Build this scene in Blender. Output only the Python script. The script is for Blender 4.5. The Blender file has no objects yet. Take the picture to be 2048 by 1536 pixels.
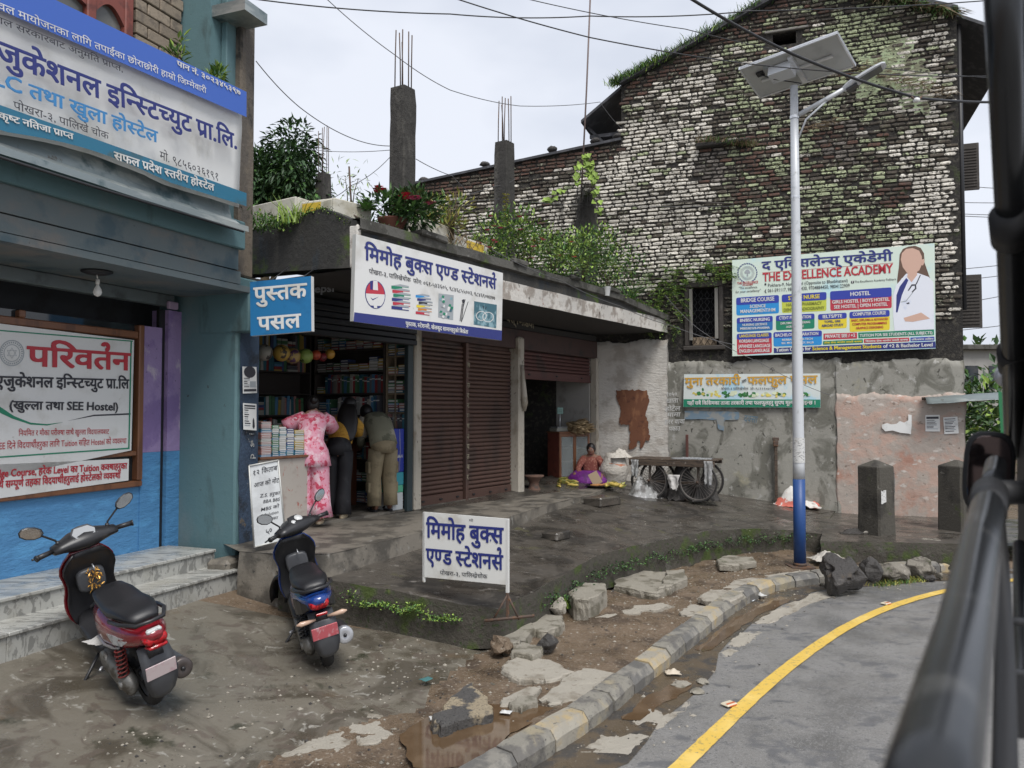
import bpy,math,random
from mathutils import Vector,Matrix,noise
R=math.radians
random.seed(7)
SC=bpy.context.scene
COL=SC.collection

# camera, sky, sun, exposure
CAMH=2.12
PITCH=R(1.98)
cam_d=bpy.data.cameras.new('camera')
cam=bpy.data.objects.new('camera',cam_d);COL.objects.link(cam)
cam.location=(0,0,CAMH);cam.rotation_euler=(R(90)+PITCH,0,0)
cam_d.sensor_width=36;cam_d.lens=27.42
cam_d.clip_start=0.05;cam_d.clip_end=3000
cam_d.dof.use_dof=True;cam_d.dof.focus_distance=9.5;cam_d.dof.aperture_fstop=5.0
SC.camera=cam
SC.view_settings.view_transform='Standard'
SC.view_settings.look='None'
SC.view_settings.gamma=1.0
SC.view_settings.use_curve_mapping=False
SC.view_settings.exposure=1.0
SUN_EL,SUN_AZ=R(58),R(200)
world=bpy.data.worlds.new('World');SC.world=world;world.use_nodes=True
wn,wl=world.node_tree.nodes,world.node_tree.links
wn.clear()
wo=wn.new('ShaderNodeOutputWorld');bg=wn.new('ShaderNodeBackground')
sky=wn.new('ShaderNodeTexSky');sky.sky_type='NISHITA';sky.sun_disc=False
sky.sun_elevation=SUN_EL;sky.sun_rotation=SUN_AZ;sky.air_density=1.0;sky.dust_density=4.0
tc=wn.new('ShaderNodeTexCoord');mp=wn.new('ShaderNodeMapping');mp.inputs['Scale'].default_value=(1.0,1.0,2.2)
nz=wn.new('ShaderNodeTexNoise');nz.inputs['Scale'].default_value=1.7;nz.inputs['Detail'].default_value=5;nz.inputs['Roughness'].default_value=.52
cr=wn.new('ShaderNodeValToRGB')
cr.color_ramp.elements[0].position=.40;cr.color_ramp.elements[0].color=(4.3,4.65,5.4,1)
cr.color_ramp.elements[1].position=.62;cr.color_ramp.elements[1].color=(6.1,6.35,6.95,1)
mx=wn.new('ShaderNodeMix');mx.data_type='RGBA';mx.inputs[0].default_value=.9
wl.new(tc.outputs['Generated'],mp.inputs['Vector']);wl.new(mp.outputs['Vector'],nz.inputs['Vector'])
wl.new(nz.outputs['Fac'],cr.inputs['Fac'])
wl.new(sky.outputs['Color'],mx.inputs['A']);wl.new(cr.outputs['Color'],mx.inputs['B'])
wl.new(mx.outputs['Result'],bg.inputs['Color']);bg.inputs['Strength'].default_value=0.075
wl.new(bg.outputs['Background'],wo.inputs['Surface'])
sd=bpy.data.lights.new('sun','SUN');sd.energy=1.5;sd.angle=R(25);sd.color=(1,.975,.94)
so=bpy.data.objects.new('sun',sd);COL.objects.link(so)
so.rotation_euler=(R(90)-SUN_EL,0,R(180)-SUN_AZ+R(180));so.location=(0,-5,20)
so.rotation_euler=(R(34),R(6),R(12))

# picture geometry helpers (used to survey the street)
CP,SP=math.cos(PITCH),math.sin(PITCH)
FPX=1560.0
def ray(px,py):
 u=(px-1024)/FPX;v=(768-py)/FPX
 d=Vector((u,CP-v*SP,SP+v*CP));return d/d.y
def at(px,py,Y):
 d=ray(px,py);return Vector((0,0,CAMH))+d*Y
def onz(px,py,z):
 d=ray(px,py);return Vector((0,0,CAMH))+d*((z-CAMH)/d.z)
class Frame:
 """a vertical reference plane: x along it, y away from the street, z up"""
 def __init__(s,x,y,ang):
  s.o=Vector((x,y,0));s.a=ang
  s.m=Matrix.Translation(s.o)@Matrix.Rotation(ang,4,'Z')
  s.i=s.m.inverted()
 def __call__(s,x,y=0,z=0):return s.m@Vector((x,y,z))
 def px(s,px,py,out=0.0):
  """local (x, z) of the picture point on the plane y=-out"""
  o=s.i@Vector((0,0,CAMH));d=s.i.to_3x3()@ray(px,py)
  t=(-out-o.y)/d.y;p=o+d*t
  return p.x,p.z
 def loc(s,p):return s.i@p
FA=Frame(4.18,14.9,math.atan2(-.342,.94))
ST=Frame(-1.314,11.14,math.atan2(.833,.553))
LB=Frame(-3.638,8.5,math.atan2(.934,.357))

# mesh building
class MB:
 def __init__(s):s.v=[];s.f=[];s.mi=[];s.sm=[]
 def add(s,vs,fs,mi=0,smooth=False,m=None):
  b=len(s.v)
  s.v.extend([(m@Vector(v))if m is not None else Vector(v)for v in vs])
  for f in fs:s.f.append([b+i for i in f]);s.mi.append(mi);s.sm.append(smooth)
  return s
 def box(s,x0,x1,y0,y1,z0,z1,mi=0,m=None):
  vs=[(x,y,z)for z in(z0,z1)for y in(y0,y1)for x in(x0,x1)]
  return s.add(vs,[(0,2,3,1),(4,5,7,6),(0,1,5,4),(2,6,7,3),(0,4,6,2),(1,3,7,5)],mi,False,m)
 def bbox(s,x0,x1,y0,y1,z0,z1,b=.01,mi=0,m=None,jit=0,seg=1):
  """box with chamfered edges"""
  b=min(b,(x1-x0)*.45,(y1-y0)*.45,(z1-z0)*.45)
  vs=[];key={}
  X,Y,Z=(x0,x1),(y0,y1),(z0,z1)
  for i in(0,1):
   for j in(0,1):
    for k in(0,1):
     dx,dy,dz=(b if i==0 else-b),(b if j==0 else-b),(b if k==0 else-b)
     jx=[random.uniform(-jit,jit)for _ in range(3)]if jit else(0,0,0)
     for a in range(3):
      p=[X[i]+dx,Y[j]+dy,Z[k]+dz]
      p[a]=(X[i],Y[j],Z[k])[a]
      key[i,j,k,a]=len(vs);vs.append((p[0]+jx[0],p[1]+jx[1],p[2]+jx[2]))
  fs=[]
  K=lambda i,j,k,a:key[i,j,k,a]
  for i in(0,1):
   q=[K(i,0,0,0),K(i,1,0,0),K(i,1,1,0),K(i,0,1,0)];fs.append(q if i else q[::-1])
   q=[K(0,i,0,1),K(1,i,0,1),K(1,i,1,1),K(0,i,1,1)];fs.append(q[::-1]if i else q)
   q=[K(0,0,i,2),K(1,0,i,2),K(1,1,i,2),K(0,1,i,2)];fs.append(q if i else q[::-1])
  for i in(0,1):
   for j in(0,1):
    fs.append([K(i,j,0,0),K(i,j,1,0),K(i,j,1,1),K(i,j,0,1)]if(i^j)==0 else[K(i,j,0,0),K(i,j,0,1),K(i,j,1,1),K(i,j,1,0)])
    fs.append([K(i,0,j,0),K(i,0,j,2),K(i,1,j,2),K(i,1,j,0)]if(i^j)==0 else[K(i,0,j,0),K(i,1,j,0),K(i,1,j,2),K(i,0,j,2)])
    fs.append([K(0,i,j,1),K(1,i,j,1),K(1,i,j,2),K(0,i,j,2)]if(i^j)==0 else[K(0,i,j,1),K(0,i,j,2),K(1,i,j,2),K(1,i,j,1)])
    for k in(0,1):pass
  for i in(0,1):
   for j in(0,1):
    for k in(0,1):fs.append([K(i,j,k,0),K(i,j,k,1),K(i,j,k,2)])
  return s.add(vs,fs,mi,False,m)
 def tube(s,pts,r,n=6,mi=0,m=None,caps=True,smooth=True,closed=False):
  pts=[Vector(p)for p in pts];N=len(pts)
  rs=r if isinstance(r,(list,tuple))else[r]*N
  vs=[];up=None
  for i,p in enumerate(pts):
   if closed:t=(pts[(i+1)%N]-pts[i-1])
   else:t=pts[min(i+1,N-1)]-pts[max(i-1,0)]
   if t.length<1e-9:t=Vector((0,0,1))
   t.normalize()
   if up is None:
    up=Vector((0,0,1))if abs(t.z)<.9 else Vector((1,0,0))
   a=t.cross(up)
   if a.length<1e-4:a=t.cross(Vector((0,1,0)))
   a.normalize();b=a.cross(t).normalized();up=b
   for k in range(n):
    w=2*math.pi*k/n
    vs.append(p+(a*math.cos(w)+b*math.sin(w))*rs[i])
  fs=[]
  L=N if closed else N-1
  for i in range(L):
   for k in range(n):
    j=(i+1)%N
    fs.append((i*n+k,i*n+(k+1)%n,j*n+(k+1)%n,j*n+k))
  if caps and not closed:
   fs.append(tuple(range(n))[::-1]);fs.append(tuple((N-1)*n+k for k in range(n)))
  return s.add(vs,fs,mi,smooth,m)
 def lathe(s,prof,n=16,mi=0,m=None,smooth=True,caps=True):
  vs=[];fs=[]
  for r,z in prof:
   for k in range(n):
    w=2*math.pi*k/n;vs.append((r*math.cos(w),r*math.sin(w),z))
  for i in range(len(prof)-1):
   for k in range(n):
    fs.append((i*n+k,i*n+(k+1)%n,(i+1)*n+(k+1)%n,(i+1)*n+k))
  if caps:
   fs.append(tuple(range(n))[::-1]);fs.append(tuple((len(prof)-1)*n+k for k in range(n)))
  return s.add(vs,fs,mi,smooth,m)
 def loft(s,secs,mi=0,m=None,smooth=True,caps=True):
  """secs: list of equal-length loops of points"""
  n=len(secs[0]);vs=[p for sec in secs for p in sec];fs=[]
  for i in range(len(secs)-1):
   for k in range(n):fs.append((i*n+k,i*n+(k+1)%n,(i+1)*n+(k+1)%n,(i+1)*n+k))
  if caps:fs.append(tuple(range(n))[::-1]);fs.append(tuple((len(secs)-1)*n+k for k in range(n)))
  return s.add(vs,fs,mi,smooth,m)
 def prism(s,poly,d0,d1,axis='y',mi=0,m=None):
  """polygon in the plane across axis, pushed from d0 to d1"""
  def P(a,b,d):return{'y':(a,d,b),'x':(d,a,b),'z':(a,b,d)}[axis]
  n=len(poly);vs=[P(a,b,d0)for a,b in poly]+[P(a,b,d1)for a,b in poly]
  fs=[tuple(range(n)),tuple(range(2*n-1,n-1,-1))]+[(i,(i+1)%n,n+(i+1)%n,n+i)[::-1]for i in range(n)]
  return s.add(vs,fs,mi,False,m)
 def ball(s,c,r,n=12,k=8,mi=0,m=None,sx=1,sy=1,sz=1):
  prof=[(max(1e-4,r*math.sin(math.pi*i/k)),-r*math.cos(math.pi*i/k))for i in range(k+1)]
  mm=Matrix.Translation(Vector(c))@Matrix.Diagonal((sx,sy,sz,1))
  return s.lathe(prof,n,mi,(m@mm)if m is not None else mm)
 def build(s,name,mats,parent=None,recalc=True,frame=None):
  me=bpy.data.meshes.new(name)
  me.from_pydata([tuple(v)for v in s.v],[],s.f)
  if not isinstance(mats,(list,tuple)):mats=[mats]
  for q in mats:me.materials.append(q)
  me.polygons.foreach_set('material_index',s.mi)
  me.polygons.foreach_set('use_smooth',s.sm)
  if recalc:
   import bmesh
   bm=bmesh.new();bm.from_mesh(me);bmesh.ops.recalc_face_normals(bm,faces=bm.faces);bm.to_mesh(me);bm.free()
  me.update()
  o=bpy.data.objects.new(name,me);COL.objects.link(o)
  if parent is not None:o.parent=parent
  elif frame is not None:o.matrix_world=frame.m if isinstance(frame,Frame)else frame
  return o
def tag(o,label=None,cat=None,group=None,kind=None):
 if label:o['label']=label
 if cat:o['category']=cat
 if group:o['group']=group
 if kind:o['kind']=kind
 return o
def thing(name,label,cat,loc=(0,0,0),rz=0,group=None,m=None):
 o=bpy.data.objects.new(name,None);COL.objects.link(o);o.empty_display_size=.1
 if m is not None:o.matrix_world=m
 else:o.location=loc;o.rotation_euler=(0,0,rz)
 return tag(o,label,cat,group)
def inst(src,parent,loc=(0,0,0),rot=(0,0,0),scale=(1,1,1)):
 c=src.copy();COL.objects.link(c);c.parent=parent
 c.location=loc;c.rotation_euler=rot;c.scale=scale
 return c
def kids(o):return[c for c in bpy.data.objects if c.parent is o]
def copy_tree(o,parent=None):
 c=o.copy();COL.objects.link(c);c.parent=parent
 for ch in list(o.children):copy_tree(ch,c)
 return c
def nz3(x,y,z=0,s=1.0,oct=4):
 return noise.fractal(Vector((x*s,y*s,z*s)),1.0,2.0,oct)

# materials
MATS={}
def mat(name,base,rough=.8,metal=0.0,layers=(),bump=None,spec=.5,coat=0.0,trans=0.0,alpha=1.0,rmap=None,sub=0,obj=False,rnd=0.0):
 """base colour with noise layers (colour, scale, lo, hi, stretch xyz); bump=(scale, strength, dist)"""
 if name in MATS:return MATS[name]
 m=bpy.data.materials.new(name);m.use_nodes=True;MATS[name]=m
 nt=m.node_tree;n=nt.nodes;l=nt.links
 b=n['Principled BSDF']
 b.inputs['Roughness'].default_value=rough;b.inputs['Metallic'].default_value=metal
 b.inputs['Specular IOR Level'].default_value=spec;b.inputs['Coat Weight'].default_value=coat
 b.inputs['Coat Roughness'].default_value=.08
 b.inputs['Transmission Weight'].default_value=trans;b.inputs['Alpha'].default_value=alpha
 if obj:tc=n.new('ShaderNodeTexCoord');pos=tc.outputs['Object']
 else:g=n.new('ShaderNodeNewGeometry');pos=g.outputs['Position']
 def nse(scale,st=None,detail=5,rg=.6,dist=0):
  t=n.new('ShaderNodeTexNoise');t.inputs['Scale'].default_value=scale;t.inputs['Detail'].default_value=detail
  t.inputs['Roughness'].default_value=rg;t.inputs['Distortion'].default_value=dist
  if st:
   mp=n.new('ShaderNodeMapping');mp.inputs['Scale'].default_value=st
   l.new(pos,mp.inputs['Vector']);l.new(mp.outputs['Vector'],t.inputs['Vector'])
  else:l.new(pos,t.inputs['Vector'])
  return t.outputs['Fac']
 def ramp(src,lo,hi):
  r=n.new('ShaderNodeMapRange');r.inputs['From Min'].default_value=lo;r.inputs['From Max'].default_value=hi
  r.interpolation_type='SMOOTHSTEP'
  l.new(src,r.inputs['Value']);return r.outputs['Result']
 rgb=n.new('ShaderNodeRGB');rgb.outputs[0].default_value=(*base,1);cur=rgb.outputs[0]
 if rnd:
  gi=n.new('ShaderNodeNewGeometry');oi=n.new('ShaderNodeObjectInfo')
  ad=n.new('ShaderNodeMath');ad.operation='ADD';l.new(gi.outputs['Random Per Island'],ad.inputs[0]);l.new(oi.outputs['Random'],ad.inputs[1])
  fr=n.new('ShaderNodeMath');fr.operation='FRACT';l.new(ad.outputs[0],fr.inputs[0])
  mr=n.new('ShaderNodeMapRange');mr.inputs['To Min'].default_value=1-rnd;mr.inputs['To Max'].default_value=1+rnd
  l.new(fr.outputs[0],mr.inputs['Value'])
  vm=n.new('ShaderNodeVectorMath');vm.operation='SCALE';l.new(cur,vm.inputs[0]);l.new(mr.outputs['Result'],vm.inputs['Scale']);cur=vm.outputs[0]
 for ly in layers:
  c,sc_,lo,hi=ly[:4];st=ly[4]if len(ly)>4 else None;dist=ly[5]if len(ly)>5 else 0
  f=ramp(nse(sc_,st,dist=dist),lo,hi)
  mxn=n.new('ShaderNodeMix');mxn.data_type='RGBA'
  l.new(f,mxn.inputs[0]);l.new(cur,mxn.inputs['A']);mxn.inputs['B'].default_value=(*c,1);cur=mxn.outputs['Result']
 l.new(cur,b.inputs['Base Color'])
 if rmap:
  f=ramp(nse(rmap[0]),rmap[1],rmap[2]);r=n.new('ShaderNodeMapRange')
  r.inputs['To Min'].default_value=rmap[3];r.inputs['To Max'].default_value=rmap[4]
  l.new(f,r.inputs['Value']);l.new(r.outputs['Result'],b.inputs['Roughness'])
 if bump:
  bs=bump if isinstance(bump[0],(tuple,list))else[bump]
  prev=None
  for q in bs:
   bn=n.new('ShaderNodeBump');bn.inputs['Strength'].default_value=q[1];bn.inputs['Distance'].default_value=q[2]if len(q)>2 else.01
   l.new(nse(q[0],q[3]if len(q)>3 else None,detail=6,rg=.65),bn.inputs['Height'])
   if prev:l.new(prev,bn.inputs['Normal'])
   prev=bn.outputs['Normal']
  l.new(prev,b.inputs['Normal'])
 return m

# lettering: glyph outlines laid out with conjuncts
ALPHA=sorted(set('अआइईउएकखगघचछजझटठडढणतथदधनपफबभमयरलवशषसहािीुूृेैोौंँः्।०१२३४५६७८९''ABCDEFGHIJKLMNOPQRSTUVWXYZabcdefghijklmnopqrstuvwxyz0123456789().,:;-/+&|"\'@#*•'))
GL={}
def load_glyphs():
 obs=[]
 for wgt,off in(('r',.004),('b',.006)):
  for c in ALPHA:
   for k,t in enumerate((c,c+'|')):
    cu=bpy.data.curves.new('g','FONT');cu.body=t;cu.size=1;cu.resolution_u=2
    if k==0:cu.offset=off
    o=bpy.data.objects.new('g',cu);COL.objects.link(o);obs.append((wgt,c,k,o))
 bpy.context.view_layer.update()
 dg=bpy.context.evaluated_depsgraph_get()
 for wgt,c,k,o in obs:
  ev=o.evaluated_get(dg);me=ev.to_mesh()
  if k==0:GL[wgt,c]=[[(v.co.x,v.co.y)for v in me.vertices],[tuple(p.vertices)for p in me.polygons],0]
  else:GL[wgt,c][2]=max(v.co.x for v in me.vertices if abs(v.co.y+.23)<.0015)-.168
  ev.to_mesh_clear()
 for _,_,_,o in obs:
  d=o.data;bpy.data.objects.remove(o);bpy.data.curves.remove(d)
load_glyphs()
CONS=set('कखगघचछजझटठडढणतथदधनपफबभमयरलवशषसह')
NOSTEM=set('टठडढदछरह')
MARKS=set('ािीुूृेैोौंँः')
def clipx(vs,fs,x1):
 """keep what lies left of x1"""
 ov=[];of=[]
 for f in fs:
  P=[vs[i]for i in f];Q=[]
  for i in range(len(P)):
   a,b=P[i],P[(i+1)%len(P)]
   ia,ib=a[0]<=x1,b[0]<=x1
   if ia:Q.append(a)
   if ia!=ib:
    t=(x1-a[0])/(b[0]-a[0]);Q.append((x1,a[1]+t*(b[1]-a[1])))
  if len(Q)>=3:
   k=len(ov);ov+=Q;of.append(tuple(range(k,k+len(Q))))
 return ov,of
def layout(text,w='r'):
 """-> verts2d, faces, width for text at size 1"""
 V=[];F=[];x=0.0;cnt=[0]
 SH=[(0,0)]if w=='r' else[(-.019,-.014),(.019,-.014),(.019,.014),(-.019,.014)]
 def put(vs,fs,dx,dy=0):
  cnt[0]+=1
  for j,(ax,ay)in enumerate(SH):
   b=len(V);ly=(cnt[0]%3)+3*j
   V.extend((p[0]+dx+ax,p[1]+dy+ay,ly)for p in vs);F.extend(tuple(b+i for i in f)for f in fs)
 def glyph(c,dx):g=GL[w,c];put(g[0],g[1],dx);return g[2]
 i=0;n=len(text);t=text
 sw=.05 if w=='r' else.085
 while i<n:
  c=t[i]
  if c==' ':x+=.26;i+=1;continue
  if c in CONS:
   seq=[c];i+=1
   while i+1<n and t[i]=='्' and t[i+1]in CONS:seq.append(t[i+1]);i+=2
   marks=[]
   while i<n and t[i]in MARKS:marks.append(t[i]);i+=1
   hal=i<n and t[i]=='्'
   if hal:i+=1
   reph=len(seq)>1 and seq[0]=='र'
   if reph:seq=seq[1:]
   rak=len(seq)>1 and seq[-1]=='र'
   if rak:seq=seq[:-1]
   if 'ि' in marks:
    g=GL[w,'ि'];x+=glyph('ि',x)
   for h in seq[:-1]:
    g=GL[w,h]
    if h in NOSTEM:x+=glyph(h,x)
    elif h in 'कफ':
     cx=g[2]*.80;vs,fs=clipx(g[0],g[1],cx);put(vs,fs,x);x+=cx-.01
    else:
     cx=g[2]-.178;vs,fs=clipx(g[0],g[1],cx);put(vs,fs,x);x+=cx
   last=seq[-1];x0=x;x+=glyph(last,x)
   if rak:
    sx=x-.17;put([(sx,.16),(sx,.16+sw*1.2),(sx-.24,.03+sw*1.2),(sx-.24,.0)],[(0,1,2,3)],0)
   for mk in marks:
    if mk=='ि':continue
    x+=glyph(mk,x)
   if reph:
    ax=x-.16
    pts=[(math.cos(a)*.13,math.sin(a)*.17)for a in[R(q)for q in range(-80,190,30)]]
    pin=[(p[0]*(1-sw/.13*.95),p[1]*(1-sw/.13*.95))for p in pts]
    k=len(pts);put(pts+pin,[(j,j+1,k+j+1,k+j)for j in range(k-1)],ax-.06,.80)
   if hal:glyph('्',x)
  else:
   x+=glyph(c,x)if(w,c)in GL else.3;i+=1
 return V,F,x
def text2d(text,x,z,h,wid=None,w='r',anchor='l',slant=0.0):
 """list of (x,z) verts and faces; h is letter size, wid squeezes the line to a width"""
 V,F,W=layout(text,w)
 s=h/.69;sx=s if wid is None else wid/max(W,.01)
 ox={'l':0,'c':-W/2,'r':-W}[anchor]
 return[(x+(p[0]+ox+p[1]*slant)*sx,z+p[1]*s,p[2])for p in V],F
def letters(mb,text,x,z,h,y,wid=None,w='r',anchor='l',mi=0,slant=0.0,rot=0):
 V,F=text2d(text,x,z,h,wid,w,anchor,slant)
 if rot:
  c,s_=math.cos(rot),math.sin(rot);V=[(x+(p[0]-x)*c-(p[1]-z)*s_,z+(p[0]-x)*s_+(p[1]-z)*c,p[2])for p in V]
 mb.add([(p[0],y-p[2]*.00022,p[1])for p in V],F,mi)
def letters_px(mb,FR,out,text,p0,p1,h,w='r',mi=0,slant=0.0,lift=.004):
 """lettering whose baseline runs between two surveyed points of a vertical plane; h in picture pixels at the start"""
 a=FR.px(*p0,out);b=FR.px(*p1,out);t=FR.px(p0[0],p0[1]-h,out)
 wid=math.hypot(b[0]-a[0],b[1]-a[1]);rot=math.atan2(b[1]-a[1],b[0]-a[0])
 letters(mb,text,a[0],a[1],abs(t[1]-a[1]),-out-lift,wid,w,'l',mi,slant,rot)
def poly_px(mb,FR,out,pts,mi=0,lift=.002):
 q=[FR.px(*p,out)for p in pts]
 mb.add([(a,-out-lift,b)for a,b in q],[tuple(range(len(q)))],mi)
def rrect_px(mb,FR,out,c,r,mi=0,lift=.002):
 """rounded quadrilateral; c = tl, tr, br, bl"""
 pts=[]
 C=[Vector(p)for p in c]
 for i in range(4):
  p=C[i];a=(C[i-1]-p).normalized()*r;b=(C[(i+1)%4]-p).normalized()*r
  for t in(0,.35,.65,1):pts.append(tuple(p+a*(1-t)**2+b*t**2))
 poly_px(mb,FR,out,pts,mi,lift)
def crop(ox,oy,sc):return lambda x,y:(ox+x/sc,oy+y/sc)
def leaf(mb,p,d,L,W,mi=0,up=None,fold=.25):
 """one pointed leaf: four vertices either side of a midrib"""
 d=Vector(d).normalized();up=Vector(up)if up is not None else Vector((random.uniform(-.5,.5),random.uniform(-.5,.5),1))
 s=d.cross(up)
 if s.length<1e-3:s=Vector((1,0,0))
 s.normalize();n=s.cross(d)
 p=Vector(p);m=p+d*L*.45-n*L*.04
 mb.add([p,m+s*W*.5+n*W*fold,p+d*L-n*L*.12,m-s*W*.5+n*W*fold,m],[(0,1,4),(1,2,4),(2,3,4),(3,0,4)],mi)
def rnd_dir(zmin=-1):
 while True:
  v=Vector((random.uniform(-1,1),random.uniform(-1,1),random.uniform(zmin,1)))
  if.05<v.length<1:return v.normalized()
def grass(mb,base,n,h,spread,mi=0,w=.012,lean=.5,bias=(0,0,0)):
 bx,by,bz=base
 for _ in range(n):
  p=Vector((bx+random.gauss(0,spread),by+random.gauss(0,spread),bz))
  d=Vector((random.uniform(-lean,lean)+bias[0],random.uniform(-lean,lean)+bias[1],1+bias[2])).normalized()
  L=h*random.uniform(.5,1.2);s=d.cross(Vector((random.uniform(-1,1),random.uniform(-1,1),.2))).normalized()*w*random.uniform(.6,1.3)
  q=p+d*L*.55;e=p+d*L+Vector((d.x,d.y,-.6))*L*.25
  mb.add([p-s,p+s,q+s*.7,q-s*.7,e],[(0,1,2,3),(3,2,4)],mi)

# palette
m_asphalt=mat('asphalt',(.195,.188,.178),.5,layers=[((.115,.112,.106),.75,.47,.62,None,.5),((.28,.275,.265),130,.50,.64),((.125,.125,.127),4,.52,.66,(1,1.3,1),.4),((.09,.09,.092),45,.56,.68),((.22,.19,.15),1.4,.66,.8)],bump=[(180,.5,.006),(16,.25,.01)],rmap=(3.2,.4,.65,.32,.62))
m_gutter=mat('wet_gutter_silt',(.10,.075,.048),.25,layers=[((.055,.05,.045),5,.45,.6),((.16,.13,.10),60,.58,.72)],bump=(70,.35,.006),rmap=(4,.35,.6,.08,.5))
m_mud=mat('wet_mud',(.165,.118,.077),.45,layers=[((.075,.052,.034),2.4,.48,.64),((.27,.225,.175),34,.55,.68),((.04,.032,.026),9,.6,.75)],bump=[(40,.8,.02),(190,.6,.006)],rmap=(3,.4,.6,.16,.7))
m_pond=mat('muddy_water',(.105,.066,.036),.03,layers=[((.15,.10,.06),4,.4,.7)],bump=(14,.06,.004),spec=.6)
m_conc=mat('wet_parking_concrete',(.165,.148,.118),.4,layers=[((.082,.07,.052),1.5,.47,.60,None,1.0),((.30,.285,.25),9,.60,.68,None,.8),((.12,.10,.08),5,.54,.62,None,.8),((.045,.045,.03),2.9,.6,.72),((.12,.085,.05),1.9,.6,.78)],bump=[(22,.35,.012),(150,.3,.004)],rmap=(1.6,.40,.60,.14,.6))
m_plat=mat('wet_platform_concrete',(.082,.072,.060),.28,layers=[((.038,.034,.029),1.6,.46,.6,None,1),((.19,.175,.155),6,.60,.70,(1,2,1)),((.06,.053,.045),14,.55,.66),((.09,.085,.045),3,.62,.74)],bump=[(30,.3,.008),(140,.25,.004)],rmap=(2.4,.36,.6,.12,.5))
m_plinth=mat('worn_plinth_concrete',(.19,.17,.14),.6,layers=[((.08,.072,.06),3,.42,.6,(1,1,1)),((.27,.26,.235),8,.6,.72),((.05,.047,.04),20,.62,.7)],bump=[(26,.5,.012),(140,.3,.004)])
m_moss_wall=mat('mossy_kerb_wall',(.062,.055,.043),.85,layers=[((.10,.093,.078),5,.58,.7),((.06,.085,.018),2.3,.53,.64),((.11,.15,.02),1.9,.64,.72),((.03,.05,.012),24,.55,.68)],bump=[(18,.9,.03),(80,.7,.01)])
m_kerb=mat('kerb_concrete',(.235,.22,.185),.7,layers=[((.13,.122,.11),5,.44,.6),((.30,.26,.18),3,.54,.66),((.07,.066,.058),40,.58,.7)],bump=[(60,.6,.01),(14,.4,.012)])
m_kerb_y=mat('kerb_faded_yellow',(.40,.31,.17),.7,layers=[((.31,.285,.235),5,.36,.54),((.12,.11,.09),30,.6,.72)],bump=[(60,.6,.01),(14,.4,.012)])
m_kerb_k=mat('kerb_faded_black',(.13,.125,.115),.55,layers=[((.24,.225,.195),6,.46,.62)],bump=[(60,.6,.01),(14,.4,.012)])
m_yellow=mat('yellow_road_paint',(.70,.47,.09),.5,layers=[((.42,.31,.10),28,.54,.66,(1,1,1)),((.16,.15,.13),17,.64,.69),((.78,.56,.16),2,.5,.7)],bump=(170,.5,.005))
m_patch=mat('pale_concrete_patch',(.36,.33,.275),.75,layers=[((.24,.21,.165),4,.5,.66),((.16,.13,.095),15,.6,.72)],bump=[(50,.7,.012),(200,.4,.004)])
m_rock=mat('rough_stone',(.22,.2,.165),.8,layers=[((.10,.088,.07),6,.46,.6),((.34,.31,.26),11,.6,.7),((.06,.07,.03),4,.62,.72)],bump=[(34,1,.02),(130,.7,.006)])
m_rock_k=mat('dark_wet_stone',(.055,.05,.046),.5,layers=[((.12,.11,.10),9,.58,.7),((.10,.075,.05),4,.58,.7)],bump=[(26,1,.03),(110,.8,.01)])
m_slab=mat('old_slab',(.3,.275,.225),.75,layers=[((.15,.135,.10),5,.48,.62),((.08,.085,.04),3,.62,.74),((.42,.39,.33),20,.62,.72)],bump=[(40,.8,.015),(160,.5,.005)])
m_mortar=mat('black_mortar',(.032,.029,.026),.95,layers=[((.075,.068,.055),14,.5,.65),((.055,.065,.03),4,.58,.7)],bump=[(30,1,.03),(120,.6,.01)])
def brickm(nm,base,l2,l3,t=.56):
 return mat(nm,base,.85,rnd=.30,layers=[(l2,9,.48,.66),(l3,2.2,.61,.74,(1,1,.5)),((.045,.04,.032),11,t-.02,t+.06,(1,1,1.3),.8),((.07,.064,.052),1.3,.62,.74),((.05,.045,.036),30,t-.04,t+.05)],bump=[(40,.7,.012),(170,.5,.004)])
m_bw=brickm('whitewashed_brick',(.70,.66,.58),(.50,.46,.39),(.42,.42,.31),.58)
m_bl=brickm('lime_washed_brick',(.40,.44,.27),(.27,.31,.18),(.16,.19,.10),.56)
m_bd=mat('sooty_brick',(.070,.058,.045),.85,rnd=.35,layers=[((.12,.10,.075),9,.5,.68),((.07,.075,.035),3.1,.6,.74),((.36,.37,.27),17,.575,.62,None,.6),((.04,.036,.03),34,.56,.64)],bump=[(40,.7,.012),(170,.5,.004)])
m_br=brickm('bare_red_brick',(.125,.068,.05),(.08,.055,.043),(.09,.07,.05),.58)
m_bg=brickm('grey_patched_brick',(.23,.205,.18),(.13,.115,.10),(.2,.11,.08),.58)
m_pl_g=mat('grey_cement_plaster',(.285,.275,.24),.8,layers=[((.15,.145,.12),2.3,.46,.58,(1,1,.7),.8),((.37,.36,.33),6.5,.6,.68),((.07,.066,.054),9,.6,.68,(1,1,.8),.6),((.32,.30,.22),2,.6,.72)],bump=[(12,.4,.02),(90,.5,.006)])
m_pl_p=mat('salmon_lime_plaster',(.46,.325,.265),.85,layers=[((.40,.345,.30),2.6,.40,.56,(1,1,1.2),.7),((.42,.235,.175),1.5,.57,.70),((.56,.51,.46),5,.60,.67,(1,1,2)),((.2,.16,.13),9,.60,.70,(1,1,1.5),.5)],bump=[(9,.5,.03),(90,.5,.006)])
m_pl_w=mat('whitewashed_plaster',(.58,.55,.50),.85,layers=[((.44,.40,.35),3,.48,.64),((.22,.19,.16),7,.68,.76,(1,1,3),.6),((.34,.32,.28),1.2,.58,.74)],bump=[(10,.6,.03,(1,1,2.5)),(90,.4,.006)])
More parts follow.
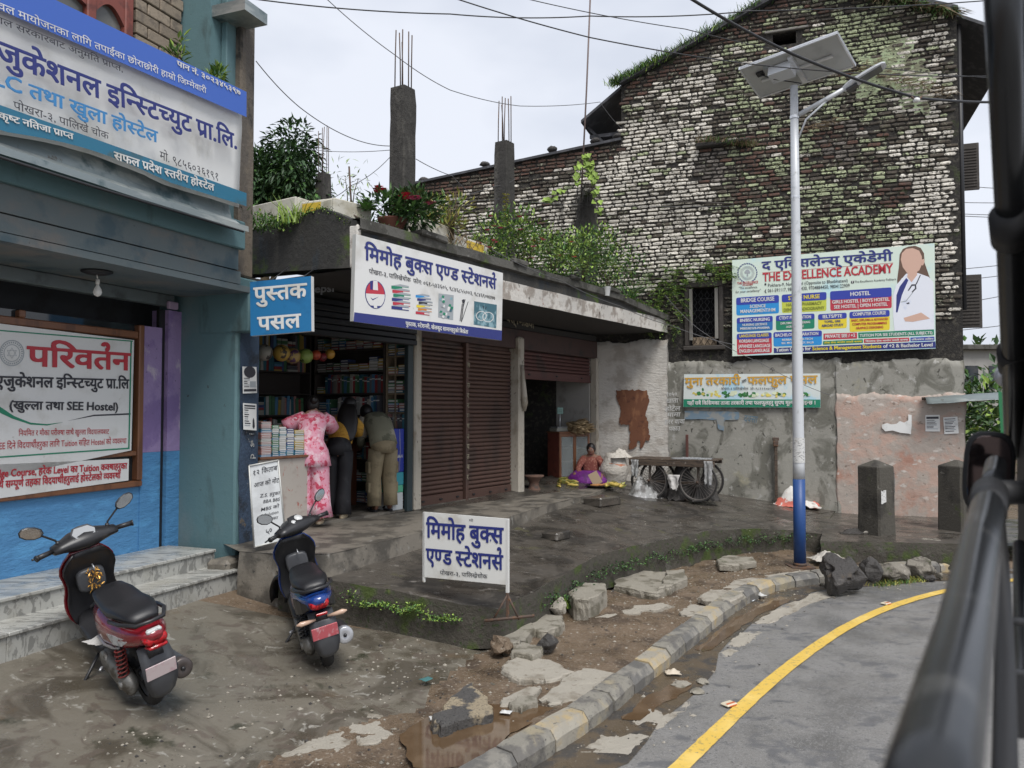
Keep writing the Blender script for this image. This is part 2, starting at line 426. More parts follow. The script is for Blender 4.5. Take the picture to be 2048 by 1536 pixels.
m_canopy_w=mat('peeling_white_fascia',(.64,.61,.56),.85,layers=[((.35,.31,.27),4,.48,.6),((.42,.27,.22),6,.64,.7),((.10,.09,.075),8,.62,.7,(1,1,.5))],bump=[(20,.6,.02),(90,.4,.006)])
m_canopy_d=mat('soot_dark_canopy_concrete',(.038,.037,.034),.8,layers=[((.075,.070,.06),3,.5,.66,(1,1,.25)),((.07,.115,.016),1.9,.56,.66),((.03,.04,.05),5,.55,.7,(1,1,.3))],bump=[(14,.6,.03),(80,.5,.01)])
m_roofconc=mat('weathered_roof_concrete',(.10,.096,.085),.85,layers=[((.05,.048,.04),4,.45,.6),((.08,.12,.03),2,.6,.7),((.17,.165,.15),12,.62,.72)],bump=[(24,.6,.02),(120,.5,.008)])
m_col=mat('blackened_concrete_column',(.045,.042,.038),.9,layers=[((.085,.08,.07),5,.52,.68,(1,1,.3)),((.03,.028,.025),14,.5,.65),((.06,.07,.03),3,.62,.74)],bump=[(22,.8,.02),(110,.6,.008)])
m_rust=mat('rusty_iron',(.085,.058,.045),.75,layers=[((.14,.07,.035),20,.5,.65)])
m_teal=mat('teal_wall_paint',(.10,.185,.20),.7,layers=[((.14,.195,.20),1.6,.5,.7,(1,1,.6)),((.05,.08,.08),2.3,.55,.72,(1,1,.4)),((.045,.045,.04),12,.69,.75)],bump=[(10,.25,.02),(90,.2,.004)])
m_teal_d=mat('faded_grey_teal_paint',(.13,.16,.165),.75,layers=[((.20,.18,.16),1.3,.5,.7,(1,1,2)),((.07,.11,.13),2.2,.5,.68),((.05,.05,.05),14,.68,.75)],bump=[(10,.25,.02),(90,.2,.004)])
m_blue=mat('sky_blue_wall_paint',(.085,.26,.50),.6,layers=[((.06,.13,.17),2.2,.62,.76,(1,1,.5)),((.11,.34,.62),2.4,.5,.68,(1,1,2)),((.05,.16,.32),5,.66,.76,(1,1,3))],bump=[(8,.6,.03,(1,1,3)),(60,.3,.006)])
m_purple=mat('flaking_lilac_paint',(.33,.24,.44),.75,layers=[((.24,.165,.36),2,.48,.6),((.50,.42,.52),5,.60,.68,(1,1,.6)),((.13,.10,.16),17,.64,.72)],bump=[(14,.6,.02),(80,.3,.006)])
m_navy=mat('peeling_navy_paint',(.035,.06,.10),.6,layers=[((.02,.03,.045),4,.5,.62),((.30,.29,.26),8,.66,.70,(1,1,.6),.5),((.12,.10,.075),5,.68,.74)],bump=[(20,.7,.02)])
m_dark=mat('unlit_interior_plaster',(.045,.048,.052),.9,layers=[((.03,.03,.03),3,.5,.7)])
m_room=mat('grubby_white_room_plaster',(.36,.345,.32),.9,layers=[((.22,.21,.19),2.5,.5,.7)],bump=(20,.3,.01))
m_lintel=mat('maroon_lintel_paint',(.075,.045,.04),.7,layers=[((.045,.035,.033),3,.5,.65),((.13,.09,.075),12,.66,.74)],bump=(12,.3,.01))
m_shut=mat('brown_shutter_steel',(.115,.066,.052),.5,metal=.25,layers=[((.075,.05,.042),2.2,.48,.64,(1,1,.5)),((.17,.105,.085),9,.66,.74)],bump=(90,.15,.003))
m_shut_g=mat('grey_shutter_steel',(.17,.20,.205),.5,metal=.3,layers=[((.10,.115,.12),2.5,.5,.66),((.11,.075,.05),5,.66,.72,(.4,.4,2))],bump=(60,.2,.004))
m_wood=mat('varnished_brown_wood',(.20,.085,.04),.4,layers=[((.13,.055,.028),6,.5,.65,(1,1,.2)),((.06,.03,.02),14,.66,.75)],bump=(40,.15,.004))
m_redwood=mat('red_brown_window_wood',(.22,.06,.042),.5,layers=[((.14,.04,.03),8,.5,.66)])
m_glassd=mat('dark_glass',(.02,.025,.028),.06,spec=.7,layers=[((.06,.055,.05),1.4,.5,.7)])
m_tin=mat('weathered_tin',(.27,.31,.31),.42,metal=.55,layers=[((.42,.45,.43),1.5,.5,.62,(1,1,4)),((.12,.10,.08),6,.64,.74),((.10,.15,.16),3,.55,.7)],bump=(30,.2,.006))
m_marble=mat('grey_veined_marble',(.43,.43,.40),.35,layers=[((.24,.24,.225),3,.50,.56,(1,4,2),1.5),((.33,.32,.28),1.6,.5,.7)],bump=(40,.1,.003),rmap=(3,.4,.6,.2,.5))
m_cladding=mat('tan_cladding_stone',(.27,.22,.165),.85,rnd=.22,layers=[((.17,.14,.11),8,.5,.66)],bump=[(40,.7,.01)])
m_black_rail=mat('black_iron',(.018,.018,.02),.5)

# the land: one sheet to the horizon, road, parking slope, mud footway
def park_z(x,y):
 d=(x+3.75)*.934-(y-5.72)*.357
 d=max(-.1,min(d,2.4));t=d/2.4
 return.35*(1-t)**1.5 if t>0 else.35
gr=MB();gr.add([(-1500,-300,-.135),(1500,-300,-.135),(1500,2500,-.135),(-1500,2500,-.135)],[(0,1,2,3)])
tag(gr.build('ground',m_mud),kind='structure')
rd=MB();rd.add([(-4,-40,-.127),(60,-40,-.127),(60,30,-.127),(14,14.5,-.127),(5.2,13.2,-.127),(3.0,12.0,-.127),(-2,4.5,-.127)],[(0,1,2,3,4,5,6)])
tag(rd.build('road',m_asphalt),kind='structure')
KL=[onz(x,y,-.12)for x,y in[(760,1760),(900,1640),(1062,1536),(1194,1456),(1300,1364),(1400,1283),(1451,1237),(1510,1199),(1560,1180),(1603,1172),(1680,1163),(1790,1152),(1900,1143),(2000,1137)]]
def resample(P,step):
 cum=[0]
 for a,b in zip(P,P[1:]):cum.append(cum[-1]+(b-a).length)
 out=[];k=0;d=0
 while d<=cum[-1]:
  while cum[k+1]<d:k+=1
  out.append(P[k].lerp(P[k+1],(d-cum[k])/max(1e-9,cum[k+1]-cum[k])));d+=step
 return out
def smooth(P,it=3):
 for _ in range(it):
  Q=[P[0]]
  for a,b in zip(P,P[1:]):Q+=[a.lerp(b,.25),a.lerp(b,.75)]
  P=Q+[P[-1]]
 return P
KS=smooth(KL,3)
KR=resample(KS,.42)
def kerb_dir(i,P=KR):
 t=(P[min(i+1,len(P)-1)]-P[max(i-1,0)]);t.z=0;t.normalize();return t,Vector((-t.y,t.x,0))
def kerb_side(x,y):
 best=1e9;sd=0
 for a,b in zip(KS[::2],KS[2::2]):
  ab=b-a;t=max(0,min(1,((x-a.x)*ab.x+(y-a.y)*ab.y)/max(1e-9,ab.x**2+ab.y**2)))
  dx,dy=x-(a.x+ab.x*t),y-(a.y+ab.y*t);d=dx*dx+dy*dy
  if d<best:best=d;sd=(ab.x*dy-ab.y*dx)/max(1e-9,math.hypot(ab.x,ab.y));sg=math.copysign(math.sqrt(d),sd)
 return sg
def land_z(x,y):
 ks=kerb_side(x,y)
 if ks<.12:return-.2
 z=park_z(x,y)
 base=z+nz3(x,y,0,.9)*.02
 if ks<2.1 and z<.05:
  w=min(1,max(0,(2.1-ks)/.5));base+=w*(nz3(x,y,3,2.3)*.035+nz3(x,y,5,9)*.012-.035)
 return base-.01
EDGE=[onz(*p,0)for p in[(430,1600),(560,1500),(700,1440),(840,1400),(905,1330),(960,1290),(1010,1270)]]
def is_mud(x,y):
 for a,b in zip(EDGE,EDGE[1:]):
  if min(a.y,b.y)<=y<=max(a.y,b.y):
   t=(y-a.y)/(b.y-a.y);return x>a.x+(b.x-a.x)*t+nz3(x,y,1,3)*.12
 return y>EDGE[-1].y or(y<EDGE[0].y and x>EDGE[0].x-(EDGE[0].y-y)*.6)
N=.06
mbp,mbm=MB(),MB()
gx0,gx1,gy0,gy1=-5.2,8.4,2.6,12.6
nx,ny=int((gx1-gx0)/N),int((gy1-gy0)/N)
vp={};vm_={}
def gv(mb,dct,i,j):
 k=(i,j)
 if k not in dct:dct[k]=len(mb.v);x,y=gx0+i*N,gy0+j*N;mb.v.append(Vector((x,y,zc(i,j))))
 return dct[k]
zcache={}
def zc(i,j):
 if(i,j)not in zcache:zcache[i,j]=land_z(gx0+i*N,gy0+j*N)
 return zcache[i,j]
for i in range(nx):
 for j in range(ny):
  x,y=gx0+(i+.5)*N,gy0+(j+.5)*N
  if abs(x)>y*.80+1.0:continue
  if y>9.5 and x<2.0:continue
  if max(zc(i,j),zc(i+1,j),zc(i,j+1),zc(i+1,j+1))<-.15:continue
  mud=is_mud(x,y);mb,d=(mbm,vm_)if mud else(mbp,vp)
  mb.f.append([gv(mb,d,i,j),gv(mb,d,i+1,j),gv(mb,d,i+1,j+1),gv(mb,d,i,j+1)]);mb.mi.append(0);mb.sm.append(True)
tag(mbp.build('parking_pavement',m_conc,recalc=False),kind='structure')
tag(mbm.build('footway',m_mud,recalc=False),kind='structure')
gs=MB();L=[]
for i,p in enumerate(KS[::3]):
 t,nn=kerb_dir(min(i*3,len(KS)-1),KS);w=.34+.16*nz3(p.x,p.y,2,1.2)+.05*nz3(p.x,p.y,4,6)
 L+=[(p.x+nn.x*.05,p.y+nn.y*.05,-.1225),(p.x-nn.x*w,p.y-nn.y*w,-.1225)]
gs.add(L,[(2*i,2*i+1,2*i+3,2*i+2)for i in range(len(L)//2-1)])
tag(gs.build('gutter',m_gutter),kind='structure')
YL=smooth([onz(x,y,-.12)for x,y in[(1130,1760),(1250,1640),(1358,1536),(1400,1495),(1460,1437),(1535,1367),(1610,1307),(1700,1248),(1790,1208),(1905,1177),(2040,1158)]],3)
yl=MB();L=[]
for i,p in enumerate(YL):
 t,nn=kerb_dir(i,YL);w=.058
 a=w+.006*nz3(p.x,p.y,2,14);b=w+.006*nz3(p.x,p.y,9,14)
 L+=[(p.x+nn.x*a,p.y+nn.y*a,-.1185),(p.x-nn.x*b,p.y-nn.y*b,-.1185)]
yl.add(L,[(2*i,2*i+1,2*i+3,2*i+2)for i in range(len(L)//2-1)])
tag(yl.build('road_line',m_yellow),kind='structure')
kerb=thing('kerb','curving kerb of worn concrete stones with faded yellow and black paint beside the road','kerb')
kerb['kind']='structure';del kerb['category']
km=[m_kerb_y,m_kerb,m_kerb_k,m_kerb,m_kerb_y,m_kerb,m_kerb,m_kerb_k]
for i in range(len(KR)-1):
 a,b=KR[i],KR[i+1];d=(b-a);L=d.length;ang=math.atan2(d.y,d.x)
 if a.y>12.6:break
 mb=MB();lo=.006;pr=[(0,-.02),(-.0,.10),(.045,.155),(.175,.16),(.175,-.02)]
 jz=random.uniform(-.008,.008);ns=6
 secs=[]
 for k in range(ns+1):
  xx=lo+(L-2*lo)*k/ns;e=.010 if k in(0,ns)else 0
  secs.append([(xx,py_+e+nz3(a.x+xx,py_*3,pz_*5,5)*.008,pz_-e+jz+nz3(a.x+xx*2,py_*4,pz_,4)*.007)for py_,pz_ in pr])
 mb.loft(secs,smooth=False)
 o=mb.build('kerb_stone',[km[i%8]],parent=kerb)
 o.location=(a.x,a.y,-.135);o.rotation_euler=(0,random.uniform(-.01,.01),ang+random.uniform(-.012,.012))

# raised platform in front of the shops (sloping), its mossy wall, and the plinth
import numpy as np
_A=[((-1.26,8.6),.54),((-.065,7.3),.285),((4.1,14.9),.50),((5.7,14.3),.33),((3.1,11.4),.36)]
_M=np.array([[1,p[0],p[1]]for p,_ in _A]);_c=np.linalg.lstsq(_M,np.array([z for _,z in _A]),rcond=None)[0]
def plat_z(x,y):return float(_c[0]+_c[1]*x+_c[2]*y)
def on_plat(px,py):
 z=.4
 for _ in range(8):p=onz(px,py,z);z=plat_z(p.x,p.y)
 return Vector((p.x,p.y,z))
OUT=[on_plat(*p)for p in[(560,1148),(676,1163),(805,1186),(945,1212),(1008,1217),(1100,1165),(1199,1110),(1263,1093),(1364,1074),(1413,1062),(1500,1057),(1583,1060),(1643,1068),(1672,1018)]]
INN=[FA(1.9,.1,0),FA(-3.2,.1,0),ST(-3.0,0,0)]
poly=OUT+[Vector((p.x,p.y,plat_z(p.x,p.y)))for p in INN]
def inpoly(x,y,P):
 c=False;j=len(P)-1
 for i in range(len(P)):
  a,b=P[i],P[j]
  if(a[1]>y)!=(b[1]>y)and x<(b[0]-a[0])*(y-a[1])/(b[1]-a[1])+a[0]:c=not c
  j=i
 return c
def subd(P,n):return[a.lerp(b,k/n)for a,b in zip(P,P[1:])for k in range(n)]+[P[-1]]
OS=subd(OUT,5)
for k,p in enumerate(OS):
 p.x+=nz3(p.x,p.y,1,3)*.035;p.y+=nz3(p.x,p.y,7,3)*.035;p.z=plat_z(p.x,p.y)+nz3(p.x,p.y,4,3)*.012
pm=MB()
pts=OS+[Vector((p.x,p.y,plat_z(p.x,p.y)))for p in INN]
pm.add(pts,[tuple(range(len(pts)))],0)
wl_=[]
for k,p in enumerate(OS):
 for h in range(5):
  t=h/4;zz=p.z*(1-t)+(-.05)*t
  j=.0 if h==0 else nz3(p.x*3,p.y*3,zz*6,1.2)*.035+(.012 if h<4 else.03)
  wl_.append((p,zz,j))
wv=[]
for k in range(len(OS)):
 a=OS[max(k-1,0)];b=OS[min(k+1,len(OS)-1)];t=(b-a);t.z=0;t.normalize();nn=Vector((t.y,-t.x,0))
 for h in range(5):
  p,zz,j=wl_[k*5+h];wv.append((p.x+nn.x*j,p.y+nn.y*j,zz))
pm.add(wv,[(k*5+h,(k+1)*5+h,(k+1)*5+h+1,k*5+h+1)for k in range(len(OS)-1)for h in range(4)],1,True)
plat=pm.build('platform',[m_plat,m_moss_wall]);tag(plat,kind='structure')
PE=[onz(*p,.72)for p in[(478,1103),(560,1108),(660,1108),(795,1076),(845,1064),(1014,1035),(1089,1011),(1143,998),(1182,989),(1240,966),(1275,962)]]
PS=subd(PE,4)
for p in PS:p.x+=nz3(p.x,p.y,1,4)*.02;p.y+=nz3(p.x,p.y,7,4)*.02
back=[FA(-1.9,.1,.72),ST(5.3,.25,.72),ST(-3.2,.25,.72)]
q=MB();pts=PS+back;q.add(pts,[tuple(range(len(pts)))],0)
wv=[]
for k,p in enumerate(PS):
 a=PS[max(k-1,0)];b=PS[min(k+1,len(PS)-1)];t=(b-a);t.z=0;t.normalize();nn=Vector((t.y,-t.x,0))
 for h in range(4):
  zz=.72-h/3*.62;j=[0,.012,.02,.03][h]+nz3(p.x*3,p.y*3,zz*5)*.015
  wv.append((p.x+nn.x*j,p.y+nn.y*j,zz))
q.add(wv,[(k*4+h,(k+1)*4+h,(k+1)*4+h+1,k*4+h+1)for k in range(len(PS)-1)for h in range(3)],0,True)
tag(q.build('plinth',m_plinth),kind='structure')
T2=[onz(*p,.27)for p in[(1640,1082),(1760,1084),(1900,1087),(1990,1090)]]
T2s=subd(T2,6);back=[FA(6.5,.1,.27),FA(1.7,.1,.27)]
q=MB();pts=T2s+back;q.add(pts,[tuple(range(len(pts)))],0)
wv=[]
for k,p in enumerate(T2s):
 for h in range(5):
  zz=.27-h/4*.36;wv.append((p.x,p.y-(0 if h==0 else.02+nz3(p.x*3,2,zz*6)*.04),zz))
q.add(wv,[(k*5+h,(k+1)*5+h,(k+1)*5+h+1,k*5+h+1)for k in range(len(T2s)-1)for h in range(4)],1,True)
tag(q.build('terrace',[m_plat,m_moss_wall]),kind='structure')

# brick gable house (frame FA)
house=thing('brick_house','tall old brick gable wall, whitewashed left, mossy green right, painted plaster below','house',m=FA.m)
SL,SR=FA.px(806,600)[0],3.92
AP=(1.5,10.17);EL,ER=(-2.09,8.69),(3.92,9.12)
LWR=[FA.px(806,374),FA.px(835,366),FA.px(1040,322),FA.px(1250,280)]
def top_z(s):
 if s<-2.09:
  a,b=LWR[0],LWR[-1];return a[1]+(b[1]-a[1])*(s-a[0])/(b[0]-a[0])
 if s<AP[0]:return EL[1]+(AP[1]-EL[1])*(s-EL[0])/(AP[0]-EL[0])
 return AP[1]+(ER[1]-AP[1])*(s-AP[0])/(ER[0]-AP[0])
wn0,wn1=FA.px(1378,690),FA.px(1438,572)
WIN=(wn0[0]-.02,wn1[0]+.02,wn0[1]-.02,wn1[1])
a0,a1=FA.px(1546,93),FA.px(1592,62)
ATT=(a0[0],a1[0],a0[1],a1[1])
h0=FA.px(1818,382);h1=FA.px(1809,401)
HOLES=[(h0[0]-.04,h0[0]+.04,h0[1]-.05,h0[1]+.05),(h1[0]-.04,h1[0]+.04,h1[1]-.04,h1[1]+.04)]
mb=MB();xs=sorted({SL,-2.09,AP[0],SR,WIN[0],WIN[1],ATT[0],ATT[1]}|{SL+k*.6 for k in range(19)})
for x0,x1 in zip(xs,xs[1:]):
 if x1-x0<1e-4:continue
 xm=(x0+x1)/2;cuts=[]
 for O in(WIN,ATT):
  if O[0]<=xm<=O[1]:cuts.append((O[2],O[3]))
 z0=-.1
 for c in sorted(cuts):mb.box(x0,x1,0,.35,z0,c[0]);z0=c[1]
 e=1e-4
 mb.add([(x0,0,z0),(x1,0,z0),(x1,0,top_z(x1-e)),(x0,0,top_z(x0+e)),(x0,.35,z0),(x1,.35,z0),(x1,.35,top_z(x1-e)),(x0,.35,top_z(x0+e))],[(0,1,2,3),(7,6,5,4),(3,2,6,7),(0,4,5,1),(0,3,7,4),(1,5,6,2)])
mb.box(SR-.35,SR,.35,7,-.1,ER[1])
mb.build('wall',m_mortar,house)
def brick_mesh(seed,L,H,cm):
 rr=random.Random(seed);mb=MB();c=min(L,H)*rr.uniform(.2,.42)
 def ring(y,sh):
  P=[]
  a,b=L/2-sh,H/2-sh
  for(x,z)in[(-a,-b+c),(-a+c,-b),(a-c,-b),(a,-b+c),(a,b-c),(a-c,b),(-a+c,b),(-a,b-c)]:
   P.append((x+rr.uniform(-.012,.012),y+rr.uniform(-.004,.004),z+rr.uniform(-.006,.006)))
  return P
 mb.loft([ring(.03,0),ring(-.010,.002),ring(-.019,.010)],smooth=False)
 return mb
rng=random.Random(11)
BR=[]
CH=.0765;bl=.232;bh=.055
def cls(x,z):
 t=top_z(x)-z;n1=nz3(x,z,0,1.3);n2=nz3(x,z,5,3.2);n3=nz3(x,z,9,.55)
 r=rng.random()
 if t<.34+.25*n1 and x<1.2:return 'r' if r<.62 else 'd'
 if-.62<x<.02 and 6.55<z<7.35:return 'g' if r<.62 else('r' if r<.75 else 'd')
 if 1.55<x<2.35 and 6.6<z<7.45:return 'r' if(r<.28)else('g' if r<.62 else 'd')
 if 2.6<x<3.1 and abs(z-5.98)<.22 and r<.7:return 'r'
 zz=(z-4.6)
 if z<4.55+.3*n1 and x>-2.2:
  return 'd' if r<(.93 if x<2.9 else.5)else('w' if x>2.8 else 'l')
 if x<-3.4:
  w=.30+.4*n1+.5*n2+min(.62,max(0,t-.3)*.5);return 'w' if r<w else('d' if rng.random()<.93 else 'r')
 if x<-.25+.5*n2:
  w=.92+.7*min(0,n1+.05)+.3*n2
  if t<.8:w-=.25
  return 'w' if r<w else('d' if r<.94 else 'l')
 if x>2.85+.3*n2:
  w=.82+.9*n1-(.35 if z>8.2 else 0);return 'w' if r<w*.8 else('l' if r<w*.8+.1 else 'd')
 if x>1.9 and z>7.7 and n1>-.16:return 'l' if r<.8 else 'd'
 w=.47+.45*n1+.6*n2+(.10 if z<6.3 else 0)
 if r<w:return 'l' if rng.random()<.86 else 'w'
 return 'r' if rng.random()<.10+.45*max(0,n3)else 'd'
row=0;z=3.75
while z<10.2:
 x=SL+(row%2)*bl*.5+rng.uniform(-.03,.03)
 while x<SR-.04:
  L=bl*rng.uniform(.86,1.06)if rng.random()>.22 else bl*.5
  cx=x+L/2;cz=z+nz3(cx,z,3,.7)*.02
  ok=cz+.03<top_z(cx)-.01 and x+L<SR+.02
  if cz<3.6:ok=False
  for O in(WIN,ATT):
   if O[0]-L/2-.03<cx<O[1]+L/2+.03 and O[2]-.045<cz<O[3]+.045:ok=False
  for O in HOLES:
   if O[0]<cx+L*.4 and O[1]>cx-L*.4 and O[2]<cz<O[3]:ok=False
  if x<SL+.05:ok=False
  if ok and rng.random()>.012:BR.append((cx,cz,L-.018,cls(cx,cz)))
  x+=L
 z+=CH;row+=1
BM={'w':m_bw,'l':m_bl,'d':m_bd,'r':m_br,'g':m_bg}
def worldpos(b):return FA(b[0],0,b[1])
def key(b):
 p=worldpos(b);return b[2]/p.y+(-.05 if b[3]=='d' else 0)+(.0 if b[2]>.15 else-1)
bb0=FA.px(1462,714);bb1=FA.px(1875,486)
vis=[b for b in BR if not(bb0[0]-.05<b[0]<bb1[0]+.05 and bb0[1]-.1<b[1]<bb1[1]+.12)and b[1]>4.6]
vis.sort(key=key,reverse=True);single=set(id(b)for b in vis[:290])
protos={}
MEX={}
for b in BR:
 if id(b)in single:
  k=(b[3],rng.randrange(4))
  if k not in protos:
   o=brick_mesh(hash(k)&255,.214,bh,0).build('brick',BM[b[3]],house);protos[k]=o.data
  else:
   o=bpy.data.objects.new('brick',protos[k]);COL.objects.link(o);o.parent=house
  o.location=(b[0],-.004+rng.uniform(-.006,.004),b[1]);o.rotation_euler=(rng.uniform(-.04,.04),rng.uniform(-.02,.02),rng.uniform(-.03,.03));o.scale=(b[2]/.214,1,1)
mbk=MB();order=['w','l','d','r','g']
for i,b in enumerate(BR):
 if id(b)in single:continue
 q=brick_mesh(i,b[2],bh*rng.uniform(.78,1.12),0)
 mbk.add(q.v,q.f,order.index(b[3]),False,Matrix.Translation((b[0],-.004+rng.uniform(-.008,.006),b[1]))@Matrix.Rotation(rng.uniform(-.035,.035),4,'Y'))
tag(mbk.build('brickwork',[BM[k]for k in order],house),kind='stuff')
def patch(mb,cx,cz,rx,rz,y,mi=0,seed=0,n=34,jag=.25):
 P=[]
 for k in range(n):
  a=2*math.pi*k/n;r=1+jag*nz3(math.cos(a)*1.5,math.sin(a)*1.5,seed,1.6)+.08*nz3(math.cos(a)*6,math.sin(a)*6,seed,1)
  P.append((cx+rx*r*math.cos(a),cz+rz*r*math.sin(a)))
 Q=[(cx+(p[0]-cx)*.97,cz+(p[1]-cz)*.97)for p in P]
 b=[(p[0],.0,p[1])for p in P];f=[(p[0],-y,p[1])for p in Q]
 mb.add(b+f,[(k,(k+1)%n,n+(k+1)%n,n+k)for k in range(n)]+[tuple(range(n,2*n))],mi)
m_lime=mat('lime_plaster_high',(.36,.43,.26),.9,layers=[((.20,.2,.13),3,.46,.58),((.05,.05,.04),7,.58,.68,(1,1,.4)),((.22,.15,.09),2.5,.62,.74)],bump=[(12,.8,.03),(60,.6,.01)])
m_greyp=mat('thin_grey_mortar_wash',(.2,.19,.17),.9,layers=[((.10,.09,.08),5,.46,.56),((.2,.10,.075),7,.6,.7)],bump=[(16,1,.03,(1,1,3))])
for cx_,cz_,rx_,rz_,th_,mm_,sd_,jg_ in((2.9,8.28,.62,.42,.019,m_lime,3,.75),(3.3,7.75,.26,.34,.018,m_lime,9,.8)):
 pb=MB();patch(pb,cx_,cz_,rx_,rz_,th_,0,sd_,jag=jg_);pb.build('plaster_patch',mm_,house)
def sheet(name,m,xa,xb,ztop,y,seed,zbot=-.1,amp=.07,mats=None):
 n=90;top=[];bot=[]
 for k in range(n+1):
  x=xa+(xb-xa)*k/n;top.append((x,ztop(x)+amp*nz3(x,seed,0,2.2)+amp*.5*nz3(x,seed,4,9)))
 rows=26;vs=[]
 for r in range(rows+1):
  for k in range(n+1):
   x,zt=top[k];zz=zbot+(zt-zbot)*r/rows
   jx=0
   if k==n:jx=.05*nz3(zz,seed,1,2)+.02*nz3(zz,seed,3,9)
   if k==0:jx=.05*nz3(zz,seed,5,2)
   vs.append((x+jx,-y-.014*nz3(x,zz,seed,1.7)-.004*nz3(x,zz,seed,9),zz))
 W=n+1;fs=[(r*W+k,r*W+k+1,(r+1)*W+k+1,(r+1)*W+k)for r in range(rows)for k in range(n)]
 q=MB();q.add(vs,fs,0,True)
 rim=[rows*W+k for k in range(n+1)];b=len(q.v)
 q.v+=[Vector((vs[i][0],.01,vs[i][2]+.01))for i in rim];q.f+=[[rim[k],rim[k+1],b+k+1,b+k]for k in range(n)];q.mi+=[0]*n;q.sm+=[False]*n
 for col in(0,n):
  e=[r*W+col for r in range(rows+1)];b=len(q.v)
  q.v+=[Vector((vs[i][0],.01,vs[i][2]))for i in e];q.f+=[[e[r],e[r+1],b+r+1,b+r]for r in range(rows)];q.mi+=[0]*rows;q.sm+=[False]*rows
 return q.build(name,m,house,recalc=False)
zg=FA.px(1500,722)[1]
xw1=FA.px(1337,800)[0];xp=FA.px(1673,900)[0]
wcut=lambda x:FA.px(1330,718)[1]
sheet('plaster_coat',m_pl_g,xw1-.12,xp+.1,lambda x:zg if x>-1.1 else zg-.0,.032,1)['label']='grey cement plaster coat'
sheet('plaster_coat',m_pl_p,xp,SR,lambda x:FA.px(1760,790)[1]+(.28 if x>2.9 else 0)*0,.052,2)['label']='salmon pink plaster coat'
sheet('plaster_coat',m_pl_g,xp,SR,lambda x:zg-.05,.036,6)['label']='grey plaster above the pink coat'
sheet('plaster_coat',m_pl_w,-2.75,xw1,lambda x:3.5,.05,3,amp=.04)['label']='whitewashed plaster coat'
m_brown=mat('brown_paint_daub',(.16,.062,.03),.7,layers=[((.24,.105,.05),6,.52,.64,(1,1,.5)),((.10,.035,.02),9,.55,.7)])
m_fblue=mat('faded_blue_paint',(.16,.23,.29),.85,layers=[((.26,.27,.26),7,.5,.6)])
m_chalk=mat('chalk',(.62,.62,.60),.9)
m_chalkd=mat('charcoal_scrawl',(.10,.17,.22),.9)
def ragged(px_pts,seed,amp=1.6,n=8):
 out=[]
 for i in range(len(px_pts)):
  a=px_pts[i];b=px_pts[(i+1)%len(px_pts)]
  for k in range(n):
   t=k/n;x=a[0]+(b[0]-a[0])*t;y=a[1]+(b[1]-a[1])*t
   out.append((x+amp*nz3(x,y,seed,.22),y+amp*nz3(x,y,seed+5,.22)))
 return out
q=MB()
poly_px(q,FA,.072,ragged([(1232,781),(1262,779),(1293,781),(1300,800),(1296,812),(1290,832),(1296,842),(1298,868),(1300,880),(1260,884),(1258,850),(1242,850),(1238,845),(1242,820),(1234,800)],3,2.6),lift=0)
poly_px(q,FA,.072,ragged([(1262,881),(1275,881),(1274,892),(1268,897),(1258,899),(1257,890)],3,1.2,4),lift=.0004)
poly_px(q,FA,.072,ragged([(1281,880),(1292,878),(1285,896),(1280,897)],3,1,4),lift=.0008)
q.build('paint_daub',m_brown,house,recalc=False)
q=MB();poly_px(q,FA,.050,ragged([(1369,820),(1478,824),(1478,840),(1369,838)],2,2),lift=0);poly_px(q,FA,.050,ragged([(1434,838),(1450,838),(1447,862),(1437,860)],2,2),lift=.0004)
q.build('faded_paint_band',m_fblue,house,recalc=False)
q=MB()
for t,x,y,w in[('१०५०',1332,793,22),('खाता',1332,806,24),('होटेल',1330,822,30),('मामा',1334,834,26),('हरर वावा',1329,848,40),('पकाउ',1338,862,22)]:
 letters_px(q,FA,.052,t,(x,y),(x+w,y-1),9,'r',0,.15)
q.build('chalk_writing',m_chalk,house,recalc=False)
q=MB();letters_px(q,FA,.052,'दक्सा',(1487,843),(1514,846),14,'r',0,.1);q.build('scrawled_writing',m_chalkd,house,recalc=False)
x0,x1,z0,z1=WIN
q=MB()
q.bbox(x0-.05,x1+.05,-.055,.12,z1-.01,z1+.09,.012);q.bbox(x0-.06,x0+.03,-.05,.12,z0,z1-.012,.012);q.bbox(x1-.03,x1+.06,-.05,.12,z0,z1-.012,.012);q.bbox(x0-.09,x1+.09,-.085,.12,z0-.09,z0-.002,.015)
m_oldwood=mat('soot_black_wood',(.045,.038,.032),.7,layers=[((.09,.08,.07),8,.55,.68,(1,1,.2))],bump=(30,.5,.01))
wfr=q.build('window',m_oldwood,house);wfr['label']='small window with old timber frame and wire grille'
q=MB();q.bbox(x0+.035,x0+.10,-.075,-.04,z0+.10,z1-.04,.006);q.bbox(x1-.10,x1-.035,-.075,-.04,z0+.12,z1-.04,.006)
m_palewood=mat('grey_weathered_wood',(.20,.19,.17),.75,layers=[((.09,.085,.08),7,.5,.65,(1,1,.3))])
q.build('frame_post',m_palewood,wfr)
q=MB()
for k in range(4):
 xx=x0+.13+(x1-x0-.26)*k/3
 for s_ in(-1,1):
  q.tube([(xx+s_*.045*math.cos(t*math.pi*1.0),.03,z0+.02+(z1-z0-.04)*t/8)for t in range(9)],.005,4)
for k in range(1,5):q.tube([(x0+.04,.035,z0+(z1-z0)*k/5),(x1-.04,.035,z0+(z1-z0)*k/5)],.005,4)
q.build('grille',m_black_rail,wfr)
q=MB();q.bbox(x0+.08,x1-.08,.045,.075,z0+.01,z0+.17,.005);q.build('sill_board',mat('tan_board',(.25,.19,.13),.8,layers=[((.12,.09,.06),9,.5,.65)]),wfr)
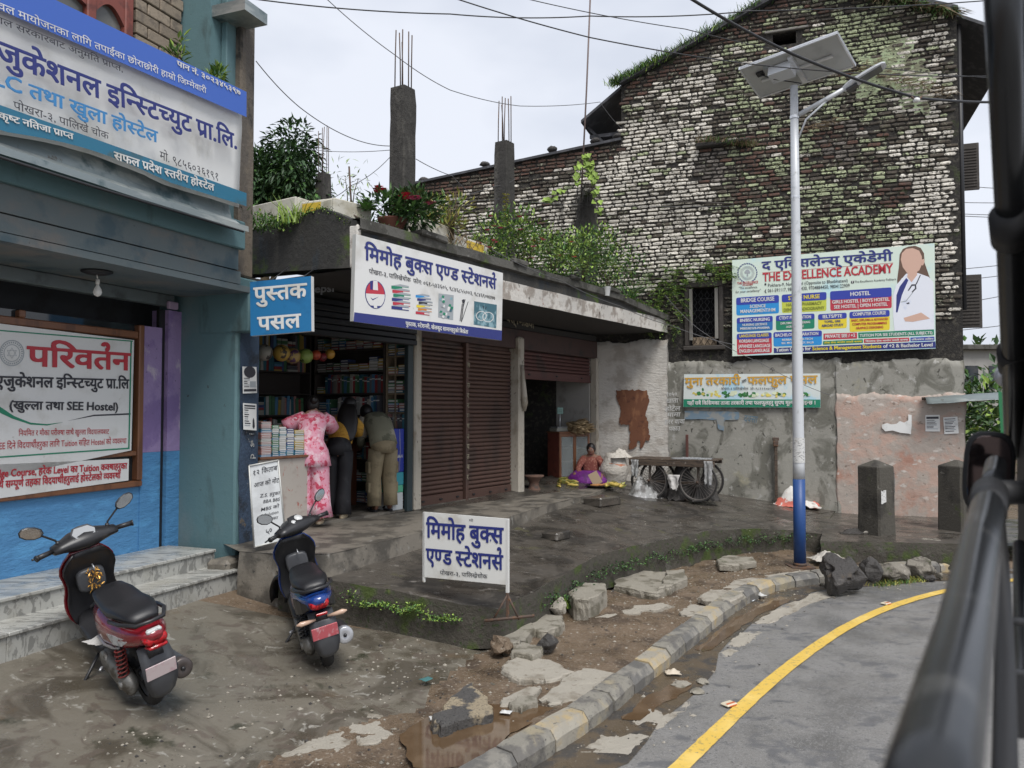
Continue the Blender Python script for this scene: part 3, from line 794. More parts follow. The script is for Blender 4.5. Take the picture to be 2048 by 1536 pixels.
q=MB();q.box(x0-.1,x1+.1,.4,.42,z0-.1,z1+.1);q.box(x0-.1,x1+.1,.34,.4,z0-.1,z0-.08);q.build('dark_room',mat('pitch_dark',(.01,.01,.012),.9),wfr)  # near-black panels: the shade behind the window is put into their colour
q=MB();q.box(ATT[0]-.1,ATT[1]+.1,.5,.52,ATT[2]-.1,ATT[3]+.1);q.box(ATT[0]-.1,ATT[0]-.08,.35,.5,ATT[2]-.1,ATT[3]+.1);q.build('attic_opening',MATS['pitch_dark'],house)  # black panels painting the shade inside the attic hole
q=MB();q.bbox(ATT[0]-.15,ATT[1]+.22,-.05,.1,ATT[3]+.02,ATT[3]+.065,.01);q.build('lintel',m_palewood,house)
a=FA.px(1395,297);b=FA.px(1500,291)
q=MB();q.bbox(a[0],b[0],-.17,.02,a[1]-.02,a[1]+.05,.015,jit=.008);q.build('hood_slab',m_col,house)
a=FA.px(1330,404);b=FA.px(1468,409)
q=MB();q.tube([(a[0],-.05,a[1]),((a[0]+b[0])/2,-.06,(a[1]+b[1])/2+.01),(b[0],-.05,b[1])],.017,6);q.build('stick',m_oldwood,house)
q=MB();m_eave=mat('dark_eave_board',(.05,.052,.058),.7,layers=[((.10,.10,.11),5,.5,.65)],bump=(20,.3,.01))
def rake(q,A,B,th=.09,o=.14):
 q.add([(A[0],-o,A[1]),(B[0],-o,B[1]),(B[0],6.5,B[1]),(A[0],6.5,A[1]),(A[0],-o,A[1]+th),(B[0],-o,B[1]+th),(B[0],6.5,B[1]+th),(A[0],6.5,A[1]+th)],[(0,3,2,1),(4,5,6,7),(0,1,5,4),(3,7,6,2),(0,4,7,3),(1,2,6,5)])
eL=(EL[0]-.85,EL[1]-.62);eR=(ER[0]+.95,ER[1]-.55)
rake(q,(EL[0],EL[1]+.02),(AP[0],AP[1]+.02));rake(q,(AP[0],AP[1]+.02),(ER[0],ER[1]+.02))
q.build('roof',m_eave,house)
q=MB();rake(q,(ER[0]-.02,ER[1]),eR,.06,-.02);q.build('eave',m_eave,house)
q=MB();rake(q,eL,(EL[0]+.02,EL[1]+.0),.06,-.02)
for k in range(9):
 yy=.35+k*.7
 q.box(EL[0]-.75,EL[0]-.01,yy,yy+.06,EL[1]-.85,EL[1]-.78)
 q.add([(EL[0]-.01,yy,EL[1]-1.5),(EL[0]-.01,yy+.06,EL[1]-1.5),(eL[0]+.05,yy+.06,eL[1]),(eL[0]+.05,yy,eL[1]),(EL[0]-.01,yy,EL[1]-1.42),(eL[0]+.05,yy,eL[1]+.07)],[(0,1,2,3),(0,3,5,4)])
q.build('eave',m_eave,house)
q=MB();rake(q,(LWR[0][0],LWR[0][1]-.01),(-2.09,LWR[-1][1]-.01),.05,.08);q.build('low_roof_edge',m_tin if False else m_eave,house)
for k,(x_,y_)in enumerate([(845,362),(968,330),(1103,300),(1190,283),(1235,274)]):
 a=FA.px(x_,y_+3);q=MB();q.ball((a[0],.05,a[1]+.06),.11,7,5,sy=1.3,sz=.55)
 for v in q.v:v+=Vector((rng.uniform(-.015,.015),)*3)
 q.build('roof_stone',m_rock_k,house)
for zt,zb in((FA.px(1950,268),FA.px(1950,365)),(FA.px(1950,540),FA.px(1950,650))):
 q=MB();z1,z0=zt[1],zb[1]
 q.bbox(SR+.02,SR+.40,.50,.54,z0,z1,.008);
 for k in range(14):q.bbox(SR+.06,SR+.36,.485,.50,z0+.06+(z1-z0-.12)*k/14,z0+.06+(z1-z0-.12)*(k+.55)/14,.004)
 q.build('window_shutter',m_oldwood,house)
q=MB();q.tube([(SR+.05,.15,9.0),(SR+.05,.15,3.9)],.045,8);q.build('drain_pipe',m_black_rail,house)

# row of shops (frame ST): walls, pillars, shutters, canopy
shops=thing('shop_row','low row of shops under a blackened concrete canopy with three shutter bays','shop building',m=ST.m)
FZ=.72
def sx(px,py=900):return ST.px(px,py)[0]
XB0,XB1=sx(517),sx(822)
XS0,XS1,XS2=sx(839),sx(937),sx(1030)
XV0,XV1=sx(1043),sx(1191)
DZ=3.18
CT=Frame(-1.65,8.22,ST.a)
m_ceil=mat('soot_ceiling',(.05,.048,.045),.9)  # one even dark colour for shop ceiling and canopy underside
def wallbox(name,*a,m=None,b=None,parent=shops,label=None):
 q=MB();(q.bbox(*a,b)if b else q.box(*a));o=q.build(name,m,parent)
 if label:o['label']=label
 return o
XL=XB0-.25
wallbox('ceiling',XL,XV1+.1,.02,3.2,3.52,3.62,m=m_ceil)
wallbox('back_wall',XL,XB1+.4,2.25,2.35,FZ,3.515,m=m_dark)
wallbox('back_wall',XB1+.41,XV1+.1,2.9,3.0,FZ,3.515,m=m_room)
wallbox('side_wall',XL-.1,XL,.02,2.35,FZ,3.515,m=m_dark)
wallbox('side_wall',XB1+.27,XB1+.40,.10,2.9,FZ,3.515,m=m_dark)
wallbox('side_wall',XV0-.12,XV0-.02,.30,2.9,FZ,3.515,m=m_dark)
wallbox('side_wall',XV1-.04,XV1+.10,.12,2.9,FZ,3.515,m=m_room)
q=MB();q.box(XB0-.1,XV1+.05,.03,2.9,FZ-.3,FZ+.035);q.build('shop_floor',m_plinth,shops)
m_pil=mat('flaking_white_pillar',(.46,.42,.35),.8,layers=[((.30,.26,.20),4,.5,.64,(1,1,.6)),((.10,.08,.065),13,.63,.71,(1,1,.5),.6),((.25,.16,.10),3,.68,.78)],bump=[(18,.6,.015)])
wallbox('pillar',XB1+.02,XS0-.015,-.06,.16,FZ,DZ+.2,m=m_pil,b=.02)
wallbox('pillar',XS2+.02,XV0-.01,-.08,.22,FZ,DZ+.2,m=m_pil,b=.03)
wallbox('pillar',XV1-.0,XV1+.09,-.04,.12,FZ,DZ,m=m_pil,b=.02)
q=MB();q.tube([(XS2+.07,-.1,2.9),(XS2+.08,-.12,2.55),(XS2+.10,-.13,2.25),(XS2+.12,-.12,2.12)],[.03,.045,.06,.02],7);q.build('plaster_lump',m_pil,shops)
q=MB();q.bbox(XB1-.10,XB1+.015,-.03,.05,FZ,DZ,.01);q.build('door_frame',mat('dark_teal_frame',(.028,.045,.05),.5),shops)
q=MB();q.bbox(XB1+.02,XV1+.1,.0,.2,DZ+.0,3.515,.01);q.build('lintel',m_lintel,shops)
m_navysteel=mat('dark_navy_shutter_box',(.012,.014,.018),.5,layers=[((.022,.025,.03),6,.5,.7)])
q=MB()
for k in range(6):q.bbox(XB0-.1,XB1+.015,-.10+.012*(k%2),.05,3.04+k*.078,3.04+k*.078+.072,.01)
q.build('shutter_box',m_navysteel,shops)
q=MB();letters_px(q,ST,.108,'pepsi',(614,586),(668,583),15,'b',0,.15);q.build('painted_lettering',mat('dull_grey_letter_paint',(.30,.31,.33),.6),shops,recalc=False)
m_cream=mat('faded_cream_letter_paint',(.30,.27,.19),.7,layers=[((.15,.12,.09),9,.5,.6)])
q=MB();letters_px(q,ST,.005,'ेबस् भिडियो',(1012,643),(1068,657),17,'b',0,-.2);q.build('painted_lettering',m_cream,shops,recalc=False)
def slat_mesh(L):
 q=MB();pr=[(0,0),(-.012,.010),(-.022,.028),(-.020,.044),(-.006,.060),(0,.066)]
 q.loft([[(0,a,b)for a,b in pr],[(L,a,b)for a,b in pr]],caps=False,smooth=True);return q
def shutter(parent,x0,x1,z0,z1,y,m,label,botm=None,pitch=.066):
 root=MB();root.box(x0,x1,y+.02,y+.03,z0,z1)
 r=root.build('roller_shutter',m,parent);r['label']=label
 n=int((z1-z0-.16)/pitch);o=None
 for k in range(n):
  if o is None:o=slat_mesh(x1-x0-.01).build('slat',m,r,recalc=False);p=o
  else:p=inst(o,r)
  p.location=(x0+.005,y,z0+.16+k*pitch)
 q=MB();q.bbox(x0,x1,y-.03,y+.018,z0,z0+.155,.012);q.bbox(x0,x1,y-.045,y-.031,z0+.0,z0+.03,.004)
 bb=q.build('bottom_rail',botm or m,r)
 q=MB()
 for f in(.14,.5,.86):q.bbox(x0+(x1-x0)*f-.03,x0+(x1-x0)*f+.03,y-.05,y-.031,z0+.07,z0+.095,.004)
 q.build('latch',m_black_rail,r)
 return r
shutter(shops,XS0,XS1-.035,FZ+.01,DZ,.10,m_shut,'brown roller shutter left of the painted rail')
shutter(shops,XS1+.045,XS2,FZ+.01,DZ,.10,m_shut,'brown roller shutter right of the painted rail')
q=MB();q.bbox(XS1-.03,XS1+.04,.02,.12,FZ,DZ,.008);mr=q.build('middle_rail',m_shut,shops)
q=MB()
for k,ch in enumerate(['ल','ा','स','द','न','म','घ','उ','प','त','क','र']):
 letters(q,ch,XS1-.022,2.80-k*.158,.075,.016,None,'b')
q.build('painted_lettering',m_cream,mr,recalc=False)
m_shut3=mat('faded_maroon_shutter',(.12,.055,.05),.6,metal=.2,layers=[((.07,.045,.042),2.2,.48,.64),((.16,.085,.08),7,.62,.72)])
shutter(shops,XV0,XV1-.03,ST.px(1190,764)[1]-.02,DZ,.12,m_shut3,'faded maroon roller shutter rolled half way up')
cl=CT.i@FA(0,0,0)
endx=CT.i@FA(FA.px(1338,650,.0)[0],-.0,0)
LE=endx.x
q=MB()
zt0,zt1,zb0,zb1=4.02,3.90,3.63,3.66
NX=40
for k in range(NX):
 for nm,(za,zb,mi)in{}.items():pass
def czt(x):return 4.165-.17*max(0,(x/LE-.72)/.28)+.012*nz3(x,1,0,2.5)
def czb(x):return zb0+(zb1-zb0)*x/LE+.008*nz3(x,4,0,2)
F=[];V=[]
for k in range(NX+1):
 x=LE*k/NX;o=.02*nz3(x,6,0,1.5)
 V+=[(x,0+o,czb(x)),(x,-.01+o,czb(x)+.25),(x,.0+o,czt(x)-.13),(x,-.055+o,czt(x)-.11),(x,-.05+o,czt(x)),(x,.30,czt(x)+.01)]
for k in range(NX):
 for h in range(5):F.append((k*6+h,(k+1)*6+h,(k+1)*6+h+1,k*6+h+1))
can=MB()
mi=[0,3,1,1,1]
for idx,f in enumerate(F):can.add([],[],0)
b=0
can.v=[Vector(v)for v in V];can.f=[list(f)for f in F];can.mi=[mi[i%5]for i in range(len(F))];can.sm=[False]*len(F)
bx=CT.i@FA(-2.7,0,0)
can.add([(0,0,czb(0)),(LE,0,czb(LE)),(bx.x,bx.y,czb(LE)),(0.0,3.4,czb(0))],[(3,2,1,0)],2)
can.add([(0,.3,czt(0)+.01),(LE,.3,czt(LE)+.01),(bx.x,bx.y,czt(LE)),(-.0,3.6,czt(0)+.02)],[(0,1,2,3)],1)
co=can.build('canopy_slab',[m_canopy_w,m_roofconc,m_ceil,m_canopy_d],shops,recalc=False)
co.matrix_parent_inverse=Matrix();co.matrix_local=ST.i@CT.m
EN=Frame(-1.65,8.22,math.atan2(-.553,.833))
def ep(x,y):return EN.px(x,y)
prof=[(712,527),(706,535),(600,541),(500,549),(470,552),(470,470),(500,462),(560,447),(610,432),(634,419),(652,418),(668,424),(690,433),(712,441)]
P=[ep(*p)for p in prof]
PP=[]
for i in range(len(P)):
 a,b=P[i],P[(i+1)%len(P)]
 for k in range(4):t=k/4;PP.append((a[0]+(b[0]-a[0])*t,a[1]+(b[1]-a[1])*t+.008*nz3(a[0]+t,a[1],3,5)))
q=MB();q.prism(PP,0.0,.22,'y',0)
eo=q.build('canopy_end',m_canopy_d,shops);eo.matrix_local=ST.i@EN.m@Matrix.Translation((0,-.004,0))
q=MB();q.bbox(-.10,.02,.02,.10,3.63,4.10,.02,jit=.008);eo2=q.build('canopy_corner',m_canopy_w,shops);eo2.matrix_local=ST.i@EN.m@Matrix.Translation((0,-.03,0))
for k,(px,py,L)in enumerate([(868,492,.5),(1040,548,.35),(1150,560,.3),(1228,590,.4)]):
 a=CT.px(px,py,.06);q=MB();q.bbox(-L/2,L/2,-.03,.25,-.02,.05,.015,jit=.012)
 o=q.build('broken_lip',m_roofconc,shops);o.matrix_local=ST.i@CT.m@Matrix.Translation((a[0],-.06,czt(a[0])+.01))@Matrix.Rotation(.04,4,'Y')

# columns standing on the roof, with bare reinforcement
def column(px0,px1,ptop,Y,w,reb,label,name='concrete_column',top=None,bottom=4.0,bars=6):
 c=at((px0+px1)/2,ptop,Y);x,y,zt=c
 r=thing(name,label,'column',(x,y,bottom),ST.a,'bare columns waiting for another storey')
 q=MB();n=12;secs=[]
 for k in range(n+1):
  z=(zt-bottom)*k/n;s_=w/2*(1+.02*nz3(x*4,y*4,z*3,1));e=.012
  if k==n:s_-=.01
  secs.append([(s_*a+.012*nz3(a,b,z+x,2.1),s_*b+.012*nz3(a+4,b,z+x,2.1),z)for a,b in[(-1,-.9),(-.9,-1),(.9,-1),(1,-.9),(1,.9),(.9,1),(-.9,1),(-1,.9)]])
 q.loft(secs,smooth=False);q.build('shaft',m_col,r)
 first=None
 spots=[(-.9,.8),(.8,-.9),(-.55,-.3),(.0,.5),(.35,-.75),(.85,.8)][:bars]
 for a,b in spots:
  L=reb*random.uniform(.84,1.04);q=MB();lx,ly=random.uniform(-.03,.03),random.uniform(-.03,.03)
  q.tube([(0,0,-.05),(lx*.3,ly*.3,L*.5),(lx,ly,L)],.009,5)
  o=q.build('rebar',m_rust,r);o.location=(a*w*.36,b*w*.36,zt-bottom)
 return r
column(780,832,178,10.83,.265,.80,'tallest black concrete column on the canopy roof, its bars reaching highest')
column(988,1030,286,12.9,.255,.78,'black concrete column right of the tallest one, before the low brick roof')
column(632,662,348,18,.26,1.15,'short black column stump behind the styrofoam planters',bars=5)
c3=at(1174,376,15.2)
r=thing('concrete_column','vine-covered black column without bars, against the white brick wall','column',(c3.x,c3.y,4.0),ST.a+R(20),'bare columns waiting for another storey')
q=MB();q.loft([[(.17*a*f,.17*b*f,z)for a,b in[(-1,-.9),(-.9,-1),(.9,-1),(1,-.9),(1,.9),(.9,1),(-.9,1),(-1,.9)]]for z,f in[(0,1),(.9,1),(1.5,1.05),(1.62,1.25),(1.9,1.1),(2.25,.9),(2.42,.6)]],smooth=False);q.build('shaft',m_col,r)
def wire_px(pts,Y,r,name,label,m,cat='cable',sag=0,n=14,group=None):
 P=[]
 W=[at(p[0],p[1],(p[2]if len(p)>2 else Y))for p in pts]
 for a,b in zip(W,W[1:]):
  for k in range(n):
   t=k/n;v=a.lerp(b,t);v.z-=sag*4*t*(1-t);P.append(v)
 P.append(W[-1]);o0=P[0].copy()
 q=MB();q.tube([p-o0 for p in P],r,5);o=q.build(name,m);o.location=o0
 return tag(o,label,cat,group)
m_pole=mat('rusty_thin_pole',(.16,.12,.11),.6,metal=.3)
q=MB();a=at(1162,402,15.0);b=at(1182,-40,15.0);q.tube([(0,0,0),(b-a)*.5+Vector((.01,0,0)),b-a],.018,6);o=q.build('antenna_pole',m_pole);o.location=a
tag(o,'thin rusty pole rising out of the vine-covered column into the sky','pole')
q=MB();a=at(704,434,8.9);b=at(698,333,8.9);q.tube([(0,0,0),(b-a)],.011,5);q.tube([(0,0,.02),(-.05,0,-.02)],.012,5);q.tube([(0,0,.03),(.06,.02,.0),(.09,.02,-.03)],.012,5)
o=q.build('iron_rod',m_rust);o.location=a;tag(o,'upright rusty iron rod standing before the long styrofoam planter','rod')

# teal building at the left (frame LB)
teal=thing('corner_building','blue-grey painted building with marble steps, half-raised shutter and tin awning','building',m=LB.m)
LZ=.69
def lx(px,py=900,out=0):return LB.px(px,py,out)[0]
X_P0=lx(297,1000)
wx1=lx(276,900,-.02)
def part(name,m,*a,b=None,parent=teal,label=None):
 q=MB();(q.bbox(*a,b)if b else q.box(*a));o=q.build(name,m,parent)
 if label:o['label']=label
 return o
XE=-7.5
zsill=LB.px(276,972)[1];zwt=LB.px(281,673)[1];zsb=LB.px(330,612)[1]
zpl=LB.px(340,902)[1]
xg0,xg1=lx(319),lx(329)
part('wall',m_blue,XE,wx1-.0,-.0,.2,-.1,zsill)
part('wall',m_blue,wx1+.002,xg0,-.012,.2,-.1,zpl)
part('wall',m_purple,wx1+.002,xg0,-.012,.2,zpl+.002,3.0)
part('wall',m_blue,xg1,0,-.03,.2,-.1,zpl)
part('wall',m_purple,xg1,0,-.03,.2,zpl+.002,3.2)
part('shutter_guide',m_black_rail,xg0-.01,xg1+.01,.02,.06,.3,3.2)
part('inner_wall',m_dark,XE,.4,.5,.6,-.1,3.6)
PW=.78
px1_=LB.px(517,900,PW)[0]
q=MB();n=26;secs=[]
pier=MB();pier.bbox(0.0,px1_-.02,-PW,.3,-.1,3.55,.02);po=pier.build('pier',m_teal,teal)
q=MB();vs=[];NN=12;RR=60
for r_ in range(RR+1):
 z=.3+(3.2-.3)*r_/RR
 for k in range(NN+1):
  x=.05+(px1_-.02-.05)*k/NN+(.02*nz3(z,2,0,3)if k==0 else 0)
  vs.append((x,-PW-.008-.010*max(0,nz3(x,z,1,5)),z))
q.add(vs,[(r_*(NN+1)+k,r_*(NN+1)+k+1,(r_+1)*(NN+1)+k+1,(r_+1)*(NN+1)+k)for r_ in range(RR)for k in range(NN)],0,True)
q.build('painted_strip',m_navy,teal,recalc=False)
m_faint=mat('worn_white_letter_paint',(.42,.42,.40),.8,layers=[((.10,.12,.14),20,.5,.6)])
q=MB()
for k,ch in enumerate('pepsi'[::-1]):
 letters(q,ch,px1_-.10,LB.px(500,900,PW)[1]+[-.02,-.15,-.28,-.43,-.62][k]*1.0+.18,.085,-PW-.022,None,'r','l',0,0,R(90))
q.build('painted_lettering',m_faint,teal,recalc=False)
z0=LB.px(440,560,.5)[1]
part('bracket',m_teal,-.02,px1_*.35,-.95,-.3,2.95,3.42,b=.015)
q=MB();q.bbox(LB.px(482,200,PW)[0],LB.px(511,200,PW)[0],-PW,-.3,3.56,LB.px(500,2,PW)[1],.02,jit=.006);q.build('upper_column',mat('streaked_bare_concrete',(.11,.095,.08),.85,layers=[((.17,.14,.105),2,.5,.64,(1,1,.4)),((.045,.042,.038),5,.55,.66,(1,1,.5)),((.2,.19,.17),14,.64,.74)],bump=[(20,.7,.02)]),teal)
XR=LB.px(478,300,.62)[0];XR9=LB.px(492,450,1.0)[0]
OUTA=1.22
zb_=LB.px(200,560,0)[1]
part('beam',m_teal_d,XE,0.3,-.06,.3,LB.px(330,548,.06)[1]+.05,3.42,b=.01)
part('soffit',m_teal_d,XE,.25,-.95,-.062,3.36,3.42)
q=MB();ze=LB.px(470,470,.98)[1]
q.bbox(XE,XR9,-1.0,-.94,ze-.13,ze+.16,.012);q.build('fascia_beam',m_teal,teal)
part('upper_slab',m_teal_d,XE,XR9,-.939,.3,3.43,3.56)
A0=LB.px(497,458,OUTA);A1=LB.px(488,408,.82)
q=MB();n=74;secs=[]
prof=[(-.80,A1[1]+.06),(-.95,A1[1]-.03),(-1.02,A0[1]+.075),(-1.06,A0[1]+.10),(-1.13,A0[1]+.045),(-OUTA,A0[1]+.02),(-OUTA-.004,A0[1]-.035)]
vs=[];
for k in range(n+1):
 x=XE+(A0[0]-XE)*k/n
 for(yy,zz)in prof:vs.append((x,yy,zz+.008*nz3(x,yy,0,1.3)))
m7=len(prof)
q.add(vs,[(k*m7+h,(k+1)*m7+h,(k+1)*m7+h+1,k*m7+h+1)for k in range(n)for h in range(m7-1)],0,False)
q.build('tin_awning',m_tin,teal)
q=MB();q.tube([(XE,-OUTA-.02,A0[1]-.06),(-2.2,-OUTA-.02,A0[1]-.07),(A0[0]-.1,-OUTA-.02,A0[1]-.05)],.012,5);q.build('awning_wire',m_black_rail,teal)
zs0=LB.px(330,612,.03)[1];zs1=LB.px(330,548,.03)[1]+.06
ztop=LB.px(0,430,.0)[1]
sh=MB();sh.box(XE,xg1,.03,.04,zs0,zs1+.2);so_=sh.build('roller_shutter',m_shut_g,teal)
for k in range(8):
 q=MB();q.bbox(XE,xg1,-.035+.004*(k%2),.025,zs0+.13+k*.055,zs0+.13+k*.055+.050,.014);q.build('slat',m_shut_g,so_)
q=MB();q.bbox(XE,xg1+.06,-.055,.025,zs0,zs0+.125,.01);q.build('bottom_rail',m_shut_g,so_)
q=MB();q.bbox(xg1-.06,xg1+.07,-.10,-.05,zs0-.03,zs0+.05,.01);q.build('bent_lug',mat('lilac_metal',(.40,.30,.42),.6),so_)
fr=MB();yy=(-.05,.06)
fr.bbox(XE,wx1,yy[0],yy[1],zsill-.002,zsill+.06,.01);fr.bbox(XE,wx1-.07,yy[0]+.01,yy[1],zwt-.03,zwt+.045,.01)
zm=LB.px(276,905)[1];fr.bbox(XE,wx1-.07,yy[0]+.01,yy[1],zm-.03,zm+.02,.008);fr.bbox(wx1-.068,wx1-.002,yy[0]-.004,yy[1],zsill+.062,3.0,.01)
wn_=fr.build('window',m_wood,teal);wn_['label']='shop window in a brown wooden frame'
fm=MB();xm_=lx(40,640);fm.bbox(xm_-.03,xm_+.03,yy[0]+.012,yy[1],zwt+.047,3.0,.008);fm.build('mullion',m_wood,wn_)
part('pane',m_glassd,XE,wx1-.07,.02,.03,zwt+.046,3.0,parent=wn_)
part('pane',m_glassd,XE,wx1-.07,.02,.03,zsill+.06,zwt-.03,parent=wn_)
b0=LB.px(195,470,.55);bz=3.355
lb=thing('light_bulb','unlit white bulb hanging under the teal shop soffit','light bulb',m=LB.m@Matrix.Translation((b0[0],-.55,3.355)))
q=MB();q.lathe([(.13,0),(.13,-.012),(.07,-.03),(.0001,-.032)],20);q.build('ceiling_rose',m_black_rail,lb)
q=MB();q.tube([(0,0,-.03),(.01,0,-.07)],.006,5);q.lathe([(.017,-.07),(.018,-.10),(.014,-.115)],10,m=Matrix.Translation((.01,0,0)));q.build('socket',mat('white_plastic',(.7,.69,.65),.4),lb)
q=MB();q.lathe([(.012,-.115),(.016,-.13),(.033,-.16),(.038,-.185),(.030,-.208),(.012,-.221),(.0005,-.224)],14,m=Matrix.Translation((.01,0,0)));q.build('globe',mat('milky_bulb_glass',(.75,.74,.70),.2),lb)
zu=3.6
ub0=LB.px(270,60,.25)[0];ub1=LB.px(362,60,.25)[0]
part('upper_wall',m_mortar,XE,XR-.05,-.22,.2,3.56,8.2)
CP_=[]
bh2,bl2=.125,.30
xa=LB.px(268,60,.24)[0];xb=LB.px(362,60,.24)[0]
first=None;z=4.6;row=0
while z<7.3:
 x=xa+(row%2)*bl2*.5-bl2*.5
 while x<xb:
  x0c,x1c=max(x,xa),min(x+bl2-.014,xb)
  if x1c-x0c>.05:
   q=MB();q.bbox(x0c,x1c,-.27+random.uniform(-.006,.006),-.221,z,z+bh2-.012,.008);q.build('cladding_stone',m_cladding,teal)
  x+=bl2
 z+=bh2;row+=1
xr0,xr1=LB.px(150,20,.26)[0],LB.px(262,40,.26)[0]
q=MB();zr=LB.px(262,78,.26)[1]
q.bbox(xr1-.10,xr1,-.30,-.221,4.4,7.6,.012);q.bbox(xr0-.9,xr1-.102,-.30,-.221,4.4,4.5,.012);q.bbox(xr0+.1,xr0+.2,-.30,-.221,4.5,7.6,.012)
uwin=q.build('window',m_redwood,teal);uwin['label']='upper window with red-brown timber frame and curved panes'
for xa_,xb_ in((xr0+.202,xr1-.102),(xr0-.9,xr0+.098)):
 zt=LB.px(240,30,.26)[1];n=9;P=[(xa_,4.5),(xb_,4.5)];
 q=MB();w_=xb_-xa_
 top=[(xb_-w_*k/n,zt-.10+.13*math.sin(math.pi*k/n))for k in range(n+1)]
 q.prism([(xa_,7.6),(xb_,7.6)]+top,-.285,-.222,'y');q.build('window_head',m_redwood,uwin)
 q=MB();q.box(xa_,xb_,-.235,-.225,4.5,7.6);q.build('pane',mat('dusty_grey_glass',(.13,.13,.12),.15,layers=[((.25,.24,.22),1.5,.5,.7)]),uwin)
part('teal_bay',m_teal,xb+.01,XR,-.62,-.22,4.0,8.2)
part('bay_edge',m_teal,LB.px(452,200,.7)[0],LB.px(480,200,.7)[0],-.70,-.621,4.0,8.2,b=.01)
part('bay_lower',m_teal_d,XE,XR9-.05,-.95,-.22,3.57,3.95)
part('balcony_slab',m_tin,.1,LB.px(482,10,1.0)[0],-1.05,-.2,LB.px(470,12,1.0)[1],LB.px(470,12,1.0)[1]+.12)
steps=thing('marble_steps','two worn grey marble steps before the blue shop wall','steps',m=LB.m);steps['kind']='structure';del steps['category']
a=LB.loc(onz(420,1100,LZ));w1=-a.y;a2=LB.loc(onz(420,1153,.52));w2=-a2.y
XS_=LB.loc(onz(433,1098,LZ)).x;XS2_=LB.loc(onz(470,1137,.52)).x
for(x_e,w,zt,zb,x_s)in((XS_,w1,LZ,.50,0),(XS2_,w2,.52,.2,0)):
 n=9;L=(x_e-XE)
 for k in range(n):
  q=MB();q.bbox(XE+L*k/n+.002,XE+L*(k+1)/n-.002,-w-.02,-(0 if zt==LZ else w1-.05),zt-.03,zt,.006);q.build('tread_slab',m_marble,steps)
  q=MB();q.bbox(XE+L*k/n+.002,XE+L*(k+1)/n-.002,-w,-w+.03,zb-.1,zt-.031,.003);q.build('riser_slab',m_marble,steps)
q=MB();q.box(XE,XS2_-.01,-w2+.031,.2,0,.48);q.box(XE,XS_-.01,-w1+.031,.2,.4812,LZ-.031);q.build('core',m_plinth,steps)
q=MB();q.bbox(-.3,px1_-.04,-PW-.16,-PW+.1,.1,.62,.04,jit=.02);q.build('broken_footing',m_plinth,teal)

# signs
m_white=mat('sign_white',(.72,.72,.70),.45,layers=[((.58,.57,.53),2.2,.52,.72),((.45,.43,.38),14,.68,.78)])
m_sblue=mat('sign_navy_blue',(.025,.035,.19),.45)
m_ink=mat('print_black',(.03,.03,.04),.5)
m_royal=mat('banner_blue',(.055,.14,.52),.45)
m_tealp=mat('banner_teal',(.025,.16,.26),.45,layers=[((.05,.12,.15),3,.55,.7)])
m_lblue=mat('letter_light_blue',(.05,.24,.52),.45)
m_red=mat('print_red',(.48,.03,.045),.45)
m_crim=mat('panel_red',(.50,.035,.06),.45)
m_panelb=mat('panel_blue',(.03,.05,.36),.4)
m_cyan=mat('panel_sky',(.02,.27,.64),.4)
m_mid=mat('panel_mid_blue',(.02,.16,.42),.4)
m_lime2=mat('panel_lime',(.55,.60,.07),.4)
m_yel=mat('panel_yellow',(.78,.62,.035),.4)
m_green=mat('panel_green',(.01,.22,.12),.4)
m_mint=mat('sign_mint_white',(.66,.76,.66),.4,layers=[((.50,.74,.78),.9,.5,.62)])
m_skin_p=mat('printed_skin',(.62,.40,.31),.5)
m_hair_p=mat('printed_hair',(.13,.075,.05),.5)
m_coat=mat('printed_white_coat',(.76,.78,.84),.4,layers=[((.62,.66,.78),3,.55,.7)])
m_greyp2=mat('printed_grey',(.35,.38,.40),.5)
m_steel=mat('sign_steel_frame',(.55,.55,.52),.5,metal=.3,layers=[((.25,.18,.12),12,.62,.72)])
def board(name,label,FR,out,c,th,face,cat='sign',rim=None):
 """flat board with thickness: front face on the surveyed corners tl,tr,br,bl"""
 q=MB();P=[FR.px(*p,out)for p in c]
 v=[(a,-out,b)for a,b in P]+[(a,-out+th,b)for a,b in P]
 q.add(v,[(0,1,2,3)],0);q.add(v,[(7,6,5,4),(0,4,5,1),(1,5,6,2),(2,6,7,3),(3,7,4,0)],1)
 o=q.build(name,[face,rim or face]);cx=sum(p[0]for p in P)/4;cz=min(p[1]for p in P)
 o.matrix_world=FR.m
 tag(o,label,cat);return o
def prints(o,mats):
 q=MB();q._o=o;q._m=mats;return q
def done(q,name):return q.build(name,q._m,q._o,recalc=False)
def lp(q,out,mi,FR,Z,text,x0,y0,x1,y1,h,w='r',slant=0,lift=.004):letters_px(q,FR,out,text,Z(x0,y0),Z(x1,y1),h,w,mi,slant,lift)
B=.14;Z=crop(1460,470,4.6545)
bb=board('billboard','large pale academy billboard with a white-coated woman, on the mossy brick wall',FA,B,[Z(20,234),Z(1905,76),Z(1915,1056),Z(22,1128)],.05,m_mint,'billboard',m_steel)
q=prints(bb,[m_panelb,m_cyan,m_lime2,m_crim,m_mid,m_green,m_yel,m_sblue,m_white,m_greyp2])
def rr(c,r,mi,lift=.002):rrect_px(q,FA,B,[Z(*p)for p in c],r,mi,lift)
def panel(c,split,top,bot,r=4):
 tl,tr,br,bl=c
 rr(c,r,bot,.002);f=split
 rr([tl,tr,(tr[0]+(br[0]-tr[0])*f,tr[1]+(br[1]-tr[1])*f),(tl[0]+(bl[0]-tl[0])*f,tl[1]+(bl[1]-tl[1])*f)],r,top,.004)
panel([(58,584),(456,558),(456,728),(60,750)],.42,0,1)
panel([(482,556),(898,530),(898,706),(484,727)],.42,0,2)
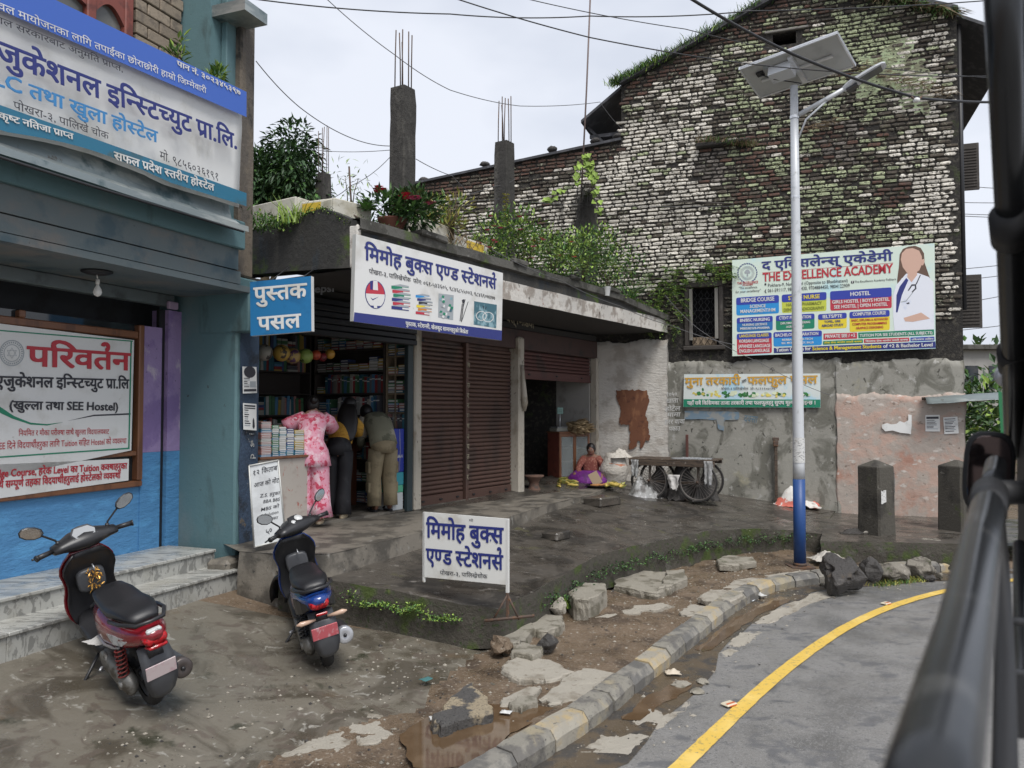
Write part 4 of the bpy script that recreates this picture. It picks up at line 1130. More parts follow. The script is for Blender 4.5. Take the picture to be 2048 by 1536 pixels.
panel([(932,525),(1504,487),(1506,680),(934,706)],.45,0,3)
panel([(63,772),(398,752),(398,887),(64,905)],.40,0,4)
panel([(428,750),(787,730),(787,870),(428,888)],.38,0,5)
panel([(820,738),(1086,722),(1088,865),(822,880)],.38,0,6)
panel([(1112,716),(1486,697),(1488,884),(1114,904)],.33,0,6)
panel([(63,920),(388,906),(390,1098),(66,1116)],.28,0,3)
panel([(404,905),(856,888),(856,1024),(406,1040)],.40,0,1)
rr([(870,918),(1183,908),(1184,964),(870,975)],1,3);rr([(1193,908),(1898,880),(1900,932),(1195,962)],1,5)
rr([(866,988),(1237,970),(1238,1005),(866,1022)],.6,5);rr([(1246,970),(1668,954),(1670,990),(1247,1005)],.6,3);rr([(1680,955),(1902,946),(1903,982),(1681,990)],.6,0)
rr([(408,1052),(1912,990),(1915,1050),(408,1100)],.3,7)
import itertools
def disc(mi,cx,cy,r0,r1,lift,n=24,rx=1.0):
 P0=[FA.px(*Z(cx+rx*r0*math.cos(2*math.pi*k/n),cy+r0*math.sin(2*math.pi*k/n)),B)for k in range(n)]
 P1=[FA.px(*Z(cx+rx*r1*math.cos(2*math.pi*k/n),cy+r1*math.sin(2*math.pi*k/n)),B)for k in range(n)]
 q.add([(a,-B-lift,b)for a,b in P0+P1],[(k,(k+1)%n,n+(k+1)%n,n+k)for k in range(n)],mi)
disc(9,162,354,66,63,.003);disc(9,162,354,46,43,.003);disc(9,162,354,57,52,.003)
for k in range(22):
 a=math.pi*(.62)+2*math.pi*k/22*.88;cx,cy=162+88*math.cos(a),354+88*math.sin(a)
 t=a+(math.pi/2 if math.cos(a)>0 else-math.pi/2)
 u=(math.cos(t+.5),math.sin(t+.5));v=(-u[1],u[0])
 poly_px(q,FA,B,[Z(cx-u[0]*14,cy-u[1]*14),Z(cx+v[0]*6,cy+v[1]*6),Z(cx+u[0]*14,cy+u[1]*14),Z(cx-v[0]*6,cy-v[1]*6)],7,.003+.0002*(k%3))
for(dx,dy,r)in((0,-14,20),(-16,-6,12),(16,-6,12)):
 disc(9,162+dx,354+dy,r,1,.0034+.0003*r/20)
poly_px(q,FA,B,[Z(158,350),Z(167,350),Z(170,384),Z(154,384)],9,.0045)
done(q,'printed_panel')
q=prints(bb,[m_sblue,m_red,m_ink,m_white,m_yel,mat('olive_print',(.22,.25,.03),.5)])
T=lambda mi,t,x0,y0,x1,y1,h,w='r',sl=0:lp(q,B,mi,FA,Z,t,x0,y0,x1,y1,h/4.6545,w,sl,.006)
T(0,'द एक्सिलेन्स् एकेडेमी',300,322,1512,236,78,'b')
T(1,'THE EXCELLENCE ACADEMY',306,434,1516,350,78,'b')
poly_px(q,FA,B,[Z(300,350),Z(1520,258),Z(1520,261),Z(300,353)],1,.004)
T(2,'Pokhara-9, New Road (Opposite to Bhatbhateni)',352,484,1098,438,30)
T(2,'The Excellence Academy Pokhara',1160,446,1546,420,20)
rrect_px(q,FA,B,[Z(1127,428),Z(1155,426),Z(1155,450),Z(1127,452)],.8,2,.004)
T(3,'f',1136,448,1146,447,20,'b')
T(2,'061-591117, 9856023430, 9704884450, 9804122909',352,534,1116,486,32)
T(2,'•',318,490,344,488,60);T(2,'(',322,534,340,532,26,'b')
T(1,'THE EXCELLENCE',68,462,262,448,22,'b');T(1,'ACADEMY',116,474,216,468,12,'b')
T(2,'"The excellence,',78,506,256,494,22,'r',.3);T(2,'for your excellency"',50,542,284,526,22,'r',.3)
T(3,'BRIDGE COURSE',100,628,414,610,36,'b');T(3,'SCIENCE',184,680,332,672,28,'b');T(3,'MANAGEMENT/HM',96,728,424,710,30,'b')
T(4,'STAFF NURSE',542,606,836,588,36,'b');T(5,'HA/CMA/PHARMACY',524,664,856,646,28,'b');T(5,'DENTAL/RADIOGRAPHY',500,712,880,690,28,'b')
T(3,'HOSTEL',1118,568,1306,558,36,'b');T(3,'GIRLS HOSTEL | BOYS HOSTEL',950,640,1484,612,30,'b');T(3,'SEE HOSTEL | OPEN HOSTEL',968,686,1468,658,30,'b')
T(3,'BN/BSC NURSING',92,810,372,796,28,'b');T(3,'NURSING LISCENCE',116,848,346,838,20,'b');T(3,'MBBS/BDS/B-PHARMA',94,882,370,872,20,'b')
T(3,'CTEVT PREPARATION',456,788,756,774,28,'b');T(3,'DIPLOMA ENGINEERING',470,834,748,820,20,'b');T(3,'AGRICULTURE',524,866,688,858,20,'b')
T(3,'IELTS/PTE',862,776,1044,766,30,'b');T(0,'TOFEL, GRE',878,818,1030,810,20,'b');T(0,'ABROAD STUDY',854,856,1056,846,22,'b')
T(3,'COMPUTER COURSE',1142,754,1452,738,30,'b');T(1,'BASIC, DIPLOMA & ADVANCED',1130,806,1472,790,20,'b');T(1,'COMPUTER PROGRAMMING',1138,842,1462,828,21,'b');T(1,'GRAPHICS DESIGNING',1172,878,1428,866,21,'b')
T(4,'LANGUAGE CLASSES',88,954,360,942,26,'b');T(3,'KOREAN LANGUAGE',86,1004,364,996,30,'b');T(3,'JAPANESE LANGUAGE',80,1052,376,1044,30,'b');T(3,'ENGLISH LANGUAGE',86,1096,370,1088,30,'b')
T(3,'BACHELOR PREPARATION',420,948,824,930,28,'b');T(3,'BE/BBA/BBS/IT/B-TECH',484,986,772,974,18,'b');T(3,'BSC. MICROBIOLOGY, BALLB',480,1016,778,1008,18,'b')
T(3,'PRIVATE SEE / +2',884,960,1166,948,30,'b');T(3,'TUITION FOR SEE STUDENTS (ALL SUBJECTS)',1208,950,1886,922,26,'b')
T(4,'लोक सेवा आयोग तयारी कक्षा',876,1012,1228,998,15,'b');T(3,'शिक्षक सेवा आयोग तयारी कक्षा',1262,998,1656,982,15,'b');T(3,'प्रशिक्षण तालिम',1690,982,1894,974,15,'b')
T(3,'Tution Classes for',428,1086,752,1072,32,'b');T(4,'Science & Management Students',766,1074,1410,1050,32,'b');T(3,'of +2 & Bachelor Level',1426,1050,1888,1036,32,'b')
done(q,'lettering')
q=prints(bb,[m_hair_p,m_skin_p,m_coat,m_sblue,m_ink,m_greyp2])
def pz(mi,pts,lift):poly_px(q,FA,B,[Z(*p)for p in pts],mi,lift)
pz(0,[(1660,108),(1722,100),(1775,120),(1806,170),(1812,260),(1840,340),(1868,420),(1780,400),(1600,400),(1560,460),(1556,420),(1572,300),(1580,180),(1610,130)],.003)
pz(2,[(1640,360),(1750,355),(1850,390),(1893,440),(1900,878),(1532,892),(1518,760),(1520,560),(1545,470)],.0034)
pz(1,[(1655,340),(1742,340),(1742,372),(1690,440),(1650,392)],.0038)
pz(1,[(1600,170),(1640,130),(1700,122),(1760,145),(1786,200),(1788,270),(1762,330),(1700,366),(1650,356),(1608,300),(1590,230)],.0042)
pz(1,[(1786,230),(1806,222),(1812,250),(1796,285),(1784,280)],.0046)
pz(3,[(1640,400),(1660,420),(1600,560),(1560,720),(1545,720),(1550,560),(1580,480)],.0046)
pz(4,[(1768,372),(1776,374),(1738,460),(1728,458)],.0046)
pz(4,[(1690,460),(1732,458),(1736,500),(1700,535),(1690,530),(1722,496),(1720,472),(1696,474),(1664,520),(1654,518)],.005)
pz(5,[(1700,532),(1706,534),(1640,620),(1590,628),(1590,622),(1636,612)],.0048)
pz(4,[(1640,634),(1668,626),(1670,640),(1650,644)],.005)
pz(1,[(1616,772),(1780,722),(1862,778),(1700,808),(1630,804)],.0052)
done(q,'printed_figure')
Z=crop(480,440,3.338);B=.16
c2=[(712,468),(1006,546),(1003,681),(707,642)]
sb=board('shop_signboard','white bookshop signboard with navy lettering and rows of pictures on the canopy edge',CT,B,c2,.05,m_white,'sign',m_steel)
q=prints(sb,[m_sblue,m_crim,m_cyan,m_green,m_yel,m_ink,m_greyp2,mat('print_dark_teal',(.05,.14,.18),.4,layers=[((.25,.4,.45),6,.5,.62)]),m_white,mat('print_orange',(.6,.22,.03),.4)])
P2=lambda mi,pts,lift=.002:poly_px(q,CT,B,[Z(*p)for p in pts],mi,lift)
P2(0,[(763,616),(1748,738),(1746,804),(757,678)])
n=22;cx,cy=902,498
E_=lambda r,a:(cx+68*r*math.cos(a),cy+95*r*math.sin(a)+8*r*math.cos(a))
P2(0,[E_(1,2*math.pi*k/n)for k in range(n)],.002)
P2(1,[E_(.93,math.pi+math.pi*k/12)for k in range(13)],.003)
P2(8,[E_(.93,a)for a in[R(x)for x in range(-5,60,10)]]+[E_(.93,a)for a in[R(x)for x in range(120,186,10)]],.0035)
P2(8,[(888,404),(916,408),(920,470),(886,466)],.004);P2(0,[(866,408),(886,404),(884,466),(868,464)],.004)
P2(0,[(868,516),(884,528),(925,512),(884,536)],.005);P2(8,[(890,562),(914,566),(914,590),(892,586)],.004)
def stack(x,y0,w,cols,hh,sk):
 for k,mi in enumerate(cols):
  y=y0+k*hh;s_=sk*((k*37)%5-2)
  P2(mi,[(x+s_,y),(x+w+s_,y+hh*.5),(x+w+s_,y+hh*1.25),(x+s_,y+hh*.75)],.002+.0003*k);P2(8,[(x+w*.62+s_,y+hh*.45),(x+w+s_,y+hh*.62),(x+w+s_,y+hh*1.05),(x+w*.62+s_,y+hh*.85)],.0026+.0003*k)
  P2(6,[(x+s_,y),(x+w*.5+s_,y-hh*.35),(x+w+s_,y+hh*.1),(x+w+s_,y+hh*.5)],.0024+.0003*k)
stack(1016,438,116,[3,1,3,0,1,0],27,3)
stack(1182,500,92,[2,0,5,4,9,1],22,5)
P2(6,[(1325,490),(1426,502),(1422,668),(1322,650)],.002)
for k in range(22):
 x,y=1330+random.random()*80,500+random.random()*140;P2([3,8,6,7][k%4],[(x,y),(x+14,y+4),(x+10,y+22),(x-6,y+14)],.0025+.0002*k)
for(x,y,x2,y2,w)in((1480,560,1465,675,5),(1488,560,1474,678,5),(1520,545,1475,680,4),(1500,530,1482,600,4)):
 P2(5,[(x,y),(x+w,y),(x2+w,y2),(x2,y2)],.002+.0005*w)
P2(5,[(1480,535),(1496,527),(1500,548),(1486,560)],.003)
P2(7,[(1563,542),(1714,566),(1710,722),(1559,698)],.002)
for(bx,by,r)in((1610,640,36),(1655,648,38)):
 nn=20
 for k in range(nn):
  a,b=2*math.pi*k/nn,2*math.pi*(k+1)/nn
  P2(8,[(bx+r*math.cos(a),by+r*.9*math.sin(a)),(bx+r*math.cos(b),by+r*.9*math.sin(b)),(bx+(r-5)*math.cos(b),by+(r-5)*.9*math.sin(b)),(bx+(r-5)*math.cos(a),by+(r-5)*.9*math.sin(a))],.003)
P2(5,[(1618,575),(1626,572),(1628,600)],.003);P2(5,[(1640,578),(1646,580),(1634,604)],.003)
done(q,'printed_picture')
q=prints(sb,[m_sblue,m_ink,m_white])
T=lambda mi,t,x0,y0,x1,y1,h,w='r',sl=0:lp(q,B,mi,CT,Z,t,x0,y0,x1,y1,h/3.338,w,sl,.004)
T(0,'मिमोह बुक्स एण्ड स्टेशनर्स',832,264,1708,462,96,'b')
T(1,'पोखरा-३, पालिखेचोक  फोन: ०६१-५४३६०५, ९८४६८५५००३, ९८४६९०७४७७',860,356,1702,534,32,'r')
T(2,'पुस्तक, स्टेशनरी, खेलकुद सामानहरुको बिक्रेता',1104,704,1520,760,28,'b')
done(q,'lettering')
HB=Frame(0,0,0);p=at(500,600,7.9);p2=at(622,600,7.75)
HB=Frame(p.x,p.y,math.atan2(p2.y-p.y,p2.x-p.x))
m_sblue2=mat('hanging_sign_blue',(.02,.17,.38),.45,layers=[((.015,.12,.28),3,.5,.7),((.12,.13,.12),16,.7,.78)])
hb=board('hanging_sign','small blue bookshop sign with white lettering hanging beside the teal pier',HB,0,[(500,564),(622,552),(623,662),(501,672)],.06,m_sblue2,'sign',m_white)
q=prints(hb,[m_white]);Z=crop(480,440,3.338)
lp(q,0,0,HB,Z,'पुस्तक',96,545,446,515,100/3.338,'b');lp(q,0,0,HB,Z,'पसल',122,738,406,715,96/3.338,'b')
done(q,'lettering')
q=MB();q.tube([(.2,.03,HB.px(540,562)[1]),(.24,.35,3.64)],.006,4);q.tube([(.55,.03,HB.px(600,556)[1]),(.50,.45,3.64)],.006,4);q.build('hanging_wire',m_black_rail,hb)
g1=on_plat(851,1165);SS=Frame(0,0,0)
pR=onz(1013,1245,.12);pL=on_plat(851,1172)
p1=Vector((pR.x,pR.y,0));
Yr=6.95;Yl=7.35
pl_,pr_=at(848,1090,Yl),at(1015,1090,Yr)
SS=Frame(pl_.x,pl_.y,math.atan2(pr_.y-pl_.y,pr_.x-pl_.x))
m_sw=mat('standing_sign_white',(.70,.70,.67),.45,layers=[((.55,.53,.48),3,.5,.7),((.30,.24,.18),8,.70,.76,(1,1,.5))])
ssn=board('standing_sign','white standing board with navy hand-painted lettering on the platform corner',SS,0,[(846,1024),(1015,1038),(1014,1170),(847,1154)],.022,m_sw,'sign')
q=prints(ssn,[m_sblue,m_ink]);Z=crop(660,980,3.103)
T=lambda mi,t,x0,y0,x1,y1,h,w='r',sl=0:lp(q,0,mi,SS,Z,t,x0,y0,x1,y1,h/3.103,w,sl,.004)
T(0,'मिमोह बुक्स',600,292,1076,332,100,'b');T(0,'एण्ड स्टेशनर्स',598,448,1074,496,94,'b');T(1,'पोखरा-३, पालिखेचोक',684,524,978,550,26,'r');T(1,'मो',864,194,890,196,14)
done(q,'lettering')
zt_l=SS.px(846,1024)[1];zl=SS.px(848,1154)[1];xr=SS.px(1014,1100)[0];zr=SS.px(1014,1170)[1]
q=MB();q.bbox(-.012+SS.px(847,1100)[0],.012+SS.px(847,1100)[0],.0,.024,SS.px(849,1165)[1],zt_l,.003);q.bbox(xr-.014,xr+.014,-.002,.026,SS.px(1013,1186)[1],SS.px(1015,1038)[1],.003)
q.build('frame_post',mat('white_painted_iron',(.62,.62,.6),.5,layers=[((.3,.2,.13),20,.62,.7)]),ssn)
zb=SS.px(1013,1240)[1]
q=MB();q.bbox(xr-.013,xr+.013,.0,.024,zb,SS.px(1013,1186)[1],.003);q.tube([(xr,.01,zb+.22),(xr-.11,-.05,zb)],.010,5);q.tube([(xr,.01,zb+.22),(xr+.09,.06,zb)],.010,5);q.tube([(xr-.17,-.11,zb),(xr+.20,.14,zb+.03)],.014,5)
q.build('iron_foot',m_rust,ssn)
B=.10;Z=crop(1340,460,2.648)
vb=board('vegetable_banner','green and white vegetable shop banner with orange lettering on the plaster wall',FA,B,[Z(75,764),Z(796,760),Z(797,941),Z(70,938)],.03,mat('banner_pale',(.66,.71,.68),.45,layers=[((.45,.65,.75),2,.5,.62)]),'banner',m_steel)
q=prints(vb,[m_green,mat('veg_dark_green',(.03,.16,.04),.6,rnd=.4),mat('veg_yellow',(.66,.55,.12),.6,rnd=.2),mat('veg_pale',(.62,.68,.48),.6,rnd=.2),m_white])
poly_px(q,FA,B,[Z(72,896),Z(796,898),Z(796,940),Z(71,937)],0)
rv=random.Random(5)
def blob(mi,x,y,rx,ry,lift,n=10):poly_px(q,FA,B,[Z(x+rx*math.cos(2*math.pi*k/n)*rv.uniform(.8,1.1),y+ry*math.sin(2*math.pi*k/n)*rv.uniform(.8,1.1))for k in range(n)],mi,lift)
i_=0
for cx,cy,w,h,cols in((165,858,50,26,(1,1,2)),(235,868,36,18,(2,2,3)),(300,872,26,16,(1,)),(335,868,22,15,(3,)),(388,872,30,14,(1,)),(445,872,24,16,(3,1)),(510,874,28,14,(3,2)),(580,870,34,18,(1,2,3)),(720,868,38,20,(1,1,3))):
 for k in range(9):
  i_+=1;blob(cols[k%len(cols)],cx+rv.uniform(-w,w)*.8,cy+rv.uniform(-h,h)*.7,rv.uniform(6,13),rv.uniform(5,10),.002+.00008*i_)
done(q,'printed_picture')
q=prints(vb,[mat('print_ochre',(.60,.33,.04),.5),m_ink,m_white,m_red])
T=lambda mi,t,x0,y0,x1,y1,h,w='r',sl=0:lp(q,B,mi,FA,Z,t,x0,y0,x1,y1,h/2.648,w,sl,.013)
T(0,'मुना तरकारी',80,822,374,818,42,'b');T(1,'तथा',384,810,408,800,14,'b');T(0,'फलफुल पसल',412,818,780,812,44,'b')
T(1,'पोखरा-३ पालिखेचोक  मो:-९८१११०७५०८',270,846,560,846,12)
T(2,'यहाँ सबै किसिमका ताजा तरकारी तथा फलफुलहरु सुपथ मूल्यमा पाइन्छ ।',92,926,772,924,20,'b')
done(q,'lettering')
B=1.06;Z=crop(0,0,3.658)
n=46
q=MB();vs=[];top=lambda x:-43+.475*x if x<484 else 187;
rows=10
def bn_bot(x):return 268+(413-268)*x/475-16*math.sin(math.pi*min(1,max(0,x/330)))*(1 if x<330 else 0)-0
for k in range(n+1):
 x=-150+(481+150)*k/n
 for r_ in range(rows+1):
  t=r_/rows;y=top(x)*(1-t)+bn_bot(x)*t
  wv_=.018*nz3(x*.012,y*.012,2,1.2)*(1 if r_ else.3)+(.05*max(0,nz3(x*.02,3,1,1.0)))*(t**6)
  a=LB.px(x,y,B);vs.append((a[0],-B-wv_*0.6+(.10*t-.05)*.4,a[1]))
W=rows+1
q.add(vs,[(k*W+r_,(k+1)*W+r_,(k+1)*W+r_+1,k*W+r_+1)for k in range(n)for r_ in range(rows)],0,True)
bn=q.build('banner',m_white,recalc=False);bn.matrix_world=LB.m;tag(bn,'big blue and white institute banner stretched above the tin awning','banner')
mdf=bn.modifiers.new('thick','SOLIDIFY');mdf.thickness=.004
q=prints(bn,[m_royal,m_tealp]);L=.075
def strip(mi,f0,f1,lift):
 v=[]
 for k in range(n+1):
  x=-150+631*k/n
  for y in(f0(x),f1(x)):a=LB.px(x,y,B);v.append((a[0],-B-lift,a[1]))
 q.add(v,[(2*k,2*k+2,2*k+3,2*k+1)for k in range(n)],mi)
strip(0,lambda x:top(x)+.5,lambda x:30+(236-30)*x/481,L);strip(1,lambda x:218+(386-218)*x/476,lambda x:bn_bot(x)-1,L)
done(q,'printed_band')
q=prints(bn,[m_white,m_sblue,m_lblue,m_ink])
T=lambda mi,t,x0,y0,x1,y1,h,w='r',sl=0:lp(q,B,mi,LB,Z,t,x0,y0,x1,y1,h/3.658,w,sl,.081)
T(0,'भविष्यको उज्ज्वल मायोजनका लागि तपाईंका छोराछोरी हाम्रो जिम्मेवारी',-700,-170,1460,692,62,'r')
T(0,'पान नं. ३०२३४५३९७',1244,490,1712,706,40,'b')
T(3,'नेपाल सरकारबाट अनुमति प्राप्त,',-180,140,848,540,52,'r')
T(1,'एजुकेशनल इन्स्टिच्युट प्रा.लि.',-230,402,1690,1100,165,'b')
T(2,'SLC तथा खुला होस्टेल',-215,590,1100,1052,110,'b')
T(3,'पोखरा-३, पालिखे चोक',40,806,740,1030,60,'r')
T(3,'मो. ९८५६०३६१९१',1116,1170,1552,1330,62,'r')
T(0,'उत्कृष्ट नतिजा प्राप्त',-160,850,480,1030,50,'b');T(0,'सफल प्रदेश स्तरीय होस्टेल',780,1172,1516,1404,60,'b')
done(q,'lettering')
q=MB();
for(x,y)in((470,190),(480,300),(300,100)):a=LB.px(x,y,B);q.tube([(a[0],-B+.02,a[1]),(a[0]+.02,-.7,a[1]+.05)],.012,5)
q.build('tie_rod',m_rust,bn)
B=.055;Z=crop(0,400,2.133)
q=None
ws=board('window_sign','white institute sign with red lettering in the shop window frame',LB,B,[(-260,655-40),Z(572,598),Z(560,1068),(-260,1010)],.02,m_white,'sign')
def edge_y(p,qn,x):return p[1]+(qn[1]-p[1])*(x-p[0])/(qn[0]-p[0])
q=prints(ws,[m_green,m_red,m_ink,m_greyp2,m_sblue])
P7=lambda mi,pts,lift=.002:poly_px(q,LB,B,[Z(*p)for p in pts],mi,lift)
P7(0,[(-500,513),(566,600),(566,605),(-500,519)]);P7(0,[(556,600),(562,600),(552,1062),(546,1062)],.0025);P7(0,[(-500,1128),(552,1056),(552,1062),(-500,1134)],.003)
P7(0,[(-60,850),(0,882),(60,922),(130,950),(200,956),(270,948),(200,962),(130,958),(50,932),(-60,880)],.002)
P7(2,[(285,943),(400,916),(557,909),(557,916),(400,922)],.002)
nn=26
for(r0,r1)in((54,50),(36,33),(50,37)):
 if r0==50:continue
 for k in range(nn):
  a,b=2*math.pi*k/nn,2*math.pi*(k+1)/nn;P7(3,[(50+r*math.cos(t)*.98,653+r*math.sin(t)*1.04)for r,t in((r0,a),(r0,b),(r1,b),(r1,a))],.002)
for s_ in(0,math.pi):
 P_=[(50+24*math.cos(s_-math.pi/2+2*math.pi*k/3),653+24*math.sin(s_-math.pi/2+2*math.pi*k/3))for k in range(3)]
 for k in range(3):
  a,b=P_[k],P_[(k+1)%3];P7(3,[a,b,(b[0]*.88+50*.12,b[1]*.88+653*.12),(a[0]*.88+50*.12,a[1]*.88+653*.12)],.002+.0004*(k+1))
for k in range(30):
 a=2*math.pi*k/30;P7(3,[(50+r*math.cos(t),653+r*math.sin(t)*1.04)for r,t in((47,a),(47,a+.12),(40,a+.12),(40,a))],.002)
T=lambda mi,t,x0,y0,x1,y1,h,w='r',sl=0:lp(q,B,mi,LB,Z,t,x0,y0,x1,y1,h/2.133,w,sl,.004)
T(1,'परिवर्तन',116,706,552,726,90,'b');T(2,'एजुकेशनल इन्स्टिच्युट प्रा.लि',-24,796,548,804,50,'b')
T(2,'(खुल्ला तथा SEE Hostel)',36,892,504,898,38,'b')
T(1,'नियमित र मौका परीक्षा साथै खुल्ला विद्यालयबाट',78,1006,464,998,24,'r');T(1,'SEE दिने विद्यार्थीहरुका लागि Tuition सहित Hostel को व्यवस्था',-20,1064,538,1038,28,'r')
done(q,'lettering')
ws2=board('window_sign','lower white strip sign with red tuition lettering under the larger window sign',LB,B,[(-260,1140-200-0),Z(550,1104),Z(548,1196),(-260,1005+28)],.02,m_white,'sign')
q=prints(ws2,[m_red,m_ink])
T(0,'Bridge Course, हरेक Level का Tuition कक्षाहरुका',-60,1186,540,1146,32,'b');T(0,'साथै सम्पूर्ण तहका विद्यार्थीहरुलाई होस्टेलको व्यवस्था',-40,1232,512,1186,32,'b')
done(q,'lettering')
m_paper=mat('white_paper',(.72,.72,.70),.7,layers=[((.55,.55,.53),6,.55,.7)])
PWO=PW+.045
def poster(label,FR,out,c,rows,Zc=None,extra=None,seed=1):
 o=board('poster',label,FR,out,c,.002,m_paper,'poster')
 q=prints(o,[m_ink,m_greyp2]);r=random.Random(seed)
 tl,tr,br,bl=[Vector(p)for p in c]
 def uv(u,v):a=tl.lerp(tr,u);b=bl.lerp(br,u);p=a.lerp(b,v);return tuple(p)
 for(u0,v0,u1,v1,mi)in rows:poly_px(q,FR,out,[uv(u0,v0),uv(u1,v0),uv(u1,v1),uv(u0,v1)],mi,.002)
 if extra:extra(q,uv)
 done(q,'print');return o
def lines(v0,v1,n,u0=.08,u1=.92,seed=1):
 r=random.Random(seed);return[(u0,v0+(v1-v0)*k/n,u0+(u1-u0)*r.uniform(.55,1),v0+(v1-v0)*(k+.45)/n,k%3==1)for k in range(n)]
def ex1(q,uv):
 n=16;poly_px(q,LB,PWO,[uv(.5+.42*math.cos(2*math.pi*k/n),.20+.22*math.sin(2*math.pi*k/n))for k in range(n)],0,.0026)
poster('black and white poster with a dark disc, upper of two on the navy strip',LB,PWO,[(485,733),(513,734),(514,786),(486,787)],[(.06,.84,.95,.93,0),(.5,.55,.92,.78,1)]+lines(.42,.8,6,.08,.5,2),extra=ex1)
def ex2(q,uv):poly_px(q,LB,PWO,[uv(.70,.62),uv(.76,.52),uv(.82,.62),uv(.86,.85),uv(.78,.95),uv(.68,.88)],0,.0026)
poster('black and white leaflet with a bottle shape, lower of two on the navy strip',LB,PWO,[(486,806),(513,808),(513,861),(487,859)],[(.08,.06,.9,.12,0),(.08,.16,.9,.2,0)]+lines(.24,.9,8,.08,.55,4),extra=ex2)
Zp=crop(1840,700,3.84)
poster('white notice with dark heading on the pink wall, left of a pair',FA,.075,[Zp(42,500),Zp(152,498),Zp(154,626),Zp(42,625)],[(.06,.10,.92,.24,0)]+lines(.3,.9,8,.08,.92,3))
poster('white tilted notice on the pink wall, right of a pair',FA,.075,[Zp(178,517),Zp(288,511),Zp(298,640),Zp(188,646)],lines(.1,.92,9,.08,.92,6))
q=MB();Zt=crop(1340,460,2.648)
pp=[(1122,1032),(1150,1022),(1172,1030),(1200,1026),(1218,1012),(1240,1020),(1262,1008),(1262,976),(1280,980),(1280,1040),(1276,1082),(1262,1078),(1220,1074),(1180,1062),(1140,1066),(1124,1050)]
a=[FA.px(*Zt(*p),.076)for p in pp];q.add([(x,-.076,z)for x,z in a],[tuple(range(len(a)))]);q.add([(x,-.074,z)for x,z in a],[tuple(range(len(a)))[::-1]])
o=q.build('torn_poster',m_paper,recalc=False);o.matrix_world=FA.m;tag(o,'ragged remains of a torn white poster on the pink wall','poster')
WBF=Frame(0,0,0);a=at(505,1000,7.75);b=at(562,1000,7.95);WBF=Frame(a.x,a.y,math.atan2(b.y-a.y,b.x-a.x))
Z=crop(480,860,6.144)
wb=board('whiteboard','tall whiteboard with handwritten notes leaning beside the shop entrance',WBF,0,[Z(110,440),Z(468,372),Z(560,1340),Z(172,1440)],.018,mat('whiteboard_white',(.68,.70,.70),.3,layers=[((.55,.56,.56),3,.5,.68)]),'whiteboard',m_steel)
q=MB();c=[WBF.px(*Z(*p))for p in[(110,440),(468,372),(560,1340),(172,1440)]]
for k in range(4):A_,B_=c[k],c[(k+1)%4];q.tube([(A_[0],-.004,A_[1]),(B_[0],-.004,B_[1])],.009,4)
q.build('frame',m_steel,wb)
q=prints(wb,[m_ink])
for t,x0,y0,x1,y1,h in(('१२ किताब',150,560,456,490,60),('आज को नोट',168,708,478,640,56),('Z.S. हरुका',240,830,486,790,40),('BBA BBS',280,900,486,868,40),('MBS को',250,1000,476,950,40),('Solution',296,1060,472,1020,34),('हरुका',340,1112,460,1092,34),('५०',320,1290,400,1250,70)):
 lp(q,0,0,WBF,Z,t,x0,y0,x1,y1,h/6.144,'r',.2)
done(q,'handwriting')

# solar street lamp
m_lampw=mat('galvanised_white_paint',(.60,.62,.64),.45,metal=.15,layers=[((.45,.47,.48),8,.56,.7),((.28,.22,.17),22,.70,.76)],bump=(60,.1,.003))
m_lampb=mat('lamp_base_blue',(.018,.065,.22),.45,layers=[((.03,.09,.26),4,.5,.7),((.06,.05,.045),12,.66,.74)])
m_panelback=mat('solar_panel_back',(.46,.47,.46),.5,layers=[((.38,.39,.38),3,.5,.7)])
m_alu=mat('aluminium',(.72,.73,.74),.3,metal=.7)
m_blackp=mat('black_plastic',(.02,.02,.022),.4)
lb0=onz(1600,1128,0);YL_=lb0.y
lamp=thing('street_lamp','tall white solar street lamp with blue base rising in front of the big billboard','street lamp',(lb0.x,lb0.y,0))
def lpz(px,py):return at(px,py,YL_)-lb0
zb=lpz(1600,958).z;zt=lpz(1591,172).z
q=MB();q.lathe([(.082,0),(.082,zb)],20);q.build('base_sleeve',m_lampb,lamp)
q=MB();q.lathe([(.090,-.02),(.090,.02)],20);q.box(-.16,.16,-.16,.16,-.05,-.02);q.build('base_plate',m_rust,lamp)
q=MB();q.lathe([(.081,zb+.001),(.078,zb+.2),(.060,lpz(1593,400).z),(.052,zt)],20);q.build('pole',m_lampw,lamp)
q=MB()
for z_ in(lpz(1593,235).z,lpz(1593,395).z):q.lathe([(.062,z_-.02),(.064,z_),(.062,z_+.02)],16,caps=False)
q.build('collar',m_alu,lamp)
q=MB();zs=lpz(1600,925).z;
for(z0_,z1_,r_)in((lpz(1600,925).z,lpz(1600,875).z,.0835),):
 vs=[];n=10
 for k in range(n+1):
  a=R(200+140*k/n);vs+=[(r_*math.cos(a),r_*math.sin(a),z0_),(r_*math.cos(a),r_*math.sin(a),z1_)]
 q.add(vs,[(2*k,2*k+2,2*k+3,2*k+1)for k in range(n)],0,True)
q.build('sticker',mat('weathered_leaflet',(.62,.62,.60),.7,layers=[((.2,.2,.2),30,.54,.6,(1,1,4)),((.3,.28,.25),5,.6,.7)]),lamp,recalc=False)
def rel(px,py,Y):return at(px,py,Y)-lb0
A_,B_,C_=rel(1477,139,YL_+.1),rel(1675,66,YL_-.8),rel(1712,132,YL_-.3)
D_=A_+(C_-B_)
nrm=(B_-A_).cross(D_-A_).normalized();
if nrm.z<0:nrm=-nrm
th=.035
